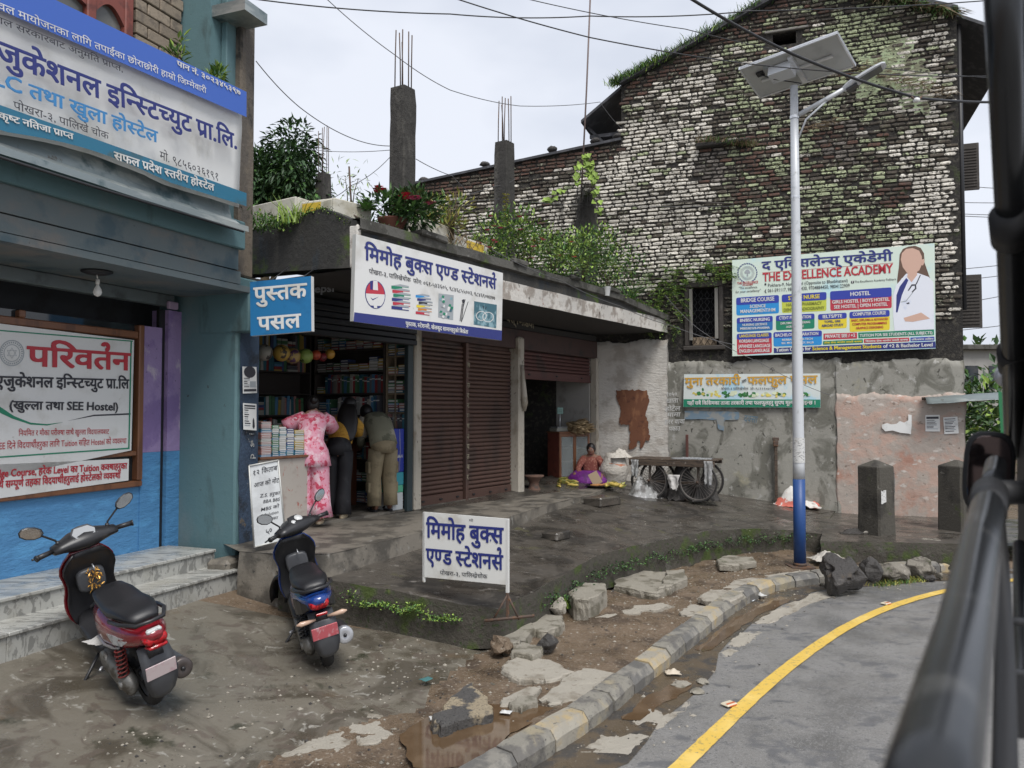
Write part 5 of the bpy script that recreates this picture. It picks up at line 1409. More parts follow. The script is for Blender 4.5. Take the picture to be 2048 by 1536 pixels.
q=MB();V=[A_,B_,C_,D_];q.add(V+[v+nrm*th for v in V],[(0,3,2,1),(0,1,5,4),(1,2,6,5),(2,3,7,6),(3,0,4,7)],0);q.add([v+nrm*(th+.002)for v in V],[(0,1,2,3)],1)
pan=q.build('solar_panel',[m_panelback,mat('solar_cells',(.01,.015,.05),.15)],lamp)
q=MB()
for a,b in zip(V,V[1:]+V[:1]):
 d=(b-a).normalized();s_=nrm.cross(d)*.022
 q.add([a-nrm*.008,b-nrm*.008,b-nrm*.008+s_,a-nrm*.008+s_,a+nrm*(th+.004),b+nrm*(th+.004),b+nrm*(th+.004)+s_,a+nrm*(th+.004)+s_,],[(0,1,2,3),(4,5,6,7),(0,1,5,4),(2,3,7,6),(0,3,7,4),(1,2,6,5)])
q.build('panel_frame',m_alu,pan)
q=MB();c=(A_+B_+C_+D_)/4;e1=(B_-A_).normalized();e2=(D_-A_).normalized()
def slab(q,c,e1,e2,n_,a,b,t0,t1,mi=0):
 P=[c+e1*x+e2*y+n_*z for z in(t0,t1)for x,y in((-a,-b),(a,-b),(a,b),(-a,b))]
 q.add(P,[(0,1,2,3),(4,5,6,7),(0,1,5,4),(1,2,6,5),(2,3,7,6),(3,0,4,7)],mi)
slab(q,c-e1*.16-e2*.10,e1,e2,nrm,.16,.10,-.15,-.012);q.build('battery_box',m_lampw,lamp)
q=MB();slab(q,c+e1*.02,e1,e2,nrm,.03,.28,-.06,-.010);slab(q,c+e2*.0+e1*.0,e1,e2,nrm,.5,.02,-.034,-.0095);q.build('bracket',m_alu,lamp)
q=MB();slab(q,A_*.72+D_*.2+B_*.08+(c-A_)*.18,e1,e2,nrm,.05,.04,-.04,-.009);q.build('junction_box',m_blackp,lamp)
q=MB();slab(q,A_*.55+D_*.2+B_*.25,e1,e2,nrm,.035,.03,-.012,-.009);q.build('rating_label',m_greyp2,lamp)
j=A_*.72+D_*.2+B_*.08+(c-A_)*.18-nrm*.03;q=MB();q.tube([j,j*.6+c*.4-nrm*.13,c-nrm*.12+e2*.2,Vector((0,0,zt-.15))],.009,5);q.build('cable',m_blackp,lamp)
a0_=Vector((.03,0,lpz(1600,232).z));a1_=rel(1694,175,YL_-.35)
q=MB();q.tube([a0_,a1_],.033,12);q.build('arm',m_lampw,lamp)
b0_=Vector((.05,0,lpz(1600,278).z));b1_=a0_.lerp(a1_,.62)-Vector((0,0,.02));q=MB();q.tube([b0_,b0_.lerp(b1_,.4)+Vector((-.05,0,.06)),b1_],.014,8);q.build('brace',m_lampw,lamp)
h0=a1_-(a1_-a0_).normalized()*.05;h1=rel(1772,128,YL_-.62);d=(h1-h0).normalized();s_=d.cross(Vector((0,0,1))).normalized();u_=s_.cross(d).normalized()
L_=(h1-h0).length;secs=[]
for t,w_,t0,t1 in((0,.03,-.03,.03),(.08,.05,-.04,.045),(.2,.085,-.035,.05),(.34,.125,-.02,.04),(.8,.13,-.018,.034),(.94,.11,-.015,.028),(1,.06,-.008,.018)):
 p=h0+d*L_*t;secs.append([p+s_*w_*x+u_*(t0 if y<0 else t1)*abs(y)for x,y in((-1,-.4),(-.8,-1),(.8,-1),(1,-.4),(1,.4),(.7,1),(-.7,1),(-1,.4))])
q=MB();q.loft(secs,smooth=False);hd=q.build('lamp_head',m_lampw,lamp)
q=MB();slab(q,h0+d*L_*.64,d,s_,u_,L_*.25,.10,-.026,-.016);q.build('lens',mat('lamp_lens',(.10,.11,.11),.15),hd)
q=MB();slab(q,h0+d*L_*.18,d,s_,u_,L_*.13,.07,-.062,-.036);q.build('driver_box',m_blackp,hd)

# bollards
m_boll=mat('mossy_concrete_bollard',(.075,.068,.055),.85,layers=[((.04,.036,.03),3,.48,.62,(1,1,.6)),((.07,.085,.03),4,.60,.70),((.16,.15,.13),9,.64,.72)],bump=[(24,.7,.02),(110,.5,.006)])
def bollard(px0,px1,pyb,pyt,label,papers):
 c=onz((px0+px1)/2,pyb,.27);w=(px1-px0)/FPX*c.y;s_=w/2/1.22;H=(at(0,pyt,c.y)-at(0,pyb,c.y)).z
 r=thing('bollard',label,'bollard',(c.x,c.y+.12,.26),R(28),'concrete bollards before the pink wall')
 q=MB();secs=[]
 for z,f in((0,1.03),(H*.3,1.0),(H*.6,.99),(H*.895,.98),(H*.91,.95),(H*.99,.10)):
  secs.append([(a*s_*f+.006*nz3(a,b,z*3+c.x,2),b*s_*f+.008*nz3(a+3,b,z*3,2),z)for a,b in[(-1,-.85),(-.85,-1),(.85,-1),(1,-.85),(1,.85),(.85,1),(-.85,1),(-1,.85)]])
 q.loft(secs,smooth=False);q.build('post',m_boll,r)
 for side,u0,u1,z0,z1 in papers:
  q=MB();n=10;P=[(u0,z0),(u1,z0+.02),(u1,z1),(u0,z1)]
  PP=[]
  for i in range(4):
   a,b=P[i],P[(i+1)%4]
   for k in range(4):t=k/4;PP.append((a[0]+(b[0]-a[0])*t+random.uniform(-.012,.012),a[1]+(b[1]-a[1])*t+random.uniform(-.012,.012)))
  if side=='f':q.add([(s_*x,-s_*1.02-.006,H*z)for x,z in PP],[tuple(range(16))])
  else:q.add([(s_*1.02+.006,s_*x,H*z)for x,z in PP],[tuple(range(16))]);
  q.build('torn_paper',MATS['weathered_leaflet'],r,recalc=False)
bollard(1730,1792,1070,918,'square mossy bollard standing alone before the middle of the pink wall',[('r',-.9,.3,.55,.84),('f',-.8,-.2,.42,.60)])
bollard(1893,1957,1062,918,'square mossy bollard with two notices beside the bus mirror',[('f',-.85,.5,.52,.86),('r',-.8,.6,.56,.9)])

# stones, slabs and broken concrete
def rock(name,label,cat,c,size,m,seed,rz=0,n=2,amp=.22,group=None,sink=.15):
 import bmesh
 bm=bmesh.new();bmesh.ops.create_icosphere(bm,subdivisions=n+1,radius=1.0)
 for v in bm.verts:
  p=v.co.normalized();k=noise.noise(p*1.6+Vector((seed*3.1,0,0)))*amp*1.4+noise.noise(p*4+Vector((0,seed,0)))*amp*.45
  v.co=p*(1+k)
 rr=random.Random(seed)
 for _ in range(7):
  d=Vector((rr.uniform(-1,1),rr.uniform(-1,1),rr.uniform(-.6,1))).normalized();h=rr.uniform(.62,.85)
  for v in bm.verts:
   t=v.co.dot(d)
   if t>h:v.co-=d*(t-h)*.9
 for v in bm.verts:v.co=Vector((v.co.x*size[0]/2,v.co.y*size[1]/2,v.co.z*size[2]/2))
 me=bpy.data.meshes.new(name);bm.to_mesh(me);bm.free();me.materials.append(m)
 o=bpy.data.objects.new(name,me);COL.objects.link(o);o.location=(c.x,c.y,c.z+size[2]*(.5-sink));o.rotation_euler=(0,0,rz)
 return tag(o,label,cat,group)
def slabstone(name,label,cat,pxpts,z,th,m,seed=1,tilt=(0,0),group=None,top=None,rough=.02):
 """flat broken piece whose outline was surveyed on height z"""
 P=[onz(x,y,z+th)for x,y in pxpts];c=sum(P,Vector())/len(P);c.z=z
 if kerb_side(c.x,c.y)>.2 and name!='road_patch':c.z=land_z(c.x,c.y)+(-.012 if name=='paving_remnant' else z)
 Q=[]
 for i in range(len(P)):
  a,b=P[i],P[(i+1)%len(P)]
  for k in range(8):t=k/8;v=a.lerp(b,t)-c;Q.append((v.x+rough*(nz3(v.x*7,v.y*7,seed,1)+.6*nz3(v.x*30,v.y*30,seed,1))*1.8,v.y+rough*(nz3(v.x*7,v.y*7,seed+4,1)+.6*nz3(v.x*30,v.y*30,seed+4,1))*1.8))
 q=MB();n=len(Q);f=.95
 zt_=lambda x,y:th+.012*nz3(x*3,y*3,seed,1)
 ring=[(x,y,-.04)for x,y in Q]+[(x*(1.02+.05*nz3(x*14,y*14,seed)),y*(1.02+.05*nz3(x*14,y*14,seed)),th*.45+.01*nz3(x*20,y*20,seed))for x,y in Q]+[(x*(1+.04*nz3(x*18,y*18,seed+3)),y*(1+.04*nz3(x*18,y*18,seed+3)),th*.75)for x,y in Q]+[(x,y,zt_(x,y)-.012)for x,y in Q]+[(x*f,y*f,zt_(x,y)+.002*nz3(x*30,y*30,2))for x,y in Q]+[(x*.5,y*.5,zt_(x*.5,y*.5))for x,y in Q]
 fs=[(r*n+k,r*n+(k+1)%n,(r+1)*n+(k+1)%n,(r+1)*n+k)for r in range(5)for k in range(n)]+[tuple(5*n+k for k in range(n))]
 q.add(ring,fs,0)
 o=q.build(name,m);o.location=c;o.rotation_euler=(tilt[0],tilt[1],0);return tag(o,label,cat,group)
gz=lambda px,py,z=0:onz(px,py,z)
rock('boulder','big black wet boulder on the kerb beside the lamp base','boulder',gz(1686,1176,-.05),(.58,.46,.50),m_rock_k,3,.2,3,.42)
rock('boulder','dark mossy boulder just behind the big black one','boulder',gz(1745,1158,-.06),(.30,.3,.34),m_rock_k,5,1,2,.3)
rock('boulder','large pale boulder against the mossy terrace wall','boulder',gz(1860,1126,-.06),(.72,.45,.42),m_rock,8,.2,3)
rock('boulder','mid-sized pale boulder in front of the large pale one','boulder',gz(1835,1150,-.08),(.45,.38,.32),m_rock,12,.4,3)
rock('boulder','low lumpy boulder between the dark and the pale ones','boulder',gz(1788,1156,-.08),(.50,.34,.26),m_rock,17,.1,3,.3)
rr_=random.Random(3)
for k in range(16):
 px,py=rr_.uniform(1630,1900),rr_.uniform(1140,1182)
 if py>1190-(px-1630)*.12:continue
 rock('stone','small broken stone, one of those strewn in the rubble round the boulders','stone',gz(px,py,-.1),(rr_.uniform(.06,.16),rr_.uniform(.05,.12),rr_.uniform(.05,.10)),[m_rock,m_rock_k][k%2],30+k,k,1,.3,'small stones round the boulders')
m_sack=mat('dirty_woven_sack',(.50,.47,.42),.8,layers=[((.27,.23,.19),5,.5,.64),((.42,.18,.12),2.6,.66,.72,(1,1,3)),((.12,.10,.09),9,.64,.72)],bump=(120,.4,.004))
def cloth(name,label,cat,c,sx_,sy_,h,m,seed,rz=0,n=26,group=None):
 vs=[]
 for i in range(n+1):
  for j in range(n+1):
   u,v=i/n*2-1,j/n*2-1;rad=math.sqrt(u*u+v*v)
   k=max(0,1-rad**1.6)*h*(1+.9*nz3(u*1.2,v*1.2,seed,1))+h*.22*abs(nz3(u*3,v*3,seed+2,1.2))
   e=1+.22*nz3(u*1.3,v*1.3,seed+5,1)
   vs.append((u*sx_/2*e,v*sy_/2*e,max(.002,k-.01)))
 q=MB();q.add(vs,[(i*(n+1)+j,(i+1)*(n+1)+j,(i+1)*(n+1)+j+1,i*(n+1)+j+1)for i in range(n)for j in range(n)],0,True)
 o=q.build(name,m,recalc=False);o.location=c;o.rotation_euler=(0,0,rz);
 md=o.modifiers.new('t','SOLIDIFY');md.thickness=.004
 return tag(o,label,cat,group)
cloth('torn_sack','dirty torn sacking crumpled on the rubble beside the blue lamp base','sack',gz(1656,1118,.02),.50,.34,.13,m_sack,4,.1)
p=on_plat(1590,1012);cloth('fallen_sack','white red-printed sack lying against the grey wall behind the lamp','sack',Vector((p.x,p.y-.05,p.z)),.82,.42,.26,mat('white_red_sack',(.62,.60,.56),.7,layers=[((.55,.14,.10),3.2,.56,.60),((.36,.33,.30),6,.58,.68)],bump=(90,.4,.004)),9,-.3)
cloth('black_bag','flattened black cloth lying by the foot of the lone bollard','cloth',onz(1712,1066,.275),.46,.2,.07,m_rock_k,12,-.1)
rock('shoe','grey rubber sandal left beside the black cloth','sandal',onz(1735,1068,.275),(.16,.09,.07),mat('grey_rubber',(.25,.23,.2),.7),44,.2,2,.1)
slabstone('stone_block','upright pale squared block leaning on the platform corner wall','block',[(1137,1180),(1170,1162),(1212,1165),(1213,1178),(1175,1196),(1145,1192)],.0,.19,m_slab,3)
slabstone('stone_slab','thick square slab lying beside the platform wall','slab',[(1228,1148),(1262,1130),(1330,1134),(1368,1140),(1312,1174),(1232,1160)],.0,.09,m_slab,6)
slabstone('stone_slab','smaller slab piece butted to the right of the thick square slab','slab',[(1334,1136),(1368,1132),(1374,1150),(1345,1164),(1318,1170)],.0,.10,m_slab,9)
slabstone('stone_slab','flat grey slab lying under the mossy wall left of the lamp','slab',[(1432,1116),(1456,1107),(1505,1110),(1512,1118),(1470,1126),(1440,1124)],.02,.05,m_slab,12)
slabstone('stone_block','mossy low block at the iron foot of the standing sign','block',[(1000,1250),(1035,1232),(1062,1232),(1070,1245),(1040,1270),(1005,1272)],.0,.11,m_slab,15)
slabstone('stone_block','mossy flat block between the sign foot and the upright block','block',[(1052,1232),(1085,1218),(1125,1222),(1128,1236),(1095,1252),(1066,1250)],.0,.08,m_slab,18)
rock('stone','white chipped stone leaning on the left of the upright block','stone',gz(1118,1230,.0),(.16,.12,.20),m_patch,71,.4,2,.3)
slabstone('paving_piece','broken round-edged concrete plate with a pale rim near the dark stone','broken paving',[(1004,1318),(1040,1298),(1100,1303),(1148,1326),(1092,1345),(1060,1342),(1020,1338)],.0,.05,m_patch,21,(0,.02))
slabstone('paving_piece','thin rectangular plate lying behind the round-edged plate','broken paving',[(1026,1290),(1045,1279),(1080,1284),(1086,1296),(1062,1303),(1030,1298)],.0,.07,m_slab,24)
rock('stone','dark shiny stone at the right end of the thin plate','stone',gz(1095,1297,0),(.23,.17,.15),m_rock_k,26,.4,2,.3)
rock('stone','brown muddy lump left of the thin plate','stone',gz(1000,1302,-.02),(.22,.24,.18),m_mud,27,.4,2,.4)
slabstone('paving_piece','pale curved fragment above the small grey plate','broken paving',[(1000,1385),(1040,1366),(1075,1358),(1084,1366),(1060,1384),(1020,1396),(1002,1394)],.0,.03,m_patch,29)
slabstone('paving_piece','small grey plate in the mud between the big lump and the kerb','broken paving',[(1018,1395),(1040,1380),(1070,1382),(1074,1394),(1046,1404),(1024,1404)],.0,.05,m_slab,33)
slabstone('asphalt_lump','large tilted lump of black asphalt with a pale edge in the mud','asphalt lump',[(862,1420),(905,1372),(940,1350),(985,1390),(975,1402),(915,1418),(880,1432)],-.02,.13,mat('broken_asphalt_lump',(.085,.08,.075),.75,layers=[((.34,.28,.19),2.2,.50,.54),((.02,.02,.02),60,.55,.68)],bump=[(90,1,.012),(20,.8,.02)]),37,(.05,.08))
for i_,(pts,z_,lab)in enumerate([([(540,1500),(600,1470),(650,1450),(700,1432),(712,1448),(706,1470),(660,1490),(600,1516),(560,1520)],.012,'long pale concrete patch at the edge of the forecourt, near the photo bottom'),([(696,1428),(722,1410),(768,1412),(760,1432),(786,1448),(756,1466),(716,1466),(700,1450)],.012,'ragged pale patch right of the long one'),([(1086,1384),(1130,1340),(1170,1326),(1240,1336),(1196,1368),(1170,1392),(1100,1396)],.022,'wide pale pavement remnant beside the kerb in the mud'),([(1355,1214),(1382,1200),(1450,1205),(1428,1220),(1380,1222)],.022,'pale cracked paving beside the kerb, nearest of the far three'),([(1395,1195),(1420,1178),(1490,1180),(1470,1200),(1430,1204)],.022,'pale cracked paving beside the kerb, middle of the far three'),([(1440,1172),(1470,1152),(1560,1138),(1620,1132),(1560,1150),(1500,1174)],.022,'pale cracked paving curving with the kerb towards the lamp'),([(1190,1226),(1240,1206),(1330,1196),(1345,1203),(1290,1212),(1220,1228)],.02,'thin pale strip of paving below the thick square slab')]):
 slabstone('paving_remnant',lab,'paving',pts,z_-.02,.02,m_patch,50+i_)
for i_,(pts,lab)in enumerate([([(1140,1536),(1160,1500),(1200,1470),(1250,1452),(1300,1470),(1260,1510),(1200,1560),(1130,1570)],'large pale cracked concrete strip in the gutter, nearest the viewer'),([(1262,1450),(1285,1415),(1330,1392),(1370,1400),(1368,1425),(1310,1460)],'square pale concrete piece in the gutter beyond the large strip'),([(1455,1290),(1470,1270),(1500,1262),(1520,1265),(1500,1282),(1480,1294)],'small pale patch on the road beside the gutter'),([(1438,1306),(1456,1299),(1474,1303),(1455,1312)],'smallest pale patch on the road beside the gutter'),([(1500,1246),(1540,1225),(1600,1196),(1640,1182),(1700,1184),(1640,1200),(1590,1222),(1540,1246)],'long pale worn patch on the road near the rocks')]):
 slabstone('road_patch',lab,'road patch',pts,-.1285,.006,m_patch,70+i_,rough=.02)
for i_,(px,py,s_,lab)in enumerate([(1365,1372,.16,'flat grey stone flake in the gutter water'),(1395,1385,.14,'grey stone flake at the ragged road edge'),(1405,1366,.12,'pale stone flake nearest the yellow line in the gutter')]):
 rock('stone',lab,'stone',onz(px,py,-.125),(s_,s_*.8,.04),m_slab,90+i_,i_,2,.3)
def pond(label,pts,z):
 P=[onz(x,y,z)for x,y in pts];c=sum(P,Vector())/len(P);Q=[]
 for i in range(len(P)):
  a,b=P[i],P[(i+1)%len(P)]
  for k in range(8):t=k/8;v=a.lerp(b,t)-c;Q.append((v.x+.05*nz3(v.x*5,v.y*5,3),v.y+.05*nz3(v.x*5,v.y*5,8),0))
 q=MB();q.add(Q,[tuple(range(len(Q)))]);o=q.build('puddle',m_pond);o.location=c;tag(o,kind='structure');o['label']=label
pond('shallow brown puddle in the footway beside the kerb',[(800,1470),(860,1432),(960,1406),(1060,1405),(1110,1420),(1050,1450),(980,1500),(930,1536),(820,1536)],-.03)
pond('brown water standing in the gutter',[(1240,1440),(1290,1395),(1330,1372),(1375,1352),(1390,1370),(1340,1400),(1280,1440)],-.119)
pond('brown water along the far gutter',[(1395,1296),(1440,1255),(1500,1216),(1560,1192),(1580,1200),(1510,1235),(1440,1285),(1410,1306)],-.119)
p=on_plat(1112,1080)
def flagstone(label,px0,py0,px1,py1,w,d,h,rz):
 c=on_plat(px0,py0);q=MB();q.bbox(-w/2,w/2,-d/2,d/2,-.02,h,.02,jit=.01);o=q.build('flagstone',m_plat);o.location=c;o.rotation_euler=(0,0,rz);tag(o,label,'stone slab')
flagstone('small dark slab lying loose in the middle of the platform',1113,1076,0,0,.34,.24,.09,ST.a)
flagstone('dark slab serving as a step below the vegetable shop',1205,1008,0,0,.62,.34,.13,ST.a-.1)
import bmesh
peb=MB();rp=random.Random(9)
def pebble(x,y,z,s):
 vs=[(x+s*a*rp.uniform(.7,1.2),y+s*b*rp.uniform(.7,1.2),z+s*c_*rp.uniform(.5,.8))for a,b,c_ in((1,0,0),(0,1,0),(-1,0,0),(0,-1,0),(0,0,1))]
 peb.add(vs,[(0,1,4),(1,2,4),(2,3,4),(3,0,4)],rp.choice((0,0,1,2)))
for k in range(3000):
 t=rp.random();i_=min(len(KS)-2,int(t*len(KS)));p=KS[i_]
 if p.y>10.8:continue
 tt,nn=kerb_dir(i_,KS);dd=rp.uniform(.28,2.3)if rp.random()<.8 else-rp.random()**2*.6
 x,y=p.x+nn.x*dd+rp.uniform(-.2,.2),p.y+nn.y*dd+rp.uniform(-.2,.2)
 if inpoly(x,y,[(v.x,v.y)for v in OUT]+[(INN[0].x,INN[0].y),(INN[1].x,INN[1].y),(INN[2].x,INN[2].y)]):continue
 z=land_z(x,y)if dd>0.2 else-.125
 if z<-.13:z=-.125
 pebble(x,y,z,rp.uniform(.004,.017)*(1.6 if rp.random()<.05 else 1))
for k in range(260):
 x,y=rp.uniform(-3.5,1),rp.uniform(3.5,7);
 if kerb_side(x,y)>.3:pebble(x,y,land_z(x,y),rp.uniform(.003,.010))
for k in range(150):
 px,py=rp.uniform(1000,1640),rp.uniform(1005,1080);p=on_plat(px,py);pebble(p.x,p.y,p.z,rp.uniform(.004,.012))
tag(peb.build('gravel',[m_patch,m_rock,m_rock_k],recalc=False),'loose pebbles and grit scattered over the muddy footway','gravel',kind='stuff')
for i_,(px,py,z,s_,col,lab)in enumerate([(1345,1345,-.1,.07,(.55,.48,.38),'crumpled pale wrapper in the gutter by the kerb'),(1502,1200,-.11,.05,(.65,.68,.70),'white cup lying in the gutter near the kerb bend'),(1522,1190,-.08,.06,(.5,.5,.48),'torn white paper against the far kerb'),(1875,1132,-.05,.08,(.6,.25,.3),'pink wrapper in the rubble before the pale boulder'),(853,1358,.01,.05,(.06,.17,.17),'small dull teal plastic scrap on the forecourt'),(868,1436,-.01,.04,(.6,.6,.58),'white plastic scrap beside the asphalt lump'),(1012,1424,-.01,.04,(.6,.6,.58),'white plastic scrap right of the asphalt lump')]):
 cloth('litter',lab,'litter',onz(px,py,z),s_*1.8,s_*1.4,s_*(.12 if i_==4 else.5),mat('litter_%d'%i_,col,.6),60+i_,i_,8)
for i_,(px,py)in enumerate([(1458,1410),(1772,1208)]):
 q=MB();q.bbox(-.055,.055,-.04,.04,0,.018,.012,0);o=q.build('road_stud',mat('stud_cream',(.62,.56,.42),.4));o.location=onz(px,py,-.118);o.rotation_euler=(0,0,.6)
 tag(o,['orange and white road stud on the near yellow line','orange and white road stud on the far yellow line'][i_],'road stud')
 q=MB();q.bbox(-.04,.04,-.045,-.0405,.004,.014,.002);q.bbox(-.045,.045,-.025,-.005,.0182,.0205,.002);q.build('reflector',mat('stud_orange',(.55,.13,.04),.3),o)

# hand cart by the wall
pw=on_plat(1338,1000);ctx=FA.loc(pw)
cA=FA.px(1258,905,.95);cartL=FA.loc(on_plat(1300,994));cartR=FA.loc(on_plat(1398,1004))
zg_=(plat_z(*FA(cartL.x,cartL.y)[:2])+plat_z(*FA(cartR.x,cartR.y)[:2]))/2
cart=thing('hand_cart','old wooden four-wheeled hand cart with bicycle wheels parked by the grey wall','cart',m=FA.m@Matrix.Translation(((cartL.x+cartR.x)/2,cartL.y+.0,zg_))@Matrix.Rotation(R(-7),4,'Z'))
wb_=(Vector((cartL.x,cartL.y))-Vector((cartR.x,cartR.y))).length;Rw=.335;tw=.52
m_tyre=mat('old_rubber',(.035,.033,.031),.8,layers=[((.10,.09,.075),9,.55,.7)])
m_oldtimber=mat('grey_cracked_timber',(.095,.068,.048),.8,layers=[((.045,.034,.026),6,.48,.62,(.4,2,6)),((.22,.19,.16),12,.6,.7)],bump=[(30,.8,.012)])
m_spoke=mat('rusty_spoke',(.20,.18,.165),.5,metal=.4)
for sx__ in(-1,1):
 for sy__ in(0,1):
  w=MB();n=36;c=(sx__*wb_/2,sy__*tw,Rw)
  w.tube([(c[0]+Rw*.97*math.cos(2*math.pi*k/n),c[1],c[2]+Rw*.97*math.sin(2*math.pi*k/n))for k in range(n)],.018,6,closed=True)
  wo_=w.build('wheel',m_tyre,cart)
  w=MB();w.tube([(c[0]+Rw*.90*math.cos(2*math.pi*k/n),c[1],c[2]+Rw*.90*math.sin(2*math.pi*k/n))for k in range(n)],.010,5,closed=True);w.build('rim',m_spoke,wo_)
  w=MB()
  for k in range(32):
   a=2*math.pi*k/32;b=a+(.35 if k%2 else-.35)
   w.tube([(c[0]+.022*math.cos(b),c[1]+(.025 if k%4<2 else-.025),c[2]+.022*math.sin(b)),(c[0]+Rw*.9*math.cos(a),c[1],c[2]+Rw*.9*math.sin(a))],.0042,3,caps=False)
  w.build('spokes',m_spoke,wo_)
  w=MB();w.tube([(c[0],c[1]-.04,c[2]),(c[0],c[1]+.04,c[2])],.024,8);w.build('hub',m_rust,wo_)
for sx__ in(-1,1):
 q=MB();q.tube([(sx__*wb_/2,-.05,Rw),(sx__*wb_/2,tw+.05,Rw)],.015,6);q.build('axle',m_rust,cart)
q=MB();q.bbox(-wb_/2-.06,wb_/2+.06,.10,.15,Rw-.05,Rw+.0,.006);q.build('lower_rail',m_oldtimber,cart)
q=MB();q.bbox(-wb_/2-.06,wb_/2+.06,tw-.15,tw-.10,Rw-.05,Rw+.0,.006);q.build('lower_rail',m_oldtimber,cart)
zc_=.70;xl_=-wb_/2-.36;xr_=wb_/2+.30
q=MB();q.bbox(xl_,xr_,-.06,-.02,zc_-.10,zc_+.0,.008,jit=.006);q.build('side_rail',m_oldtimber,cart)
q=MB();q.bbox(xl_,xr_,tw+.02,tw+.06,zc_-.06,zc_+.0,.008);q.build('side_rail',m_oldtimber,cart)
for k in range(7):
 y0_=-.06+k*(tw+.12)/7;q=MB();q.bbox(xl_+random.uniform(-.03,.02),xr_+random.uniform(-.02,.04),y0_+.004,y0_+(tw+.12)/7-.004,zc_+.002,zc_+.026,.005,jit=.003);q.build('deck_plank',m_oldtimber,cart)
for x_ in(-wb_/2,wb_/2):
 for y_ in(.02,tw-.05):
  q=MB();q.bbox(x_-.02,x_+.02,y_,y_+.04,Rw,zc_-.06,.004);q.build('strut',m_oldtimber,cart)
m_tarp=mat('grey_polythene',(.33,.33,.32),.35,layers=[((.5,.5,.5),9,.55,.64),((.16,.15,.14),5,.55,.68)],bump=(30,.8,.02))
def drape(name,label,P0,w,d,h,m,seed,fr=None):
 n,mm_=12,14;vs=[]
 for i in range(n+1):
  for j in range(mm_+1):
   u=i/n;v=j/mm_
   vs.append(((u-.5)*w*(1-.35*v)+.02*nz3(u*3,v*3,seed,1.5),-.03-.03*math.sin(u*9+seed)*v-.02*nz3(u*4,v*4,seed+2,1),-h*v*(1+.25*nz3(u*2,0,seed,1))))
 q=MB();q.add(vs,[(i*(mm_+1)+j,(i+1)*(mm_+1)+j,(i+1)*(mm_+1)+j+1,i*(mm_+1)+j+1)for i in range(n)for j in range(mm_)],0,True)
 o=q.build(name,m,recalc=False);o.matrix_world=cart.matrix_world@Matrix.Translation(P0)
 md=o.modifiers.new('t','SOLIDIFY');md.thickness=.004
 return tag(o,label,'cloth')
bpy.context.view_layer.update()
drape('hanging_sack','grey plastic sheet hanging from the right end of the cart deck',(xr_-.10,-.04,zc_+.01),.16,.1,.42,m_tarp,2)
drape('hanging_sack','pale plastic sheet hanging from the left end of the cart deck',(xl_+.12,-.05,zc_-.0),.14,.1,.32,m_tarp,7)
drape('hanging_cloth','bundled white rag hanging between the two near wheels of the cart',(0.02,-.03,Rw+.12),.22,.1,.26,mat('white_rag',(.62,.60,.57),.8),11)
cm_=cart.matrix_world
o=cloth('polythene_heap','greyish polythene heap under the left wheels of the cart','plastic sheet',cm_@Vector((-wb_/2-.12,.02,.0)),.62,.5,.34,m_tarp,21,.2)
for k_,(x_,w_,h_)in enumerate([(-.3,.6,.5),(.12,.6,.56),(.5,.5,.46)]):cloth('dark_bundle',['dark cloth bundle under the left half of the cart','dark cloth bundle under the middle of the cart','dark cloth bundle under the right half of the cart'][k_],'bundle',cm_@Vector((x_,.24,.0)),w_,.36,h_,m_rock_k,80+k_,0,14)  # bundles added only to darken the space below the cart deck
o=cloth('folded_tarpaulin','striped grey tarpaulin lying on the right half of the cart deck','tarpaulin',cm_@Vector((.28,.24,zc_+.03)),.7,.45,.03,mat('striped_tarp',(.22,.23,.24),.5,layers=[((.5,.5,.5),10,.52,.58,(8,1,1))]),22,FA.a)
q=MB();P=[(math.cos(k*.9)*(.05+.008*(k%7)),math.sin(k*.9)*(.05+.007*(k%5)),.02+.004*(k%4))for k in range(60)];q.tube(P,.006,5)
o=q.build('rope',mat('green_rope',(.03,.26,.18),.6));o.location=cm_@Vector((wb_/2-.02,.12,.0));tag(o,'tangled green rope inside the right cart wheel','rope')
def fpost(px,py0,py1,w,label,cat,m,out=.12,name='post'):
 a=FA.px(px,py0,out);b=FA.px(px,py1,out);q=MB();q.bbox(-w/2,w/2,-w/2,w/2,0,a[1]-b[1],.006,jit=.004)
 o=q.build(name,m);o.matrix_world=FA.m@Matrix.Translation((b[0],-out,b[1]));return tag(o,label,cat)
fpost(1375,869,1000,.05,'short rusty brown post standing behind the cart','post',mat('rust_brown_post',(.12,.05,.04),.7),name='iron_post')
fo=fpost(1553,878,1012,.055,'wooden post with a metal cap against the wall, left of the lamp','post',m_oldtimber,name='wooden_post')
q=MB();zt_=FA.px(1553,878,.12)[1]-FA.px(1553,1012,.12)[1];q.bbox(-.045,.045,-.045,.045,zt_-.14,zt_-.03,.012);q.bbox(-.06,.06,-.02,.02,zt_-.03,zt_+.03,.01);q.build('cap',m_rust,fo)
q=MB();a=FA.px(1850,795,.1);vs=[];n=20
for k in range(n+1):
 t=k/n;x=a[0]+t*1.5
 for j in range(5):vs.append((x,-.06-.09*j,a[1]+.03*math.sin(j*1.6)+.10*t-.03*j+.03*nz3(t*3,j,2,1)))
q.add(vs,[(k*5+j,(k+1)*5+j,(k+1)*5+j+1,k*5+j+1)for k in range(n)for j in range(4)],0,True)
o=q.build('tin_sheet',m_tin,recalc=False);o.matrix_world=FA.m;md=o.modifiers.new('t','SOLIDIFY');md.thickness=.006;tag(o,'bent old tin sheet jutting from the right end of the pink wall','tin sheet')
q=MB();q.tube([(a[0]-.05,-.1,a[1]-.02),(a[0]+1.5,-.12,a[1]+.03)],.03,6);q.build('timber',m_oldtimber,o)

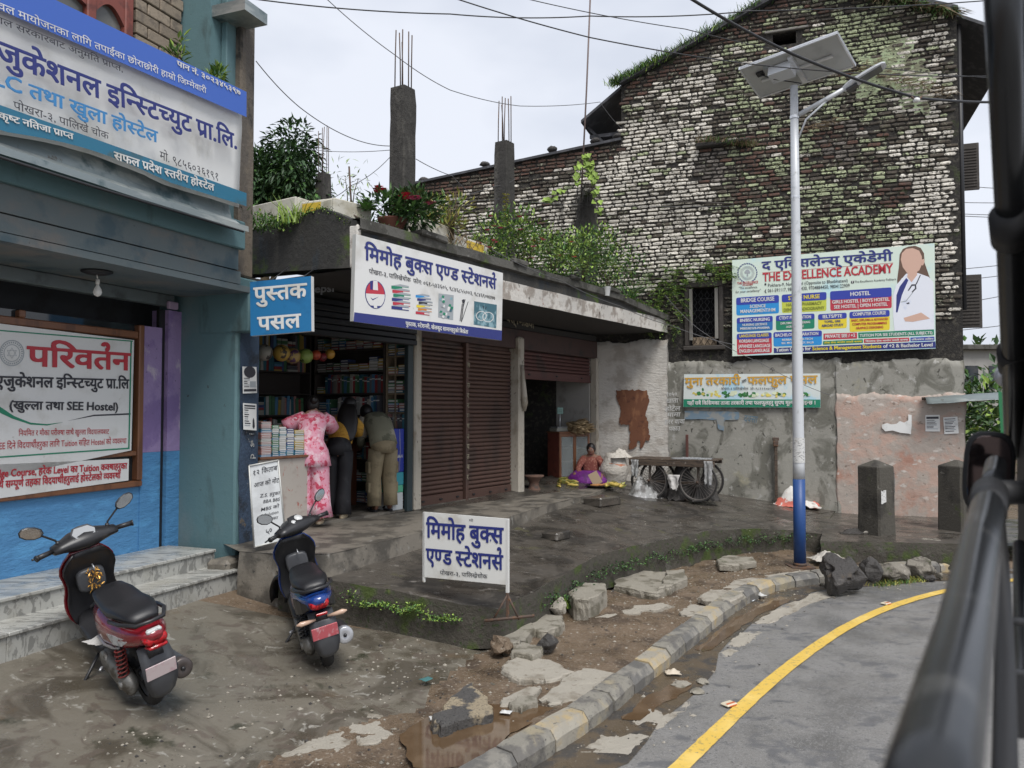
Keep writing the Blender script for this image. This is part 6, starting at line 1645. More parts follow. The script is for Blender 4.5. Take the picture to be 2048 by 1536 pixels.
# overhead cables
m_cable=mat('black_cable',(.02,.02,.022),.5)
m_wire=mat('grey_wire',(.11,.11,.115),.5)
wire_px([(1355,-20,7.5),(1590,110,8),(1836,196,8.6),(2060,202,9.5)],8,.016,'power_cable','thickest black cable crossing in front of the solar panel',m_cable,sag=.03)
wire_px([(890,-10,9),(1180,75,9.5),(1500,128,10),(1800,150,10.5),(2060,150,11)],9,.008,'power_cable','thin cable running from the top centre across the brick gable, passing under the panel',m_cable,sag=.02)
wire_px([(500,-3,10),(900,28,10.5),(1180,32,11),(1500,22,11),(2060,-6,12)],10,.009,'power_cable','nearly level cable along the very top of the sky',m_cable,sag=.04)
wire_px([(1030,-8,10),(1370,58,10.5),(1720,130,11),(2060,160,12)],10,.006,'power_cable','second thin cable slanting down to the right over the gable',m_cable,sag=.03)
wire_px([(645,-10,10),(790,110,10.5),(900,180,11),(1040,212,12.5),(1200,204,15)],11,.006,'wire','sagging wire from the top left to the eave of the brick house',m_wire,sag=.03)
wire_px([(512,122,8.7),(600,215,9.5),(700,275,10.3),(782,292,10.8)],10,.006,'wire','drooping wire from the teal building to the tallest column',m_wire,sag=.03)
wire_px([(595,295,14),(782,300,10.8)],10,.005,'wire','level wire reaching the tallest column from the left',m_wire,sag=.05)
wire_px([(782,312,10.8),(700,372,10),(640,400,10)],10,.005,'wire','wire dropping left from the tallest column to the planters',m_wire,sag=.05)
wire_px([(832,318,10.9),(905,352,12.5),(940,385,13)],10,.006,'wire','short bent wire from the tallest column to the low roof',m_wire,sag=.02)
wire_px([(840,410,11),(990,372,12.8),(1030,358,12.8)],10,.004,'washing_line','upper line strung between the two roof columns',m_wire,sag=.03)
wire_px([(834,402,11),(1000,398,12.8),(1172,410,15),(1480,412,14.5)],10,.004,'washing_line','lower line strung along the roof columns',m_wire,sag=.02)
wire_px([(985,500,9.5),(1120,560,11.5),(1240,612,13),(1345,652,14.6),(1470,690,14.4)],10,.006,'wire','slack wire lying along the mossy canopy edge',m_wire,sag=.03)
wire_px([(1330,590,15),(1400,660,14.7),(1520,725,14.2),(1660,790,13.9)],10,.005,'wire','thin wire drooping down the plaster wall under the window',m_wire,sag=.04)
wire_px([(1200,204,15.3),(1247,260,15.4)],10,.004,'wire','loose wire end dangling at the house eave',m_wire,sag=.04)
for k,(y0_,y1_)in enumerate([(372,380),(405,404),(428,430),(432,436),(538,520),(560,540),(606,576),(660,640)]):
 wire_px([(1925,y0_,24),(2080,y1_,26)],24,.012,'far_wire','far overhead wire in the gap right of the house',m_wire,sag=.02,group='far wires behind the bus window')
c=at(1833,196,8.55);ins=thing('insulator','white cable clamp hanging on the thickest cable','insulator',c)
q=MB();q.lathe([(.02,-.05),(.035,-.04),(.035,-.01),(.02,0)],10);q.build('porcelain',m_white,ins);q=MB();q.tube([(-.06,0,.02),(-.02,0,-.02),(.03,0,-.02),(.06,0,.02)],.012,5);q.build('clamp',m_rust,ins)
py_=thing('pylon','distant lattice pylon between the house and the bus window','pylon',at(1985,745,60).xy.to_3d())
q=MB();H_=(at(0,690,60)).z;q.tube([(0,0,0),(0,0,H_)],.10,5)
for k in range(4):q.tube([(-.5,0,H_-.4-.5*k),(.5,0,H_-.4-.5*k)],.05,4)
q.build('mast',m_rust,py_)

# scooters (x forward, y to the rider's left, z up; rear axle over the origin)
m_plast=mat('matt_black_plastic',(.022,.022,.024),.38,layers=[((.06,.055,.05),9,.6,.76)])
m_plast2=mat('dark_grey_plastic',(.07,.073,.08),.42,layers=[((.11,.105,.10),7,.58,.76)])
m_seat=mat('black_seat_vinyl',(.016,.016,.018),.42,bump=(160,.25,.003))
m_redp=mat('red_metallic_paint',(.22,.010,.018),.22,coat=.8,layers=[((.20,.015,.018),9,.62,.8)])
m_bluep=mat('blue_metallic_paint',(.010,.045,.22),.22,coat=.8)
m_silver=mat('silver_plastic',(.45,.46,.48),.3,metal=.4)
m_chrome=mat('mirror_glass',(.62,.64,.64),.04,metal=1.0)
m_lens=mat('clear_lens',(.55,.56,.56),.08,layers=[((.30,.30,.30),30,.5,.6)])
m_redlens=mat('red_lens',(.42,.010,.015),.1,layers=[((.16,.005,.008),40,.5,.6)])
m_amber=mat('pale_amber_lens',(.55,.38,.28),.12)
m_tyre2=mat('scooter_tyre',(.022,.021,.02),.75,layers=[((.09,.08,.065),12,.6,.74)],bump=(70,.7,.01))
m_engine=mat('dirty_aluminium_engine',(.24,.235,.22),.45,metal=.5,layers=[((.10,.09,.075),8,.48,.62)],bump=(60,.5,.006))
m_spring=mat('red_spring',(.20,.03,.025),.5)
def se(x,yc,zc,hw,hh,p=2.6,n=20):
 L=[]
 for k in range(n):
  a=2*math.pi*k/n;c,s=math.cos(a),math.sin(a)
  L.append((x,yc+hw*math.copysign(abs(c)**(2/p),c),zc+hh*math.copysign(abs(s)**(2/p),s)))
 return L
def scooter(label,loc,ang,lean,pitch,steer,body,kind):
 r=thing('scooter',label,'scooter',loc,group='parked scooters')
 r.rotation_euler=(Matrix.Rotation(ang,4,'Z')@Matrix.Rotation(-pitch,4,'Y')@Matrix.Rotation(-lean,4,'X')).to_euler()
 def wheel(x,z,st=0):
  piv=Matrix.Translation((x,0,z))@Matrix.Rotation(st,4,'Z')@Matrix.Rotation(R(90),4,'X')
  q=MB();q.lathe([(.150,-.040),(.185,-.050),(.212,-.042),(.226,-.020),(.229,0),(.226,.020),(.212,.042),(.185,.050),(.150,.040)],30,0,piv,True,False);w=q.build('wheel',m_tyre2,r)
  q=MB();q.lathe([(.152,-.032),(.150,-.024),(.12,-.018),(.12,.018),(.150,.024),(.152,.032)],24,0,piv,True,False)
  for k in range(5):
   a=2*math.pi*k/5;q.bbox(.02,.13,-.016,.016,-.014,.014,.004,0,piv@Matrix.Rotation(a,4,'Z'))
  q.lathe([(.035,-.04),(.035,.04)],12,0,piv);q.build('rim',m_plast2 if kind=='r' else m_engine,w)
 wheel(0,.229);
 FXP=Matrix.Translation((1.06,0,.62))@Matrix.Rotation(-R(26)*0,4,'Y')@Matrix.Rotation(steer,4,'Z')@Matrix.Translation((-1.06,0,-.62))
 wheel(1.25,.229,steer)
 q=MB();
 for s in(-1,1):q.tube([(1.25,s*.085,.23),(1.14,s*.075,.50),(1.09,s*.05,.62)],.018,8,0,FXP)
 q.build('fork',m_plast,r)
 q=MB();secs=[]
 for k in range(11):
  a=R(-5+150*k/10);c,s=math.cos(a),math.sin(a);rr=.265;w_=.075*(1-.25*abs(k-5)/5)
  secs.append([(1.25+rr*c*(1-.0),-w_,.229+rr*s-.03),(1.25+rr*c,-w_*.6,.229+(rr+.012)*s),(1.25+(rr+.018)*c,0,.229+(rr+.018)*s),(1.25+rr*c,w_*.6,.229+(rr+.012)*s),(1.25+rr*c,w_,.229+rr*s-.03),(1.25+(rr-.01)*c,0,.229+(rr-.01)*s)])
 q.loft(secs,0,FXP);q.build('front_mudguard',m_plast,r)
 def xz(t):return 1.10-.17*t+.05*math.sin(t*3.1),.27+.66*t
 outer,inner=[],[]
 for k in range(12):
  t=k/11;x,z=xz(t);hw=[.15,.185,.20,.205,.20,.185,.18,.19,.205,.20,.17,.12][k];b=.10+.05*math.sin(t*math.pi)
  n=9;fr_=[(x+b*math.cos(math.pi*(j/(n-1)-.5))-.02,hw*math.sin(math.pi*(j/(n-1)-.5)),z)for j in range(n)]
  bk=[(x-.03+.02*math.cos(math.pi*(j/(n-1)-.5)),hw*.985*math.sin(math.pi*(j/(n-1)-.5)),z)for j in range(n)][::-1]
  outer.append(fr_+bk)
  inner.append([(p[0]-.022,p[1]*.93,p[2]+.004)for p in[(x-.03+.05*abs(math.cos(math.pi*(j/(n-1)-.5)))-.05,hw*math.sin(math.pi*(j/(n-1)-.5)),z)for j in range(n)]]+[(x-.04,hw*.9*math.sin(math.pi*(j/(n-1)-.5)),z)for j in range(n)][::-1])
 q=MB();q.loft(outer);q.build('apron',body,r)
 q=MB();q.loft(inner);ls=q.build('leg_shield',m_plast if kind=='r' else m_plast,r)
 q=MB();q.loft([se(.985,0,.66,.11,.10,4,16),se(.93,0,.66,.10,.09,4,16),se(.925,0,.66,.085,.075,4,16)]);q.build('glove_box',m_plast2,ls)
 q=MB();q.tube([(.915,-.02,.79),(.88,-.02,.78),(.875,-.02,.755)],.006,5);q.build('hook',m_silver,ls)
 q=MB();q.loft([se(1.06,0,.33,.12,.06,4),se(.95,0,.285,.165,.04,5),se(.60,0,.27,.17,.038,5),se(.46,0,.29,.15,.05,4)]);q.build('floorboard',m_plast,r)
 q=MB();q.loft([se(.62,0,.40,.10,.13,3),se(.52,0,.47,.135,.20,3),se(.42,0,.50,.14,.20,3),se(.36,0,.50,.12,.18,3)]);q.build('seat_front_panel',m_plast2 if kind=='r' else m_plast2,r)
 secs=[(.50,.14,.40,.69),(.36,.165,.37,.70),(.20,.175,.41,.705),(.02,.17,.48,.715),(-.14,.155,.54,.74),(-.28,.125,.60,.76),(-.38,.085,.655,.765),(-.45,.04,.70,.76)]
 q=MB();q.loft([se(x,0,(a+b)/2,w,(b-a)/2,2.6,22)for x,w,a,b in secs]);bd=q.build('body_panel',body,r)
 if kind=='r':
  for s in(-1,1):
   q=MB();q.loft([[(x,s*(w_+.004),z+dz)for dz in(-.006,.006)]+[(x,s*(w_-.01),z+dz)for dz in(.006,-.006)]for x,w_,z in((.40,.165,.455),(.2,.176,.475),(.0,.170,.53),(-.1,.158,.565))],smooth=False);q.build('trim_strip',m_silver,bd)
   q=MB();q.loft([[(x,s*(w_+.006),z0_),(x,s*(w_+.004),z1_),(x,s*(w_-.02),z1_),(x,s*(w_-.02),z0_)]for x,w_,z0_,z1_ in((.08,.165,.60,.612),(-.04,.165,.575,.645),(-.16,.146,.60,.665),(-.24,.128,.655,.672))],smooth=False);q.build('indicator',m_lens,bd)
  q=MB();V_,F_=text2d('pro',0,0,.030,None,'b');letters(q,'pro',.26,.625,.026,.1835,None,'b');
  for v in q.v:v.x=.26-(v.x-.26)*1
  q.build('badge',m_silver,bd,recalc=False)
 q=MB();q.loft([se(.56,0,.70,.07,.035,2.4),se(.50,0,.725,.115,.05,2.6),se(.36,0,.735,.135,.05,2.8),se(.18,0,.735,.145,.048,2.8),(lambda:se(.06,0,.755,.15,.055,2.8))(),se(-.08,0,.785,.14,.055,2.8),se(-.22,0,.80,.115,.045,2.6),se(-.31,0,.80,.08,.028,2.4)]);q.build('seat',m_seat,r)
 q=MB();q.tube([(-.02,.16,.74),(-.22,.15,.79),(-.38,.09,.815),(-.40,0,.82),(-.38,-.09,.815),(-.22,-.15,.79),(-.02,-.16,.74)],.014,8);q.build('grab_rail',m_plast if kind=='r' else m_plast,r)
 q=MB();q.loft([se(-.385,0,.70,.085,.035,3,16),se(-.43,0,.695,.075,.03,3,16),se(-.45,0,.69,.06,.022,3,16)]);q.build('tail_light',m_redlens,r)
 if kind=='b':
  q=MB();q.bbox(-.455,-.44,-.045,.045,.615,.635,.004);q.build('reflector',m_redlens,r)
  for s in(-1,1):
   q=MB();q.tube([(-.36,s*.05,.56),(-.38,s*.12,.565),(-.39,s*.17,.57),(-.39,s*.205,.57)],[.010,.018,.022,.006],8);q.build('indicator',m_amber,r)
   q=MB();q.loft([[(x,s*(w_+.004),z0_),(x,s*(w_+.004),z1_),(x,s*(w_-.03),z1_),(x,s*(w_-.03),z0_)]for x,w_,z0_,z1_ in((-.02,.165,.52,.66),(-.14,.155,.56,.69),(-.26,.13,.60,.70),(-.36,.09,.655,.70))],smooth=False);q.build('side_fairing',m_plast,r)
 else:
  q=MB();q.bbox(-.44,-.40,-.05,.05,.745,.775,.01);q.build('top_lamp',m_lens,r)
  q=MB();q.loft([se(-.40,0,.648,.075,.014,3,12),se(-.455,0,.652,.06,.011,3,12)]);q.build('red_fin',m_redlens,r)
 q=MB();secs=[]
 for x,z,w_,t in((-.30,.60,.10,.03),(-.36,.52,.11,.02),(-.385,.42,.115,.012),(-.37,.33,.105,.010),(-.345,.25,.08,.008),(-.33,.215,.05,.006)):
  secs.append([(x,-w_,z),(x-.012,-w_*.5,z),(x-.016,0,z),(x-.012,w_*.5,z),(x,w_,z),(x+t,w_*.8,z),(x+t,-w_*.8,z)])
 q.loft(secs);q.build('rear_mudguard',m_plast2,r)
 q=MB();q.loft([se(-.24,0,.54,.06,.07,3,12),se(-.36,0,.55,.05,.05,3,12)]);q.build('tail_underside',m_plast,r)
 q=MB();pm_=Matrix.Translation((-.405,0,.455))@Matrix.Rotation(R(-10),4,'Y');q.bbox(-.004,.004,-.105 if kind=='b' else-.10,.105 if kind=='b' else.10,-.055,.055,.003,0,pm_)
 q.build('number_plate',mat('washed_red_plate',(.52,.11,.13),.5,layers=[((.58,.30,.32),26,.5,.62,(1,1,.4))])if kind=='b' else mat('pale_plate',(.62,.52,.52),.5,layers=[((.56,.40,.42),9,.5,.62)]),r)
 q=MB();q.loft([se(.42,.10,.27,.05,.06,3),se(.34,.115,.27,.065,.085,2.6),se(.20,.12,.25,.06,.075,3),(se(.06,.12,.235,.058,.09,2.4)),se(-.05,.12,.23,.05,.085,2.2),se(-.10,.12,.23,.02,.04,2)]);en=q.build('engine',m_engine,r)
 q=MB();q.lathe([(.0,.178),(.075,.178),(.082,.170),(.082,.15)],18,0,Matrix.Translation((.33,0,.27))@Matrix.Rotation(R(-90),4,'X'),caps=False);q.build('engine_cover',m_engine,en);q=MB();q.lathe([(.0,.186),(.03,.186),(.034,.17)],12,0,Matrix.Translation((.0,0,.23))@Matrix.Rotation(R(-90),4,'X'),caps=False);q.build('hub_cap',m_engine,en)
 q=MB();q.bbox(.10,.42,-.11,.06,.22,.40,.03);q.build('crankcase',m_plast,r)
 q=MB();P=[];
 for k in range(61):
  t=k/60;a=t*2*math.pi*7;P.append((-.02-.03*t*0+.035*math.cos(a)-.06*t,.145+.035*math.sin(a),.30+.26*t))
 q.tube(P,.006,5);q.build('spring',m_spring if kind=='r' else m_plast,r)
 q=MB();q.tube([(-.0,.145,.24),(-.075,.145,.60)],.014,8);q.build('shock_absorber',m_plast,r)
 q=MB();mm_=Matrix.Translation((.14,-.155,.26))@Matrix.Rotation(R(-90+10),4,'Y');q.lathe([(.02,-.04),(.045,0),(.062,.06),(.068,.2),(.068,.42),(.058,.47),(.03,.475),(.028,.46)],20,0,mm_);ex=q.build('exhaust',m_plast2 if kind=='r' else m_plast,r)
 q=MB();q.lathe([(.069,.40),(.071,.42),(.071,.475),(.060,.482),(.03,.484),(.015,.478)],20,0,mm_);q.build('exhaust_cap',m_silver if kind=='b' else mat('burnt_steel',(.10,.085,.08),.4,metal=.5),ex)
 q=MB();q.lathe([(.014,.480),(.014,.496)],10,0,mm_);q.build('exhaust_pipe_end',m_plast,ex)
 q=MB();q.tube([(.62,.10,.24),(.56,.25,.10),(.50,.36,.015)],.012,6);q.bbox(.45,.53,.345,.385,.0,.018,.004);q.build('side_stand',m_plast,r)
 q=MB();q.tube([(.40,.07,.19),(.22,.12,.14),(.14,.14,.14)],.011,6);q.tube([(.40,-.07,.19),(.22,-.12,.14)],.011,6);q.tube([(.30,.1,.165),(.30,-.1,.165)],.010,6);q.build('centre_stand',m_plast,r)
 q=MB();q.tube([(.30,.19,.24),(.22,.22,.30),(.19,.24,.30)],.009,6);q.build('kick_lever',m_silver,r)
 H=FXP
 q=MB();q.loft([[(x,y,z)for x,y,z in L]for L in([(.93+.06*math.cos(a),-.235,1.0+.032*math.sin(a))for a in[2*math.pi*k/14 for k in range(14)]],[(.945+.075*math.cos(a),-.17,1.0+.045*math.sin(a))for a in[2*math.pi*k/14 for k in range(14)]],[(.965+.115*math.cos(a),-.08,1.0+.07*math.sin(a))for a in[2*math.pi*k/14 for k in range(14)]],[(.97+.13*math.cos(a),0,1.0+.078*math.sin(a))for a in[2*math.pi*k/14 for k in range(14)]],[(.965+.115*math.cos(a),.08,1.0+.07*math.sin(a))for a in[2*math.pi*k/14 for k in range(14)]],[(.945+.075*math.cos(a),.17,1.0+.045*math.sin(a))for a in[2*math.pi*k/14 for k in range(14)]],[(.93+.06*math.cos(a),.235,1.0+.032*math.sin(a))for a in[2*math.pi*k/14 for k in range(14)]])],0,H);hb_=q.build('handlebar_cover',m_plast,r)
 q=MB();q.loft([se(1.02,0,.95,.12,.07,2.4,16),se(1.09,0,.96,.11,.06,2.4,16),se(1.13,0,.96,.07,.035,2.2,16)],0,H);q.build('nose_cowl',body,r)
 q=MB();q.loft([se(1.0,0,.90,.07,.06,2.4,12),se(1.03,0,.80,.06,.06,2.4,12)],0,H);q.tube([(.985,0,.93),(1.03,0,.78)],.05,10,0,H);q.build('steering_neck',m_plast,r)
 cm=H@Matrix.Translation((.925,0,1.062))@Matrix.Rotation(R(-32),4,'Y')
 q=MB();q.loft([[(x*.075+.0,y*.115*(1-.25*(x>0)),0)for x,y in[(-1,-.6),(-.8,-.9),(.3,-1),(.9,-.7),(1,0),(.9,.7),(.3,1),(-.8,.9),(-1,.6)]],[(x*.060,y*.095*(1-.25*(x>0)),.009)for x,y in[(-1,-.6),(-.8,-.9),(.3,-1),(.9,-.7),(1,0),(.9,.7),(.3,1),(-.8,.9),(-1,.6)]]],0,cm,False);ic=q.build('instrument_panel',m_plast2 if kind=='r' else m_plast,hb_)
 q=MB()
 if kind=='r':q.prism([(-.045,-.07),(.0,-.085),(.045,-.05),(.05,.05),(0,.085),(-.045,.07)],.0093,.012,'z',0,cm)
 else:
  q.lathe([(.04,.009),(.04,.014)],18,0,cm@Matrix.Translation((.01,-.03,0)));q.lathe([(.024,.009),(.024,.013)],16,0,cm@Matrix.Translation((-.015,.05,0)))
 q.build('dial',mat('dial_glass',(.34,.35,.36),.1)if kind=='r' else mat('white_dial',(.66,.67,.66),.15),ic)
 for s in(-1,1):
  q=MB();q.tube([(.93,s*.235,1.0),(.895,s*.36,1.005)],[.019,.021],10,0,H);q.tube([(.895,s*.352,1.005),(.891,s*.364,1.005)],.025,10,0,H);q.build('grip',m_plast,hb_)
  q=MB();q.tube([(.97,s*.21,.995),(.975,s*.27,.99),(.955,s*.36,.985),(.95,s*.375,.985)],[.010,.008,.007,.009],6,0,H);q.build('brake_lever',m_plast if kind=='r' else m_plast,hb_)
  a,b=(.94,s*.185,1.03),(.93,s*.30,1.17)
  q=MB();q.tube([a,(.945,s*.195,1.07),(.94,s*.26,1.13),b],.008,6,0,H);q.lathe([(.02,0),(.014,.03)],8,0,H@Matrix.Translation((.94,s*.185,1.03)));mi_=q.build('mirror',m_plast,hb_)
  mm2=H@Matrix.Translation((.93,s*.345,1.195))@Matrix.Rotation(R(-8)*s,4,'Z')@Matrix.Rotation(R(s*22),4,'X')
  ov=[(1,0),(.85,.55),(.4,.9),(-.2,.95),(-.75,.7),(-1,.15),(-.85,-.5),(-.4,-.9),(.3,-.95),(.85,-.6)]
  q=MB();q.loft([[(.012,y*.078*s,z*.046)for y,z in ov],[(.0,y*.084*s,z*.052)for y,z in ov],[(-.006,y*.083*s,z*.050)for y,z in ov]],0,mm2);q.loft([[(.035,y*.03*s,z*.02)for y,z in ov],[(.012,y*.078*s,z*.046)for y,z in ov]],0,mm2);q.build('mirror_shell',m_plast,hb_)
  q=MB();q.loft([[(-.0065,y*.076*s,z*.044)for y,z in ov],[(-.0085,y*.075*s,z*.043)for y,z in ov]],0,mm2,False);q.build('mirror_glass',m_chrome,hb_)
 r.scale=(.95,)*3
 return r
def place_scooter(label,px,py,head_px,ang,lean,steer,body,kind,z0):
 p=onz(px,py,z0)
 for _ in range(6):p=onz(px,py,park_z(p.x,p.y))
 f=Vector((math.cos(ang),math.sin(ang),0))*1.25;zf=park_z(p.x+f.x,p.y+f.y)
 return scooter(label,p,ang,lean,math.atan2(zf-p.z,1.25),steer,body,kind),p
s1,p1=place_scooter('red and black scooter with a white plate parked before the marble steps',304,1402,None,R(135),R(15),R(6),m_redp,'r',.1)
s2,p2=place_scooter('dark blue and black scooter with a red plate parked by the platform corner',656,1328,None,R(113),R(13),R(34),m_bluep,'b',.05)
bpy.context.view_layer.update()
q=MB();rq=random.Random(4)
for k in range(60):
 p=Vector((.905+rq.uniform(-.01,.01),-.02+rq.uniform(-.045,.045),.74-rq.random()*.17));leaf(q,p,rnd_dir(-1),.035,.014,0)
o=q.build('garland',mat('tinsel_gold',(.55,.30,.06),.35,metal=.4,rnd=.5),recalc=False);o.matrix_world=s1.matrix_world.copy();tag(o,'gold and red tinsel hanging from the hook of the red scooter','tinsel')
o=cloth('foot_rag','white rag lying on the footboard of the red scooter','rag',s1.matrix_world@Vector((.60,.10,.30)),.20,.18,.05,mat('white_rag',(.62,.60,.57),.8),14,1,12)

# bookshop stock
BOOKC=[mat('book_%d'%i,c,.55,rnd=.25)for i,c in enumerate([(.06,.09,.22),(.35,.34,.30),(.30,.05,.05),(.05,.18,.24),(.45,.33,.08),(.08,.20,.10),(.42,.22,.20),(.13,.13,.15),(.5,.5,.47),(.10,.25,.42)])]
m_shelf=mat('pale_shelf_board',(.24,.19,.13),.7,layers=[((.15,.11,.08),6,.5,.65)])
m_shelfd=mat('dark_shelf_board',(.06,.05,.045),.7)
rb=random.Random(21)
def bookcase(label,M_,w,h,d,nsh,m,fillmode='mix',z0=0.0,nmax=60):
 """open bookcase facing -y in its own frame; books are things grouped on it"""
 r=thing('bookcase',label,'bookcase',m=M_)
 q=MB();q.bbox(0,.025,0,d,0,h,.004);q.build('side_board',m,r);q=MB();q.bbox(w-.025,w,0,d,0,h,.004);q.build('side_board',m,r)
 q=MB();q.box(.026,w-.026,d-.012,d-.002,0,h);q.build('back_board',m_shelfd,r)
 for k in range(nsh+1):
  q=MB();zz=h*k/nsh;q.bbox(.026,w-.026,.004,d-.014,max(0,zz-.022),max(.022,zz),.003);q.build('shelf_board',m,r)
 return r
BK=[]
def books_on(M_,x0,x1,y0,z,hmax,seed,group,mode='v',labelf='books'):
 """a run of books on one shelf, each book its own object"""
 rr=random.Random(seed);x=x0;cnt=0
 while x<x1-.02:
  if mode=='v' and rr.random()<.84:
   t=rr.uniform(.028,.058);hh=hmax*rr.uniform(.72,.96);dd=rr.uniform(.13,.17)
   if x+t>x1:break
   q=book_mesh(t,dd,hh,rr.randrange(10));o=q;o.matrix_world=M_@Matrix.Translation((x+t/2,y0+rr.uniform(0,.02),z))@Matrix.Rotation(rr.uniform(-.05,.05),4,'Y');x+=t+.003;BK.append((o,group))
  else:
   w=rr.uniform(.13,.22);zz=z;w=min(w,x1-x)
   if w<.1:break
   for k in range(rr.randrange(3,6)):
    t=rr.uniform(.022,.05)
    if zz+t>z+hmax*.9:break
    o=book_mesh(w*.96,.17,t,rr.randrange(10));o.matrix_world=M_@Matrix.Translation((x+w/2+rr.uniform(-.006,.006),y0,zz))@Matrix.Rotation(rr.uniform(-.05,.05),4,'Z');zz+=t+.001;BK.append((o,group))
   x+=w+.006
bcache={}
def book_mesh(t,d,h,c):
 k=(round(t/.006),round(d/.02),round(h/.01),c)
 if k not in bcache:
  q=MB();t,d,h=k[0]*.006,k[1]*.02,max(.012,k[2]*.01)
  q.box(-t/2,t/2,0,d,0,h,0)
  if h>t:q.box(-t/2+.002,t/2-.002,.004,d-.002,h,h+.0015,1);q.box(-t/2-.0008,t/2+.0008,-.0008,.0,h*.72,h*.78,1)
  else:q.box(-t/2+.01,t/2-.01,-.0012,0,h*.3,h*.7,1)
  o=q.build('book',[BOOKC[c],m_paper]);bcache[k]=o.data;return o
 o=bpy.data.objects.new('book',bcache[k]);COL.objects.link(o);return o
SM=ST.m
shx0=sx(690,760);
def side_case(y0):return SM@Matrix.Translation((XB1-.03,y0,FZ+.04))@Matrix.Rotation(R(-90),4,'Z')
wA=1.46;MA=side_case(1.95);bookcase('long dark bookcase running back along the right wall of the bookshop',MA,wA,2.6,.24,8,m_shelfd)
for k in range(8):books_on(MA,.04,wA-.04,.03,2.6*k/8+.003,.30,100+k,'A','v' if k in(2,3,4,5)else 'm')
wB=2.6;MB_=SM@Matrix.Translation((XB0-.05,1.98,FZ+.04));bookcase('dark bookcase across the rear wall in the gloom of the bookshop',MB_,wB,2.6,.24,8,m_shelfd)
bk0=len(BK)
for k in(3,4,6,7):books_on(MB_,.9,wB-.04,.03,2.6*k/8+.003,.30,120+k,'B','v')
qq=MB();mix=[(o.data,o.matrix_world.copy(),o)for o,g in BK[bk0:]]
for me,mw,o in mix:ci=BOOKC.index(me.materials[0]);qq.add([mw@v.co for v in me.vertices],[tuple(p.vertices)for p in me.polygons],ci)
for me,mw,o in mix:
 bpy.data.objects.remove(o)
del BK[bk0:]
qo=qq.build('books',BOOKC,recalc=False);tag(qo,'rows of dim book spines on the gloomy rear bookcase','books',kind='stuff')
wC=.40;MC=side_case(.46);bookcase('narrow pale wooden bookcase just inside the bookshop door',MC,wC,2.42,.22,9,m_shelf)
for k in range(9):books_on(MC,.03,wC-.03,.02,2.42*k/9+.003,.25,140+k,'C','v' if k in(3,4,5)else 'm')
q=MB();q.bbox(.18,.205,-.012,.0,0,2.42,.003);o=q.build('upright',m_shelf);o.matrix_world=MC;tag(o,'pale upright batten dividing the narrow pale bookcase','batten')
BG={'A':('book packed among others on the long dark bookcase','books on the long dark bookcase'),'B':('book packed on the gloomy rear bookcase','books on the gloomy rear bookcase'),'C':('book packed on the narrow pale bookcase inside the door','books on the narrow pale bookcase')}
CN=['navy','pale grey','red','dark teal','ochre','green','salmon','charcoal','white','blue']
for o,g in BK:
 zz_=o.matrix_world.translation.z;ns_=int((zz_-FZ-.04)/(2.6/8 if g=='A' else 2.42/9)+.05)+1;up_=o.dimensions.z>.1
 tag(o,'%s %s book on shelf %d from the floor of the %s'%(CN[BOOKC.index(o.data.materials[0])],'upright' if up_ else 'flat-lying',ns_,{'A':'long dark bookcase','C':'narrow pale bookcase'}[g]),'book',BG[g][1])
cx0,cx1=sx(519,900),sx(598,900)
CM=SM@Matrix.Translation((cx0-.02,-.02,FZ+.03))
zc0=ST.px(560,912)[1]-FZ-.03;wct=cx1-cx0+.14
ct=thing('display_counter','shop counter with whitish scribbled front carrying stacks of new books','counter',m=CM)
m_cfront=mat('scribbled_counter_front',(.46,.42,.37),.7,layers=[((.36,.30,.26),4,.5,.64),((.40,.15,.12),8,.64,.68,(1,1,.6),2)])
q=MB();q.bbox(0,wct,0,.55,0,zc0-.03,.006);q.build('cabinet',m_cfront,ct);q=MB();q.bbox(-.01,wct+.03,-.03,.57,zc0-.029,zc0,.005);q.build('top_board',m_wood,ct)
rr=random.Random(8);x=.02;ncol=0
cols_=[(6,.15,24,0.016),(5,.10,17,.022),(8,.10,16,.022),(0,.11,14,.025),(4,.15,14,.022),(9,.14,13,.024)]
for cidx,w,n_,t in cols_:
 zz=zc0
 if x+w>wct:break
 for k in range(n_):
  th_=t*rr.uniform(.8,1.1);c_=cidx if rr.random()<.6 else rr.choice([3,9,8,1])
  if k<3 and ncol>0:c_=rr.choice([3,9])
  if zz-zc0>.40:break
  o=book_mesh(w*.97,.2,th_,c_);o.matrix_world=CM@Matrix.Translation((x+w/2+rr.uniform(-.004,.004),.0,zz+.0005))@Matrix.Rotation(rr.uniform(-.04,.04),4,'Z');zz+=max(.012,round(th_/.01)*.01)+.001
  tag(o,'%s book in column %d of the stacks on the display counter'%(['navy','pale grey','red','dark teal','ochre','green','salmon','charcoal','white','blue'][c_],ncol+1),'book','books stacked on the display counter')
 x+=w+.006;ncol+=1
xc=ST.px(714,950,-.95)[0]-.05
q=MB();q.bbox(xc-.9,xc+.05,.95,1.35,FZ+.035,FZ+.98,.008);ic_=q.build('inner_counter',mat('red_brown_laminate',(.20,.075,.04),.4,layers=[((.14,.05,.03),5,.5,.65,(1,1,.2))]));ic_.matrix_world=SM;tag(ic_,'red-brown laminate counter where the customers lean','counter')
q=MB();q.bbox(xc-.92,xc+.10,.90,1.40,FZ+.981,FZ+1.01,.006);q.build('worktop',m_palewood,ic_)
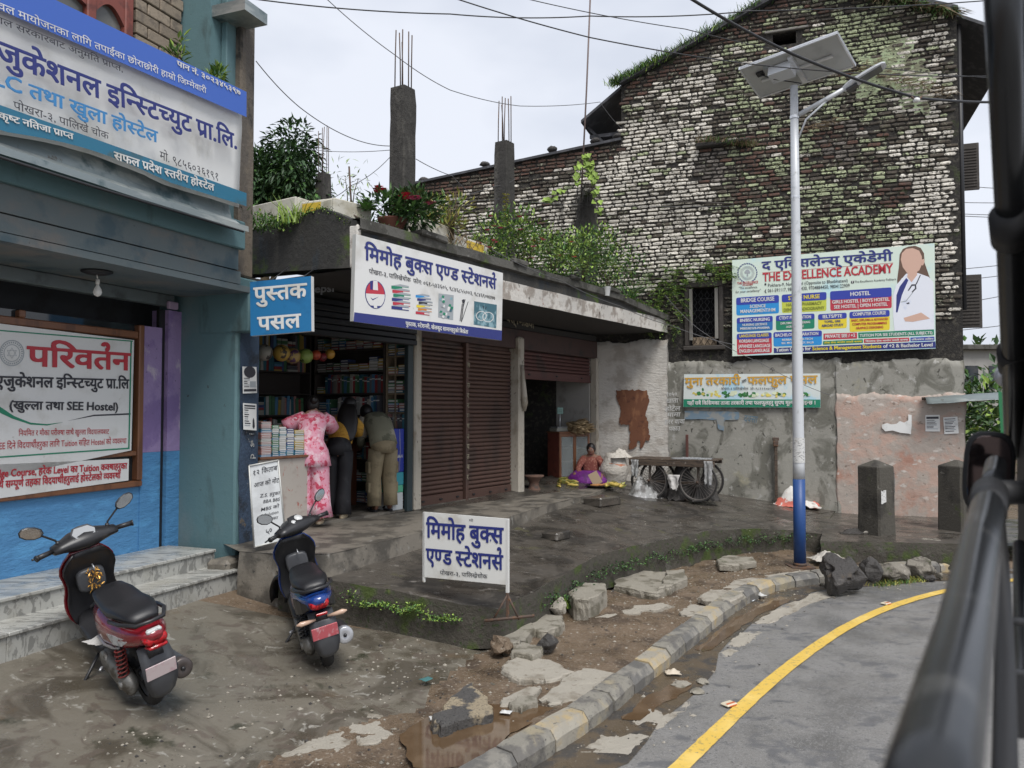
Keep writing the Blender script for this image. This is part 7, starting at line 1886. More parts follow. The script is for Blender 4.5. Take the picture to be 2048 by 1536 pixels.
for(lab,x_,z0_,z1_,m_,w_)in(('dark blue carton of copy paper, topmost by the door jamb',788,.52,1.12,mat('carton_blue',(.012,.03,.30),.45,layers=[((.02,.05,.42),4,.55,.65)]),.30),('teal carton under the dark blue one',790,.34,.518,mat('carton_teal',(.04,.30,.36),.5),.29),('mint green box under the teal carton',792,.24,.338,mat('carton_mint',(.10,.42,.26),.5),.27),('white box at the bottom of the pile by the door jamb',793,.0,.238,mat('carton_white',(.52,.54,.54),.6),.27)):
 xx=XB1-.23;q=MB();q.bbox(-w_*.38,w_*.38,0,.28,0,z1_-z0_-.002,.006);o=q.build('carton',m_);o.matrix_world=SM@Matrix.Translation((xx,.03,FZ+.036+z0_))@Matrix.Rotation(R(random.uniform(-4,4)),4,'Z');tag(o,lab,'carton')
 if 'blue carton of' in lab:
  q=MB();letters(q,'Double A',-.08,.20,.04,-.003,.16,'b');q.build('lettering',m_white,o,recalc=False);q=MB();q.tube([(.02,-.004,.59),(.03,-.006,.3),(.02,-.004,.02)],.003,4);q.build('string',m_white,o)
for k,(px,py,rpx,c,c2_,lab)in enumerate([(528,705,17,(.30,.30,.26),(.05,.05,.05),'pale football at the far left of the hanging row'),(563,706,17,(.48,.32,.07),(.05,.04,.03),'yellow football, second of the hanging row'),(585,712,16,(.42,.30,.10),(.10,.05,.12),'striped yellow and purple ball beside the yellow football'),(611,712,15,(.28,.40,.10),(.06,.08,.03),'lime green football in the hanging row'),(632,710,10,(.50,.09,.04),(.3,.04,.03),'small orange ball in the hanging row'),(645,714,9,(.25,.03,.04),(.1,.02,.02),'small dark red ball in the hanging row'),(660,708,10,(.55,.30,.05),(.4,.2,.05),'amber ball at the right end of the hanging row')]):
 a,b=ST.px(px,py,-.55);pe=ST(a,.55,b);q=MB();rad=rpx/FPX*pe.y
 q.ball((0,0,0),rad,20,14);o=q.build('ball',mat('ball_%d'%k,c,.4,layers=[(c2_,9,.56,.60)]));o.location=pe;tag(o,lab,'ball','balls hanging over the counter')
 q=MB();q.tube([(0,0,rad),(0.01,.0,.5)],.003,4);q.build('string',m_black_rail,o)

# people
m_skin=mat('brown_skin',(.26,.13,.085),.55)
m_skin_l=mat('light_brown_skin',(.36,.20,.135),.5)
m_hair=mat('black_hair',(.012,.010,.010),.45,bump=(70,.5,.004,(1,1,.15)))
def floral():
 m=mat('pink_floral_print',(.78,.36,.46),.8,layers=[((.86,.62,.68),7,.48,.60),((.60,.07,.13),11,.55,.60),((.74,.16,.24),24,.57,.62),((.82,.58,.64),15,.66,.72)],bump=(30,.3,.01))
 return m
m_floral=floral()
def body(parent,joints,radii,edges,m,root=0,name='body'):
 me=bpy.data.meshes.new('sk');me.from_pydata(joints,edges,[]);o=bpy.data.objects.new('sk',me);COL.objects.link(o)
 o.modifiers.new('skin','SKIN');md=o.modifiers.new('ss','SUBSURF');md.levels=2;md.render_levels=2
 sl=me.skin_vertices[0].data
 for i,r_ in enumerate(radii):
  sl[i].radius=r_ if isinstance(r_,tuple)else(r_,r_);sl[i].use_root=(i==root)
 bpy.context.view_layer.update();dg=bpy.context.evaluated_depsgraph_get()
 nm=bpy.data.meshes.new_from_object(o.evaluated_get(dg));nm.name=name
 bpy.data.objects.remove(o);bpy.data.meshes.remove(me)
 nm.materials.clear();nm.materials.append(m)
 for p in nm.polygons:p.use_smooth=True
 ob=bpy.data.objects.new(name,nm);COL.objects.link(ob);ob.parent=parent;return ob
def hand_chain(J,Rr,E,wrist,palm,d,up,side,curl=.5,s=1.0):
 """palm vertex index appended; five fingers of unequal length fanning from it"""
 d=Vector(d).normalized();up=Vector(up).normalized();sd=d.cross(up).normalized()*side
 w=Vector(J[wrist]);pi_=len(J);J.append(tuple(w+d*.05*s));Rr.append((.030*s,.016*s));E.append((wrist,pi_))
 for k,(off,L)in enumerate([(-.026,.062),(-.009,.075),(.009,.072),(.025,.058)]):
  b=w+d*.085*s+sd*off*s;i0=len(J);J.append(tuple(b));Rr.append(.0095*s);E.append((pi_,i0))
  m1=b+(d*(1-curl*.3)-up*curl*.6).normalized()*L*.55*s;J.append(tuple(m1));Rr.append(.0085*s);E.append((i0,i0+1))
  m2=m1+(d*(1-curl)-up*curl*1.2).normalized()*L*.5*s;J.append(tuple(m2));Rr.append(.007*s);E.append((i0+1,i0+2))
 i0=len(J);t0=w+d*.03*s-sd*.033*s;J.append(tuple(t0));Rr.append(.011*s);E.append((pi_,i0));J.append(tuple(t0+(d*.7-sd*.7-up*.2).normalized()*.035*s));Rr.append(.010*s);E.append((i0,i0+1));J.append(tuple(t0+(d*.9-sd*.5-up*.3).normalized()*.062*s));Rr.append(.008*s);E.append((i0+1,i0+2))
def human(parent,P,m,s=1.0):
 """P: dict of joint positions; builds one continuous body with face, ears and hands"""
 J,Rr,E=[],[],[]
 def v(k,r_):J.append(tuple(P[k]));Rr.append(r_);return len(J)-1
 pel=v('pelvis',(.135*s,.10*s));wa=v('waist',(.115*s,.085*s));ch=v('chest',(.14*s,.10*s));nb=v('neckbase',(.085*s,.065*s));nk=v('neck',.050*s)
 E+=[(pel,wa),(wa,ch),(ch,nb),(nb,nk)]
 hd=v('head',(.074*s,.088*s));E.append((nk,hd));tp=v('top',.066*s);E.append((hd,tp))
 for sd_ in 'LR':
  sh=v('sh'+sd_,.055*s);el=v('el'+sd_,.040*s);wr=v('wr'+sd_,(.028*s,.022*s));E+=[(nb,sh),(sh,el),(el,wr)]
  dv=Vector(P['wr'+sd_])-Vector(P['el'+sd_]);dv=(dv.normalized()if 'hd'+sd_ not in P else Vector(P['hd'+sd_]).normalized())
  hand_chain(J,Rr,E,wr,None,dv,P.get('up'+sd_,(0,0,1)),1 if sd_=='L' else-1,P.get('curl',.5),s)
  hp=v('hip'+sd_,.085*s);kn=v('kn'+sd_,.058*s);an=v('an'+sd_,.036*s);hl=v('ft'+sd_,(.040*s,.026*s));E+=[(pel,hp),(hp,kn),(kn,an),(an,hl)]
  if 'to'+sd_ in P:t=v('to'+sd_,(.036*s,.018*s));E.append((hl,t))
 b=body(parent,J,Rr,E,m)
 c=Vector(P['head']).lerp(Vector(P['top']),.35);f=Vector(P['face']).normalized();u=(Vector(P['top'])-Vector(P['neck'])).normalized();f=(f-u*f.dot(u)).normalized();sd=f.cross(u)
 MM=Matrix(((*sd,),(*f,),(*u,))).transposed().to_4x4();MM.translation=c
 q=MB();q.ball((0,.012*s,-.01*s),.084*s,16,12,0,MM,.90,1.08,1.25)
 q.loft([[(x*.012*s,(.088+.0)*s,z*s)for x,z in((-1,-.02),(1,-.02),(.3,.03),(-.3,.03))],[(x*.006*s,.116*s,z*s)for x,z in((-1,-.022),(1,-.022),(.6,-.010),(-.6,-.010))]],0,MM)
 for s_ in(-1,1):q.ball((s_*.080*s,0,-.01*s),.022*s,8,6,0,MM,.35,.7,1.3)
 hdm=q.build('face',m,parent)
 q=MB()
 for s_ in(-1,1):q.ball((s_*.030*s,.094*s,.012*s),.011*s,10,6,0,MM,1.2,.5,.7)
 q.build('eye',mat('eye_white',(.6,.58,.55),.3),parent)
 q=MB()
 for s_ in(-1,1):q.ball((s_*.030*s,.100*s,.012*s),.0055*s,8,5,0,MM);q.tube([(s_*.015*s,.099*s,.030*s),(s_*.045*s,.092*s,.032*s)],.004*s,4,0,MM)
 q.build('brow',m_hair,parent)
 q=MB();q.tube([(-.022*s,.092*s,-.050*s),(0,.101*s,-.048*s),(.022*s,.092*s,-.050*s)],[.002*s,.006*s,.002*s],5,0,MM);q.build('mouth',mat('lips',(.25,.09,.08),.5),parent)
 return b,MM
def oring(c,ax,rx,ry,n=22,fold=0,seed=0,side=None,ph=0):
 """oval ring round centre c, across axis ax, rx along the side vector"""
 ax=Vector(ax).normalized();sd=Vector(side)if side is not None else Vector((1,0,0));sd=(sd-ax*sd.dot(ax)).normalized();fr_=ax.cross(sd)
 return[tuple(Vector(c)+sd*rx*(1+fold*math.sin(5*a+seed+ph))*math.cos(a)+fr_*ry*(1+fold*math.cos(4*a+seed*2+ph))*math.sin(a))for a in[2*math.pi*k/n for k in range(n)]]
def garment(parent,name,rings,m,fold=.0,seed=0,caps=True,side=(1,0,0)):
 q=MB();L=[]
 for i,(c,rx,ry)in enumerate(rings):
  a=Vector(rings[min(i+1,len(rings)-1)][0])-Vector(rings[max(i-1,0)][0]);L.append(oring(c,a,rx,ry,22,fold,seed,side,i*.5))
 q.loft(L,caps=caps)
 for v in q.v:v+=Vector((nz3(v.x*9,v.y*9,v.z*9+seed),nz3(v.x*9+5,v.y*9,v.z*9+seed),nz3(v.x*9+9,v.y*9,v.z*9+seed)))*.008
 return q.build(name,m,parent)
def V3(*a):return Vector(a)
def pframe(px,py,rz=0):
 p=onz(px,py,FZ);return p
p=onz(622,1047,FZ+.035);W1=thing('person','woman in a pink floral top and trousers leaning on the book counter, seen from behind','person',p,ST.a-R(50),'customers at the bookshop counter')
s=.98
P=dict(pelvis=V3(0,0,.90),waist=V3(-.01,.06,1.03),chest=V3(-.02,.19,1.20),neckbase=V3(-.02,.27,1.31),neck=V3(-.03,.33,1.36),head=V3(-.05,.39,1.40),top=V3(-.06,.44,1.49),face=V3(-.1,1,-.6),shL=V3(-.18,.25,1.27),elL=V3(-.42,.24,1.15),wrL=V3(-.50,.46,1.13),upL=V3(0,0,1),shR=V3(.15,.25,1.27),elR=V3(.20,.40,1.10),wrR=V3(.05,.55,1.08),upR=V3(0,0,1),hipL=V3(-.095,0,.84),knL=V3(-.11,.0,.46),anL=V3(-.10,-.03,.09),ftL=V3(-.10,.0,.045),toL=V3(-.11,.13,.03),hipR=V3(.095,0,.84),knR=V3(.10,.02,.46),anR=V3(.09,-.02,.09),ftR=V3(.09,.01,.045),toR=V3(.10,.14,.03))
human(W1,P,m_skin_l)
garment(W1,'top',[((0,-.0,.70),.235,.17),((0,.0,.78),.215,.165),((0,.0,.88),.19,.155),((-.01,.05,1.0),.145,.125),((-.015,.11,1.09),.15,.12),((-.02,.18,1.19),.178,.13),((-.02,.24,1.27),.185,.10),((-.025,.285,1.325),.11,.07)],m_floral,.03,1)
q=MB();q.tube([(-.15,.035,1.0),(-.08,-.075,.995),(.06,-.085,.995),(.14,.02,1.0)],.012,6);q.build('waist_tie',m_floral,W1)
garment(W1,'sleeve',[(V3(-.12,.23,1.28),.09,.10),(V3(-.20,.26,1.24),.095,.10),(V3(-.30,.25,1.19),.10,.10),(V3(-.37,.24,1.16),.095,.09)],m_floral,.04,2,side=(0,0,1))
garment(W1,'sleeve',[(V3(.10,.24,1.28),.085,.10),(V3(.16,.28,1.23),.09,.10),(V3(.20,.36,1.14),.09,.095)],m_floral,.04,3,side=(0,0,1))
garment(W1,'trouser_leg',[((-.085,0,.84),.115,.13),((-.10,.0,.65),.115,.125),((-.11,.0,.45),.115,.12),((-.115,-.01,.25),.125,.13),((-.12,-.01,.08),.14,.145)],m_floral,.05,4)
garment(W1,'trouser_leg',[((.085,0,.84),.115,.13),((.10,.01,.65),.115,.125),((.105,.01,.45),.115,.12),((.11,.0,.25),.125,.13),((.115,.0,.08),.14,.145)],m_floral,.05,5)
m_cream2=mat('cream_sandal',(.62,.52,.36),.6)
for sx_ in(-.10,.10):
 q=MB();q.loft([[(sx_+x*.045,y-.0,z)for x,y in[(math.cos(a),.035+.13*math.sin(a))for a in[2*math.pi*k/14 for k in range(14)]]]for z in(.0,.03)]);q.tube([(sx_-.05,.09,.03),(sx_,.09,.07),(sx_+.05,.09,.03)],.010,5);q.build('sandal',m_cream2,W1)
def hairdo(parent,MM,s,rings,m=m_hair,name='hair'):
 q=MB();q.ball((0,-.012*s,.018*s),.099*s,18,12,0,MM,.95,1.08,1.16)
 for v in q.v:v+=Vector((nz3(v.x*30,v.y*30,v.z*30),)*3)*.004
 if rings:L=[oring(c,(0,0,1),rx,ry,16,.05,i)for i,(c,rx,ry)in enumerate(rings)];q.loft(L)
 return q.build(name,m,parent)
c=P['head'];MMt=Matrix.Translation(Vector(P['head']).lerp(Vector(P['top']),.35))
hairdo(W1,MMt,s,None)
q=MB();q.ball((-.02,.30,1.50),.05,12,8);q.build('hair_bun',m_hair,W1)
p=onz(677,1034,FZ+.035);W2=thing('person','woman with long black hair, yellow top and black trousers, back turned, at the counter','person',p,ST.a-R(56),'customers at the bookshop counter')
P=dict(pelvis=V3(0,0,.90),waist=V3(.0,.06,1.02),chest=V3(.02,.18,1.18),neckbase=V3(.03,.25,1.29),neck=V3(.04,.29,1.34),head=V3(.06,.34,1.39),top=V3(.08,.38,1.49),face=V3(.2,1,-.5),shL=V3(-.14,.22,1.25),elL=V3(-.17,.36,1.06),wrL=V3(-.08,.52,1.05),upL=V3(0,0,1),shR=V3(.18,.22,1.25),elR=V3(.18,.34,1.05),wrR=V3(.08,.52,1.05),upR=V3(0,0,1),hipL=V3(-.09,0,.84),knL=V3(-.09,.02,.46),anL=V3(-.09,-.03,.09),ftL=V3(-.09,.0,.045),toL=V3(-.09,.13,.03),hipR=V3(.09,0,.84),knR=V3(.08,-.03,.46),anR=V3(.07,-.10,.09),ftR=V3(.07,-.07,.045),toR=V3(.07,.06,.03))
human(W2,P,m_skin_l)
m_yellow_t=mat('mustard_ruched_fabric',(.50,.27,.035),.8,layers=[((.36,.18,.02),12,.5,.62,(1,1,3))],bump=(26,.9,.02,(1,1,2.5)))
m_blk=mat('black_trouser_cloth',(.012,.012,.015),.75,layers=[((.03,.03,.033),6,.55,.7)])
garment(W2,'top',[((0,.03,.97),.155,.13),((.005,.07,1.04),.15,.125),((.015,.14,1.13),.165,.125),((.02,.20,1.22),.175,.10),((.03,.25,1.29),.10,.065)],m_yellow_t,.05,6)
for a,b,c in((V3(-.12,.21,1.26),V3(-.17,.29,1.17),V3(-.17,.36,1.06)),(V3(.14,.21,1.25),V3(.18,.28,1.16),V3(.18,.34,1.05))):garment(W2,'sleeve',[(a,.07,.075),(b,.085,.09),(c,.065,.065)],m_yellow_t,.05,7,side=(0,0,1))
garment(W2,'trousers',[((0,.03,1.0),.135,.11),((0,.0,.90),.165,.14),((0,0,.80),.17,.14)],m_blk,.01,8)
garment(W2,'trouser_leg',[((-.085,0,.84),.10,.12),((-.09,.01,.65),.092,.10),((-.09,.01,.45),.085,.09),((-.095,-.0,.25),.095,.10),((-.10,-.0,.05),.115,.125)],m_blk,.03,9)
garment(W2,'trouser_leg',[((.085,0,.84),.10,.12),((.085,-.0,.65),.092,.10),((.08,-.03,.45),.085,.09),((.075,-.06,.25),.095,.10),((.07,-.08,.05),.115,.125)],m_blk,.03,10)
for sx_,y_ in((-.09,0),(.07,-.07)):
 q=MB();q.loft([[(sx_+x*.047,y_+y,z)for x,y in[(math.cos(a),.035+.14*math.sin(a))for a in[2*math.pi*k/14 for k in range(14)]]]for z in(.0,.035,.05)]);q.build('shoe',m_cream2,W2)
hairdo(W2,Matrix.Translation(Vector(P['head']).lerp(Vector(P['top']),.35)),1,[((.06,.26,1.46),.09,.06),((.065,.20,1.36),.125,.08),((.075,.12,1.22),.14,.08),((.08,.06,1.10),.135,.06),((.08,.02,1.02),.12,.04),((.08,.0,.97),.08,.02)])
p=onz(762,1022,FZ+.035);W3=thing('person','man in an olive vest and khaki cargo trousers bending over the counter from the right','person',p,ST.a-R(56)+R(30),'customers at the bookshop counter')
P=dict(pelvis=V3(0,-.10,.92),waist=V3(.0,.0,1.07),chest=V3(0,.17,1.22),neckbase=V3(0,.32,1.27),neck=V3(-.02,.38,1.30),head=V3(-.05,.44,1.31),top=V3(-.08,.50,1.38),face=V3(-.2,.8,-.8),shL=V3(-.17,.27,1.24),elL=V3(-.20,.30,.98),wrL=V3(-.14,.42,.90),hdL=V3(.1,.6,-.3),shR=V3(.17,.27,1.24),elR=V3(.22,.16,.98),wrR=V3(.18,.34,.86),hdR=V3(-.1,.8,-.6),upR=V3(.3,.3,1),hipL=V3(-.09,-.08,.86),knL=V3(-.10,-.02,.48),anL=V3(-.09,-.08,.09),ftL=V3(-.09,-.05,.045),toL=V3(-.09,.10,.03),hipR=V3(.09,-.08,.86),knR=V3(.11,-.0,.48),anR=V3(.12,-.04,.09),ftR=V3(.12,-.01,.045),toR=V3(.13,.14,.03))
human(W3,P,m_skin)
m_olive=mat('olive_vest_cloth',(.19,.185,.13),.85,layers=[((.11,.11,.075),4,.5,.56),((.34,.31,.25),2.6,.58,.62)],bump=(26,.4,.01));m_khaki=mat('khaki_cargo_cloth',(.27,.22,.135),.85,layers=[((.19,.155,.095),6,.5,.65)],bump=(22,.6,.015));m_beige=mat('beige_shirt_cloth',(.42,.38,.31),.85,bump=(20,.5,.012))
garment(W3,'vest',[((0,-.09,.90),.185,.15),((0,-.02,1.03),.185,.14),((0,.10,1.17),.195,.14),((0,.22,1.25),.19,.12),((0,.31,1.28),.12,.08)],m_olive,.03,11)
for sg in(-1,1):garment(W3,'sleeve',[(V3(sg*.13,.25,1.25),.085,.09),(V3(sg*.18,.25,1.15),.085,.09),(V3(sg*.21,.22,1.0),.07,.075)],m_beige,.04,12,side=(0,1,0));garment(W3,'undersleeve',[(V3(sg*.208,.22,1.03),.055,.06),(V3(sg*.205,.26,.93),.055,.058),(V3(sg*.18,.33,.88),.042,.045)],m_olive,.04,13,side=(0,1,0))
garment(W3,'trousers',[((0,-.06,.98),.16,.13),((0,-.09,.90),.175,.15),((0,-.09,.80),.17,.15)],m_khaki,.02,14)
for sg in(-1,1):
 garment(W3,'trouser_leg',[((sg*.09,-.08,.84),.11,.135),((sg*.10,-.05,.65),.105,.12),((sg*.11,-.01,.46),.10,.11),((sg*.112,-.04,.28),.095,.10),((sg*.115,-.06,.08),.092,.10)],m_khaki,.05,15)
 q=MB();q.bbox(sg*.20-.018,sg*.20+.018,-.10,.04,.52,.68,.012);q.bbox(sg*.195-.02,sg*.195+.02,-.09,.03,.26,.40,.012);q.build('cargo_pocket',m_khaki,W3)
 q=MB();xx=sg*.11;q.loft([[(xx+x*.047,y-.0,z)for x,y in[(math.cos(a),.035+.14*math.sin(a))for a in[2*math.pi*k/14 for k in range(14)]]]for z in(.0,.025)]);q.tube([(xx-.05,.08,.025),(xx,.08,.08),(xx+.05,.08,.025)],.018,6);q.build('sandal',m_blk,W3)
hairdo(W3,Matrix.Translation(V3(-.06,.455,1.34)),.95,None)
zv=FZ+.001;p=onz(1182,966,zv);W4=thing('person','seated woman in a red patterned blouse and purple skirt selling vegetables on the step','person',p,ST.a-R(56)+R(175))
P=dict(pelvis=V3(0,0,.13),waist=V3(0,.01,.27),chest=V3(0,.03,.42),neckbase=V3(0,.05,.52),neck=V3(.0,.07,.57),head=V3(.0,.09,.62),top=V3(.0,.10,.72),face=V3(.1,1,-.25),shL=V3(-.16,.05,.49),elL=V3(-.24,.14,.29),wrL=V3(-.20,.34,.20),hdL=V3(.2,.8,-.4),shR=V3(.16,.05,.49),elR=V3(.25,.12,.29),wrR=V3(.20,.32,.14),hdR=V3(.0,.8,-.6),hipL=V3(-.10,.04,.13),knL=V3(-.34,.28,.20),anL=V3(-.08,.36,.07),ftL=V3(-.03,.37,.06),hipR=V3(.10,.04,.13),knR=V3(.34,.26,.18),anR=V3(.08,.34,.07),ftR=V3(.03,.42,.05))
human(W4,P,m_skin)
m_rblouse=mat('rust_spotted_blouse',(.25,.075,.055),.85,layers=[((.42,.20,.14),34,.56,.60)],bump=(26,.4,.01));m_purple2=mat('purple_sari_cloth',(.165,.018,.22),.65,layers=[((.27,.07,.32),30,.60,.64),((.09,.01,.12),6,.5,.64)],bump=(18,.7,.02))
garment(W4,'blouse',[((0,0,.16),.17,.13),((0,.01,.28),.155,.12),((0,.03,.42),.175,.12),((0,.05,.50),.165,.09),((0,.06,.55),.07,.055)],m_rblouse,.03,17)
for sg in(-1,1):garment(W4,'sleeve',[(V3(sg*.12,.05,.49),.07,.075),(V3(sg*.20,.10,.39),.065,.065),(V3(sg*.25,.14,.28),.055,.055),(V3(sg*.22,.26,.22),.048,.048)],m_rblouse,.04,18,side=(0,1,0))
q=MB();n=30;L=[]
for z,f in((.0,1.08),(.06,1.05),(.13,.92),(.20,.70),(.25,.42)):
 L.append([(.42*f*math.cos(a)*(1+.05*math.sin(7*a)),.15+.33*f*math.sin(a)*(1+.05*math.cos(6*a)),z+(.06*abs(math.cos(a))*(1 if.05<z<.22 else 0)))for a in[2*math.pi*k/n for k in range(n)]])
q.loft(L);q.build('skirt',m_purple2,W4)
hairdo(W4,Matrix.Translation(Vector(P['head']).lerp(Vector(P['top']),.35)),.98,None)

# vegetable shop: cabinet, scale, corn, stool, sacks
def stpos(px,py,out):a,b=ST.px(px,py,out);return ST(a,-out,b)
a0_=onz(1118,950,FZ+.04);xk0=ST.loc(onz(1117,946,FZ+.04));
cabY=.30;xa_=ST.px(1088,900,-cabY)[0];xb_=ST.px(1168,900,-cabY)[0]
za_=ST.px(1117,944,-cabY)[1];zb_=ST.px(1117,862,-cabY)[1]
xm1=ST.px(1119,900,-cabY)[0]
cab=thing('glass_cabinet','brown wooden cabinet with two glazed doors inside the vegetable shop','cabinet',m=ST.m@Matrix.Translation((xm1,cabY,FZ+.04))@Matrix.Rotation(R(-26),4,'Z'))
CW,CHH,CD=.72,.93,.42
q=MB();q.bbox(0,CW,.0,.02,0,.09,.004);q.bbox(0,CW,.0,.02,CHH-.07,CHH,.004);q.bbox(0,.05,0,.02,.091,CHH-.071,.004);q.bbox(CW-.05,CW,0,.02,.091,CHH-.071,.004);q.bbox(CW/2-.035,CW/2+.035,0,.02,.091,CHH-.071,.004);q.build('door_frame',m_wood,cab)
q=MB();q.bbox(0,.025,.021,CD,0,CHH,.004);q.build('side_panel',m_redwood,cab);q=MB();q.bbox(CW-.025,CW,.021,CD,0,CHH,.004);q.build('side_panel',m_redwood,cab)
q=MB();q.bbox(-.02,CW+.02,-.02,CD+.01,CHH+.001,CHH+.03,.006);q.build('top_board',m_wood,cab);q=MB();q.box(.03,CW-.03,CD-.03,CD-.01,.05,CHH-.02);q.build('back_panel',mat('cabinet_inside',(.20,.21,.20),.8),cab)
for z_ in(.36,.62):q=MB();q.bbox(.03,CW-.03,.03,CD-.04,z_,z_+.02,.003);q.build('shelf_board',m_palewood,cab)
m_glass=mat('cabinet_glass',(.55,.60,.58),.06,alpha=.28)
for x_0,x_1 in((.052,CW/2-.037),(CW/2+.037,CW-.052)):q=MB();q.box(x_0,x_1,.008,.012,.092,CHH-.072);q.build('pane',m_glass,cab)
CB=ST.m@Matrix.Translation((xm1,cabY,FZ+.04))@Matrix.Rotation(R(-26),4,'Z')
sc_=thing('weighing_scale','electronic weighing scale with raised display standing on the cabinet','scale',m=CB@Matrix.Translation((-.0,.06,CHH+.031)))
q=MB();q.bbox(-.02,.30,0,.26,0,.07,.01);q.build('base',mat('scale_plastic',(.30,.30,.26),.5),sc_);q=MB();q.bbox(0,.28,.01,.25,.075,.09,.006);q.build('pan',m_alu,sc_);q=MB();q.tube([(.20,.22,.07),(.20,.22,.34)],.012,8);q.build('stem',m_alu,sc_);q=MB();q.bbox(.13,.27,.20,.235,.34,.47,.01);q.build('display_head',mat('green_display_case',(.20,.34,.30),.5),sc_);q=MB();q.bbox(.155,.245,.195,.199,.37,.44,.003);q.build('screen',mat('grey_green_screen',(.12,.22,.19),.2),sc_)
m_husk=mat('dry_corn_husk',(.36,.27,.155),.8,rnd=.3,layers=[((.24,.17,.09),12,.5,.65)],bump=(60,.5,.008));m_huskg=mat('green_corn_husk',(.34,.36,.09),.7,rnd=.25,layers=[((.45,.42,.18),10,.5,.62)]);m_corn=mat('corn_kernels',(.62,.47,.12),.5,bump=(150,.8,.005))
def cob_mesh(m,L=.24,r=.028,kern=False):
 q=MB();q.lathe([(.004,0),(r*.8,.02),(r,L*.3),(r*.95,L*.6),(r*.5,L*.85),(.004,L)],10)
 for k in range(7):
  a=rq.uniform(0,6.28);p_=Vector((r*.9*math.cos(a),r*.9*math.sin(a),L*rq.uniform(.0,.3)));leaf(q,p_,(math.cos(a)*.25,math.sin(a)*.25,1),L*.8,.035,1 if kern else 0,(math.cos(a),math.sin(a),0))
 return q.build('corn_cob',[m_corn if kern else m,m_huskg])
cb1=cob_mesh(m_husk);cb2=cob_mesh(m_huskg,.22,.03,True);used=[False,False]
def put_cob(kind,M_,lab,grp):
 src=(cb1,cb2)[kind]
 if used[kind]:o=src.copy();COL.objects.link(o)
 else:o=src;used[kind]=True
 o.matrix_world=M_;tag(o,lab,'corn cob',grp)
rc_=random.Random(6)
for k in range(46):
 t=rc_.random();lay=k//12
 M_=CB@Matrix.Translation((.26+.40*((k%12)/12)+rc_.uniform(-.02,.02),rc_.uniform(.0,.10)+lay*.03,CHH+.05+lay*.045))@Matrix.Rotation(rc_.uniform(-.5,.5)+R(10),4,'Z')@Matrix.Rotation(R(90+rc_.uniform(-12,18)),4,'X')@Matrix.Rotation(rc_.random()*6,4,'Z')@Matrix.Translation((0,0,-.02))@Matrix.Scale(1.3,4)
 put_cob(0,M_,'dry husked corn cob in the heap on top of the cabinet','corn cobs heaped on the cabinet')
for k in range(12):
 pp_=onz(1112+rc_.uniform(0,26),966+rc_.uniform(-3,8),FZ+.03);M_=Matrix.Translation(pp_+Vector((0,0,.02+.03*(k//5))))@Matrix.Rotation(rc_.uniform(-.5,.5)-.9,4,'Z')@Matrix.Rotation(R(90),4,'Y')@Matrix.Rotation(rc_.random()*6,4,'Z')
 put_cob(1,M_,'fresh yellow-green corn cob in the little pile on the shop step','fresh corn cobs on the step')
for k in range(6):
 pp_=onz(1224+rc_.uniform(-16,20),975+rc_.uniform(-3,3),FZ+.03);M_=Matrix.Translation(pp_+Vector((0,0,.03)))@Matrix.Rotation(rc_.uniform(0,3),4,'Z')@Matrix.Rotation(R(80),4,'Y')
 put_cob(1,M_,'green husk corn cob lying right of the seated woman','corn cobs right of the seller')
pp_=onz(1200,974,FZ+.01);q=MB();q.lathe([(.0,.0),(.22,0),(.27,.035),(.275,.04),(.22,.012),(0,.012)],24,caps=False);o=q.build('tray',m_black_rail);o.location=pp_;tag(o,'round black tray on the step in front of the seated woman','tray')
for k in range(6):q=MB();q.lathe([(.004,0),(.022,.02),(.024,.10),(.012,.15),(.002,.16)],8);o=q.build('roasted_corn',mat('roasted_corn',(.42,.20,.07),.7));o.matrix_world=Matrix.Translation(pp_+Vector((rc_.uniform(-.12,.1),rc_.uniform(-.1,.1),.035)))@Matrix.Rotation(rc_.uniform(0,3),4,'Z')@Matrix.Rotation(R(90),4,'Y');tag(o,'roasted orange cob lying on the round black tray','corn cob','roasted cobs on the tray')
q=MB();q.bbox(-.09,.09,-.003,.003,-.0,.24,.002);o=q.build('cardboard_fan',mat('cardboard',(.36,.27,.18),.8));o.matrix_world=Matrix.Translation(onz(1196,968,FZ+.05)+Vector((0,-.06,0)))@Matrix.Rotation(R(-28),4,'Y')@Matrix.Rotation(-.2,4,'X');tag(o,'piece of cardboard held as a fan by the seated woman','cardboard')
q=MB();q.bbox(-.07,.07,-.004,.004,0,.16,.003);o=q.build('metal_dish',mat('pale_blue_metal',(.45,.48,.55),.4));o.matrix_world=Matrix.Translation(onz(1108,962,FZ+.03))@Matrix.Rotation(R(32),4,'Y')@Matrix.Rotation(.5,4,'Z');tag(o,'folded pale metal plate standing by the corn pile','plate')
q=MB();q.lathe([(.0,0),(.13,.0),(.12,.03),(.085,.10),(.085,.16),(.13,.23),(.175,.26),(.175,.285),(.0,.285)],22);o=q.build('clay_stool',mat('dusty_red_clay',(.15,.085,.06),.85,layers=[((.08,.06,.05),7,.5,.65)]));o.location=onz(1068,983,FZ);tag(o,'waisted round clay stool at the left of the vegetable shop opening','stool')
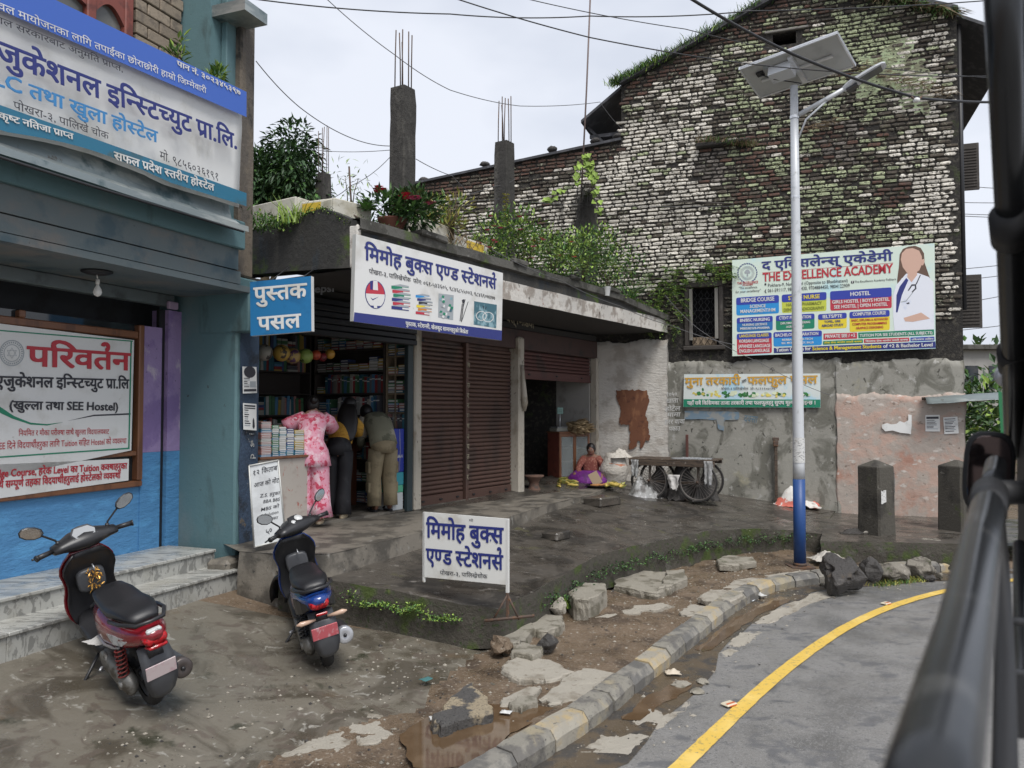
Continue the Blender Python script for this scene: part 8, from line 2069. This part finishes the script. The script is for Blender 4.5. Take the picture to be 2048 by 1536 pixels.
def bagsack(name,lab,c,rx,ry,h,m,seed,name2='sack'):
 q=MB();L=[];n=26
 for k in range(15):
  t=k/14;f=(.80+.25*math.sin(math.pi*min(1,t*1.15)))if t<.85 else(.80-.9*(t-.85))
  L.append([(rx*f*math.cos(a)*(1+.10*nz3(math.cos(a)*1.5,math.sin(a)*1.5,t*3+seed,1)),ry*f*math.sin(a)*(1+.10*nz3(math.cos(a)*1.5+5,math.sin(a)*1.5,t*3+seed,1)),h*t+.012*math.sin(a*3+t*9))for a in[2*math.pi*i/n for i in range(n)]])
 q.loft(L);o=q.build(name2,m);o.location=c;return tag(o,lab,'sack')
m_sackw=mat('white_woven_sack',(.58,.54,.48),.75,layers=[((.58,.22,.12),1.9,.60,.63,(1,1,4)),((.40,.36,.31),6,.55,.68)],bump=[(14,.9,.03,(1,1,2)),(140,.3,.003)])
bagsack('sack','full white woven sack with orange bands beside the seated woman',onz(1229,969,FZ),.25,.22,.60,m_sackw,1)
cloth('sack_flap','white sheet slumped over the top of the full woven sack','sheet',onz(1229,969,FZ)+Vector((.10,-.02,.52)),.46,.42,.16,m_sackw,33,.3)
bagsack('sack','yellow printed sack standing in the shadow behind the blue stool',ST(XV0+.34,1.0,FZ+.04),.24,.2,.62,mat('yellow_print_sack',(.40,.38,.33),.75,layers=[((.42,.26,.04),4,.54,.58),((.3,.05,.04),5,.62,.66)]),2)
bs=thing('plastic_stool','blue moulded plastic stool just inside the vegetable shop','stool',m=ST.m@Matrix.Translation((XV0+.22,.42,FZ+.04)))
m_bp=mat('blue_moulded_plastic',(.015,.12,.42),.35)
q=MB();q.bbox(-.16,.16,-.16,.16,.42,.445,.01);q.build('seat',m_bp,bs)
for sx_ in(-1,1):
 for sy_ in(-1,1):q=MB();q.loft([[(sx_*(w+x*.028),sy_*(w+y*.028),z)for x,y in((-1,-1),(1,-1),(1,1),(-1,1))]for w,z in((.17,0),(.135,.42))],smooth=False);q.build('leg',m_bp,bs)
for k in range(4):q=MB();q.bbox(-.13,.13,-.148,-.138,.30,.41,.003,0,Matrix.Rotation(k*math.pi/2,4,'Z'));q.build('apron_panel',m_bp,bs)
q=MB();q.bbox(0,.10,0,.2,0,.5,.01);o=q.build('yellow_crate',mat('yellow_plastic',(.50,.34,.04),.5));o.matrix_world=ST.m@Matrix.Translation((XV0+.10,1.6,FZ+.95));tag(o,'yellow plastic crate edge showing in the dark left of the vegetable shop','crate')
q=MB();q.bbox(0,.9,0,.3,0,.75,.01);o=q.build('dark_cupboard',m_oldwood);o.matrix_world=ST.m@Matrix.Translation((XV0+.55,2.5,FZ+.9));tag(o,'dark cupboard in the gloom at the back of the vegetable shop','cupboard')
q=MB();q.bbox(0,.012,0,.12,0,.12,.003);o=q.build('wall_switchboard',m_black_rail);o.matrix_world=ST.m@Matrix.Translation((XV1-.056,.95,2.08));tag(o,'small black switchboard on the pale side wall of the vegetable shop','switchboard')

# plants
def lf(nm,c,c2=None,rnd=.35):return mat(nm,c,.55,rnd=rnd,layers=[(c2 or tuple(x*.5 for x in c),5,.5,.68)])
g_dark,g_mid,g_lt,g_yel,g_dry=lf('leaf_dark',(.03,.075,.022)),lf('leaf_mid',(.075,.165,.035)),lf('leaf_light',(.26,.38,.07)),lf('leaf_yellow',(.34,.32,.07)),lf('grass_dry',(.20,.145,.08))
f_red,f_pink,f_sal=lf('petal_red',(.50,.035,.07),(.35,.02,.04)),lf('petal_pink',(.55,.10,.20),(.4,.05,.1)),lf('petal_salmon',(.58,.16,.12))
m_stem=mat('plant_stem',(.10,.075,.04),.8);m_pot=mat('terracotta_pot',(.16,.06,.04),.8)
def plant(name,label,c,cat='plant',group=None):return thing(name,label,cat,c,group=group)
def bush(root,n,rad,ctr,L,W,mats,seed,lobes=7,name='foliage',up=.3,droop=0):
 rp_=random.Random(seed);q=MB();C=[Vector((rp_.uniform(-1,1)*rad[0]*.7,rp_.uniform(-1,1)*rad[1]*.7,rp_.uniform(-.8,.9)*rad[2]*.7))+Vector(ctr)for _ in range(lobes)]
 for k in range(n):
  c=C[rp_.randrange(lobes)];d=rnd_dir(-.6);r_=rp_.random()**.45
  p=c+Vector((d.x*rad[0],d.y*rad[1],d.z*rad[2]))*r_*.62;dd=(d+Vector((0,0,up-droop))+rnd_dir()*.6)
  leaf(q,p,dd,L*rp_.uniform(.6,1.3),W*rp_.uniform(.7,1.2),rp_.choices(range(len(mats)),[3,2,1,1][:len(mats)])[0]if len(mats)>1 else 0)
 return q.build(name,mats,root,recalc=False)
def stems(root,n,h,spread,m=m_stem,r=.008,seed=1):
 rp_=random.Random(seed);q=MB()
 for k in range(n):
  a=rp_.uniform(0,6.28);s_=spread*rp_.uniform(.3,1);q.tube([(0.03*math.cos(a),.03*math.sin(a),0),(s_*.5*math.cos(a),s_*.5*math.sin(a),h*.5),(s_*math.cos(a+.3),s_*math.sin(a+.3),h*rp_.uniform(.8,1))],[r,r*.8,r*.5],5)
 return q.build('stem',m,root)
def flowers(root,pts,m,s=.035,name='flower',ctr=(0,0,0)):
 q=MB()
 for p in pts:
  p=Vector(p)
  for k in range(5+4):
   a=k*2.4;leaf(q,p,(math.cos(a),math.sin(a)-.4,.5),s,s*.8,0)
 o=q.build(name,m,root,recalc=False);o['kind']='stuff';return o
tc_=at(556,395,19);tree=plant('tree','dense dark tree behind the roof planters, between the teal building and the columns',(tc_.x-.3,tc_.y,0),'tree')
q=MB();q.tube([(0,0,0),(.05,0,3),(.0,0,5.5),(.2,.1,7.5)],[.2,.16,.11,.04],8);q.tube([(.02,0,4.5),(-.6,.2,6),(-.8,.2,7)],[.08,.05,.02],6);q.tube([(.02,0,5),(.7,-.2,6.2),(1.0,-.2,7)],[.07,.05,.02],6);q.build('trunk',m_stem,tree)
cb=at(548,345,19);bush(tree,9000,(1.15,1.1,1.15),(cb.x-tree.location.x+.25,0,cb.z-.25),.20,.075,[g_dark,g_dark,g_mid],1,12,'crown',0,.5)
m_foam=mat('dirty_styrofoam',(.56,.54,.47),.85,layers=[((.40,.37,.29),3,.5,.68),((.22,.20,.15),9,.64,.74)],bump=(110,.4,.005))
m_foamy=mat('yellow_tape',(.60,.42,.05),.5)
def planter(px0,px1,Y0,Y1,zb,h,d,label,tape=None):
 a,b=at(px0,430,Y0),at(px1,430,Y1);L=(b.xy-a.xy).length;ang=math.atan2(b.y-a.y,b.x-a.x)
 r=thing('planter_box',label,'planter',(a.x,a.y,zb),ang,'styrofoam planter boxes on the roof edge');q=MB()
 for bx_ in((0,L,0,.04),(0,L,d-.04,d),(0,.04,.041,d-.041),(L-.04,L,.041,d-.041)):q.bbox(bx_[0],bx_[1],bx_[2],bx_[3],0,h,.012,jit=.004)
 q.box(.04,L-.04,.04,d-.04,0,.06);q.build('box',m_foam,r);q=MB();q.box(.042,L-.042,.042,d-.042,h-.1,h-.04);q.build('soil',m_mud,r)
 if tape:q=MB();q.bbox(tape[0],tape[1],-.006,.0,h*.45,h-.03,.002);q.build('tape',m_foamy,r)
 return r
planter(498,590,9.45,9.0,4.3,.32,.4,'broken-rimmed pale styrofoam box with cables, at the teal building end')
planter(602,664,8.95,8.78,4.29,.25,.4,'styrofoam box with yellow tape above the black canopy end',(.02,.28))
planter(667,744,8.68,9.1,4.25,.27,.35,'long plain styrofoam box right of the yellow-taped one')
planter(855,900,9.45,9.9,4.2,.27,.3,'styrofoam box with faint blue printing below the yellow croton')
planter(906,978,10.0,10.7,4.17,.24,.3,'stained styrofoam box with a yellow rim, rightmost in the row',(.3,.7))
def plant_px(px,py,Y,name,label,cat='plant',group=None):return plant(name,label,at(px,py,Y),cat,group)
r=plant_px(590,440,8.75,'weed','tall yellow-green grasses tufted on the corner of the black canopy end');q=MB();grass(q,(0,0,-.05),90,.34,.10,0,.008,.5);grass(q,(-.3,0,-.1),60,.22,.16,1,.008,.6);q.build('blades',[g_lt,g_mid],r,recalc=False)['kind']='stuff'
bush(r,380,(.42,.16,.12),(-.25,0,-.02),.05,.03,[g_mid,g_lt,g_dark],3)
r=plant_px(700,420,10.2,'sapling','thin upright sapling with narrow pale leaves behind the long planter');stems(r,3,.5,.12,seed=3);bush(r,110,(.25,.2,.34),(0,0,.32),.11,.018,[g_lt,g_mid],5,9,droop=.6)
r=plant_px(785,452,9.1,'flowering_plant','dark green rosette plant with red flowers in a terracotta bowl');q=MB();q.lathe([(.10,-.08),(.17,.06),(.18,.08),(.16,.08)],18,caps=False);q.build('pot',m_pot,r);stems(r,7,.4,.28,seed=4,r=.012);bush(r,900,(.46,.28,.26),(.10,0,.14),.12,.042,[g_dark,g_mid,g_mid],6,9)
flowers(r,[(-.12+random.uniform(-.04,.04),-.22,.36+random.uniform(-.03,.03))for _ in range(6)]+[(.18+random.uniform(-.04,.04),-.25,.27+random.uniform(-.03,.03))for _ in range(6)],f_red,.065);flowers(r,[(.29+random.uniform(-.03,.03),-.26,.24+random.uniform(-.02,.02))for _ in range(4)]+[(.46+random.uniform(-.03,.03),-.2,.21+random.uniform(-.02,.02))for _ in range(4)],f_pink,.065)
q=MB()
for k in range(26):
 a=k*2.4;t=k/26;leaf(q,(-.27,-.14,.14+.06*t),(math.cos(a),math.sin(a),.25+t),.17*(1-.4*t),.055,0)
q.build('leaf_rosette',[g_mid],r,recalc=False)
r=plant_px(905,480,9.9,'croton','yellow-green croton with dry brown lower leaves behind the printed planter');stems(r,8,.45,.3,seed=6,r=.009);bush(r,560,(.42,.22,.26),(0,0,.28),.10,.028,[g_yel,g_lt,g_dry,g_mid],7,9,up=.7);q=MB();grass(q,(.12,-.1,-.1),70,.22,.16,0,.006,.9);q.build('dry_leaves',[g_dry],r,recalc=False)
for(px,py,Y,w,hh,lab,nn_,sd_,fl)in((1045,536,11.2,.62,.50,'pink-flowered bush beside the second column',1500,11,1),(1105,556,12.0,.55,.44,'bright green bush right of the pink-flowered one',1300,13,1),(1165,566,12.9,.60,.52,'tall green bush covering the foot of the vine column',1500,15,0),(1222,584,13.8,.55,.42,'rightmost dark green bush on the canopy roof',1200,17,0),(975,520,10.9,.3,.24,'small low bush left of the second column',480,19,1)):
 r=plant_px(px,py,Y,'bush',lab,'bush','bushes along the canopy roof');stems(r,7,hh*1.1,w*.5,seed=sd_);bush(r,nn_,(w,.4,hh),(0,0,hh*.75),.075,.032,[g_lt,g_mid,g_mid,g_dark]if sd_!=17 else[g_mid,g_dark,g_lt],sd_,11)
 if fl:rp_=random.Random(sd_);flowers(r,[(rp_.uniform(-w,w)*.8,-.34+rp_.uniform(-.06,.1),hh*rp_.uniform(.3,1.4))for _ in range(8)],f_pink if sd_!=13 else f_sal,.05)
r=plant_px(1015,455,11.5,'spike_plant','tall spike of round pale leaves before the second column');q=MB();q.tube([(0,0,-.2),(.02,0,.25),(-.03,0,.52)],.006,5);q.build('stem',m_stem,r);q=MB()
for k in range(44):t=k/44;a=k*2.4;leaf(q,(-.03*t,0,-.1+.62*t),(math.cos(a),math.sin(a),.1),.07,.05,0)
q.build('foliage',[g_yel],r,recalc=False)
r=plant_px(1258,606,14.2,'palm_fern','spiky fern-like plant near the far end of the canopy');q=MB();grass(q,(0,0,0),60,.5,.03,0,.012,.9);q.build('blades',[g_mid],r,recalc=False)
pt=plant_px(1213,592,13.0,'white_pot','small white plastic pot standing on the mossy canopy edge','pot');q=MB();q.lathe([(.05,0),(.07,.14),(.075,.15),(.06,.15)],14,caps=False);q.build('bowl',m_white,pt)
r=plant_px(1176,400,14.8,'vine','bright heart-leaved vine hanging round the fourth column and its pole');rp_=random.Random(8);q=MB()
paths=[[(1165,312),(1185,330),(1192,380),(1198,420)],[(1160,320),(1155,350),(1150,372)],[(1180,318),(1188,345),(1180,390)],[(1130,372),(1105,392),(1075,400)],[(1175,305),(1172,330),(1176,352)]]
st=MB()
for P_ in paths:
 W_=[at(x,y,14.6)-r.location for x,y in P_];st.tube(W_,.006,4)
 for a,b in zip(W_,W_[1:]):
  for k in range(7):leaf(q,a.lerp(b,rp_.random())+rnd_dir()*.05,(rp_.uniform(-.5,.5),-.4,rp_.uniform(-1,-.1)),.12,.12,0,(0,-1,.3))
st.build('stem',m_stem,r);q.build('foliage',[g_lt],r,recalc=False)
q=MB();
for k in range(170):d=rnd_dir(-.9);q.tube([Vector((0,.1,.12)),Vector((d.x*.24,.1+d.y*.2,.08+d.z*.3)),Vector((d.x*.3,.1+d.y*.2,-.12+d.z*.36))],.003,3,caps=False)
q.build('dead_roots',m_col,r,recalc=False)
def fgrass(name,label,pts,n,h,spread,mats,w=.012,bias=(0,0,0),kind='stuff',lean=.6,cat='grass'):
 q=MB()
 for k in range(n):
  i=random.random()*(len(pts)-1);a,b=pts[int(i)],pts[int(i)+1];p=a.lerp(b,i-int(i));grass(q,(p.x,p.y,p.z),1,h*random.uniform(.6,1.3),spread,random.randrange(len(mats)),w,lean,bias)
 return tag(q.build(name,mats,recalc=False),label,cat,kind=kind)
lift=lambda s,z,o=.05:FA(s,-o,z)
fgrass('roof_grass','thick grass growing along the left slope of the gable roof',[lift(EL[0]-.15,EL[1]+.02),lift(EL[0]+.9,EL[1]+.42),lift(AP[0],AP[1]+.06)],2600,.17,.08,[g_mid,g_lt,g_dark,g_mid],.009,(0,-.35,-.2))
fgrass('roof_grass','grass and dead roots hanging over the right slope of the gable roof',[lift(AP[0],AP[1]+.02),lift(ER[0],ER[1]+.02)],1500,.22,.07,[g_dry,g_mid,g_dry,g_dark],.008,(0,-.8,-1.6))
fgrass('wall_weeds','dry weeds hanging on the old brick hood',[lift(FA.px(1400,288)[0],FA.px(1400,288)[1],.12),lift(FA.px(1510,296)[0],FA.px(1510,296)[1],.08)],420,.17,.07,[g_mid,g_dry,g_dry],.006,(0,-.5,-.3))
for a_,b_,n_,lab in(((1745,150),(1900,190),420,'dead grass hanging from the high lime plaster patch'),((1690,160),(1760,120),160,'dead grass above the solar lamp head'),((1620,260),(1680,240),120,'dry tuft in the bricks right of the lamp pole')):
 fgrass('wall_weeds',lab,[lift(*FA.px(*a_)),lift(*FA.px(*b_))],n_,.2,.10,[g_dry],.005,(0,-.6,-1.2))
r=plant('ferns','bright ferns growing on the sooty wall left of and above the barred window',FA(FA.px(1330,590)[0],-.1,FA.px(1330,590)[1]));q=MB();rp_=random.Random(12)
for k in range(120):
 px,py=(rp_.uniform(1275,1372),rp_.uniform(530,665))if k<80 else(rp_.uniform(1370,1466),rp_.uniform(522,560));a=FA.px(px,py,.05);p=FA(a[0],-.06,a[1])-r.location;d=Vector((rp_.uniform(-.8,.8),-1,rp_.uniform(-.6,.2))).normalized()
 for j in range(9):
  t=j/9*.30;pp_=p+d*t+Vector((0,0,-t*t*1.6))
  for s_ in(-1,1):leaf(q,pp_,(d.cross(Vector((0,0,1)))*s_+d*.5),.085*(1-j/12),.026,rp_.randrange(2))
q.build('fronds',[g_lt,g_mid],r,recalc=False)
def mossy(name,label,P,n,s,mats,w=.5):
 q=MB()
 for k in range(n):
  i=random.random()*(len(P)-1);a,b=P[int(i)],P[int(i)+1];p=a.lerp(b,i-int(i));leaf(q,p+Vector((random.gauss(0,.04),random.gauss(0,.04),abs(random.gauss(0,.02)))),rnd_dir(-.2),s*random.uniform(.5,1.2),s*.6,random.randrange(len(mats)))
 return tag(q.build(name,mats,recalc=False),label,'moss',kind='stuff')
ce=[CT(LE*k/12,.02+.10*(k%2),czt(LE*k/12)+.012)for k in range(13)]
mossy('moss','green moss and creeper along the canopy top edge',ce[4:],3000,.04,[g_mid,g_lt,g_dark]);mossy('moss','thin moss on the near part of the canopy edge',ce[:5],700,.02,[g_mid,g_dark])
mossy('moss','moss and creeper over the top of the black canopy end',[EN(*(ep(x,y)[0],.05,ep(x,y)[1]))for x,y in((497,462),(560,448),(610,432),(640,420),(700,452))],1800,.03,[g_mid,g_lt,g_dark])
WB=[Vector((p.x,p.y-.03,0))for p in OS]
mossy('weeds','small weeds rooted along the near platform wall',[Vector((p.x,p.y-.06,p.z-.08-.12*abs(math.sin(k*1.9))))for k,p in enumerate(OS[6:15])],700,.032,[g_mid,g_lt]);mossy('weeds','weeds along the far curved platform wall',[Vector((p.x+.03,p.y-.06,.10+.12*(k%2)))for k,p in enumerate(OS[24:58])],1500,.035,[g_dark,g_mid,g_dark])
fgrass('weeds','green weeds in the crack between the marble steps and the plinth',[onz(400,1182,.33),onz(470,1168,.34),onz(565,1192,.2)],420,.07,.05,[g_lt,g_mid],.006)
fgrass('weeds','thin grass growing at the foot of the boulders',[onz(1745,1172,-.12),onz(1800,1166,-.12),onz(1840,1160,-.12)],420,.08,.06,[g_yel,g_mid],.004)
fgrass('weeds','tuft of green leaves left of the upright pale block',[onz(1122,1200,.05),onz(1140,1215,.03)],150,.12,.05,[g_lt,g_mid],.012)
for(px,py,n_,lab)in((432,165,50,'small leafy shrub on the ledge behind the banner, near the upper column'),(352,112,20,'tiny sprig on the ledge above the banner')):
 a=LB.px(px,py,.75);r=plant('shrub',lab,LB(a[0],-.75,a[1]-.12));bush(r,n_*3,(.10,.08,.14),(0,0,.14),.09,.028,[g_lt,g_mid],px,5,up=.6);stems(r,4,.2,.08,seed=px)
def fartree(px,py,Y,R_,lab,n=900,sd_=1):
 c=at(px,py,Y);r=plant('tree',lab,(c.x,c.y,-.1),'tree','trees beyond the brick house');q=MB();q.tube([(0,0,0),(.1,0,c.z*.6),(0,0,c.z)],[.18,.12,.05],6);q.build('trunk',m_stem,r);bush(r,n,(R_,R_,R_*.9),(0,0,c.z),R_*.14,R_*.07,[g_mid,g_dark,g_lt],sd_,9,'crown');return r
fartree(1985,860,21,1.9,'broad leafy tree filling the gap between the pink wall and the bus',2200,3);fartree(2055,820,26,2.2,'tree behind the bus mirror',900,4)
for k,(X_,Y_,R_)in enumerate([(34,55,4),(46,62,5),(60,58,5),(-22,40,4),(-34,44,4.5),(-14,46,3.6),(-46,38,5)]):
 r=plant('tree',['round far tree beyond the right of the street','large far tree beyond the street end','far tree at the right horizon','far tree behind the shops','wide far tree behind the teal building','small far tree behind the shops','far tree beyond the teal building'][k],(X_,Y_,-.1),'tree','far trees');bush(r,500,(R_,R_,R_*.8),(0,0,R_*.9),R_*.16,R_*.09,[g_dark,g_mid],30+k,8,'crown');q=MB();q.tube([(0,0,0),(0,0,R_)],.25,6);q.build('trunk',m_stem,r)
hl=MB();n=60;vs=[]
for k in range(n+1):
 a=R(-75+150*k/n);d=420;vs+=[(d*math.sin(a),d*math.cos(a),-1),(d*math.sin(a)*1.1,d*math.cos(a)*1.1,16+14*nz3(k*.13,1,0,1.3)+5*nz3(k*.5,3,0,1))]
hl.add(vs,[(2*k,2*k+2,2*k+3,2*k+1)for k in range(n)],0,True);tag(hl.build('hills',mat('hazy_hill',(.20,.25,.27),1.0)),kind='structure')
for k,(px,y0_,y1_,Y_,w_,col,lab)in enumerate([(1968,690,800,30,2.2,(.35,.34,.32),'pale flat-roofed house far behind the brick gable'),(2075,705,800,36,3.5,(.30,.24,.20),'tan house behind the bus mirror')]):
 c=at(px,800,Y_);zt=at(px,y0_,Y_).z;r=thing('far_house',lab,'house',(c.x,c.y,0));m_=mat('farwall_%d'%k,col,.9,layers=[(tuple(x*.7 for x in col),1,.5,.7)])
 q=MB();q.box(-w_/2,w_/2,0,5,0,zt-.2);q.build('wall',m_,r);q=MB();q.bbox(-w_/2-.2,w_/2+.2,-.3,5.2,zt-.199,zt,.03);q.build('roof',m_roofconc,r)
 for j in range(2):q=MB();q.bbox(-.7+j*.9,-.2+j*.9,-.02,.03,zt-1.7,zt-.8,.01);q.build('window',m_glassd,r)

# the bus the picture is taken from: rail, post, mirror, body edge
bus=thing('bus','side of the dark bus at the right edge: rail, window post and mirror','bus',(0,0,0))
m_bus=mat('scuffed_black_tube',(.014,.015,.016),.27,spec=.5,layers=[((.05,.05,.048),9,.58,.72)]);m_busk=mat('black_rubber',(.012,.012,.013),.6)
def bt(name,pts,r,m=m_bus,n=24,par=bus):
 q=MB();q.tube([at(*p)for p in pts],r,n);return q.build(name,m,par)
bt('hand_rail',[(1820,1760,.34),(1868,1536,.42),(1930,1260,.68),(1962,1080,.98),(1978,1000,1.22)],.0225)
bt('rail_clamp',[(1974,1025,1.16),(1980,985,1.26)],.026,m_busk);bt('rail_end',[(1982,990,1.26),(1992,930,1.45)],.018)
bt('clamp_arm',[(1975,985,1.25),(2060,985,1.3)],.02,m_busk,12)
bt('window_post',[(2003,-60,1.00),(2012,180,1.10),(2020,430,1.3),(2026,690,1.6),(2030,900,1.9)],.022)
bt('post_clamp',[(2018,432,1.28),(2021,478,1.34)],.030,m_busk);bt('post_clamp',[(2024,700,1.62),(2026,735,1.68)],.028,m_busk)
bt('thin_post',[(2041,-40,1.3),(2045,500,1.6),(2043,1000,2.0)],.010,m_bus,10)
c=at(2004,752,1.75);q=MB();q.lathe([(.0,.0),(.02,.002),(.026,.012),(.026,.03)],18,0,Matrix.Translation(c)@Matrix.Rotation(R(90),4,'X'));q.build('round_lamp',m_silver,bus);bt('lamp_stalk',[(2004,760,1.76),(2035,775,1.75)],.006,m_busk,8)
c=at(1976,944,1.75);q=MB();MM=Matrix.Translation(c)@Matrix.Rotation(R(-28),4,'Z')@Matrix.Rotation(R(4),4,'Y')
ov=[(math.copysign(abs(math.cos(a))**.6,math.cos(a)),math.copysign(abs(math.sin(a))**.6,math.sin(a)))for a in[2*math.pi*k/24 for k in range(24)]]
q.loft([[(x*.046,-.03,z*.088)for x,z in ov],[(x*.050,-.022,z*.092)for x,z in ov],[(x*.048,.01,z*.090)for x,z in ov],[(x*.03,.035,z*.06)for x,z in ov]],0,MM);ms=q.build('mirror',m_busk,bus)
q=MB();q.loft([[(x*.041,-.0312,z*.082)for x,z in ov],[(x*.040,-.0325,z*.080)for x,z in ov]],0,MM,False);q.build('mirror_glass',mat('dark_mirror',(.10,.08,.08),.06,metal=.9),ms)
bt('mirror_arm',[(1990,905,1.78),(2030,880,2.0)],.010,m_busk,8)
q=MB();P=[at(1996,782,2.6),at(2012,786,2.6),at(2010,945,2.6),at(2006,930,2.6)];q.add(P+[p+Vector((.02,.03,0))for p in P],[(0,1,2,3),(4,5,6,7),(0,3,7,4),(1,2,6,5)]);q.build('green_panel',mat('bus_green_paint',(.01,.14,.045),.25,coat=.5),bus)
q=MB();A0,A1=at(2034,-60,1.9),at(2036,1110,1.9);B0,B1=at(2120,-60,1.2),at(2120,1110,1.2);q.add([A0,A1,B1,B0]+[v+Vector((.05,.03,0))for v in(A0,A1,B1,B0)],[(0,1,2,3),(4,5,6,7),(0,1,5,4)]);q.build('body_side',m_busk,bus)
q=MB();A0,A1=at(2000,1060,1.5),at(2004,1400,1.1);B0,B1=at(2028,1130,1.5),at(2030,1385,1.1)
q=MB();q.tube([at(1990,1000,1.3),at(2002,1130,1.25),at(2010,1330,1.0),at(2010,1536,.8),at(2008,1760,.7)],.012,10);q.build('lower_frame',m_busk,bus)
q=MB();q.tube([at(2040,1090,1.5),at(2046,1350,1.2),at(2050,1400,1.1)],.012,10);q.build('lower_frame',m_bus,bus)
for(y,a_,b_)in((1240,1.2,1.25),(1345,1.05,1.1)):bt('cross_bar',[(2005,y,a_),(2050,y+4,b_)],.006,m_busk,8)
q=MB();P=[at(2018,1380,1.0),at(2070,1370,1.0),at(2070,1480,1.0),at(2024,1476,1.0)];q.add(P+[p+Vector((.01,.04,0))for p in P],[(0,1,2,3),(4,5,6,7),(0,1,5,4),(0,3,7,4),(2,3,7,6)]);q.build('step_bracket',m_busk,bus)
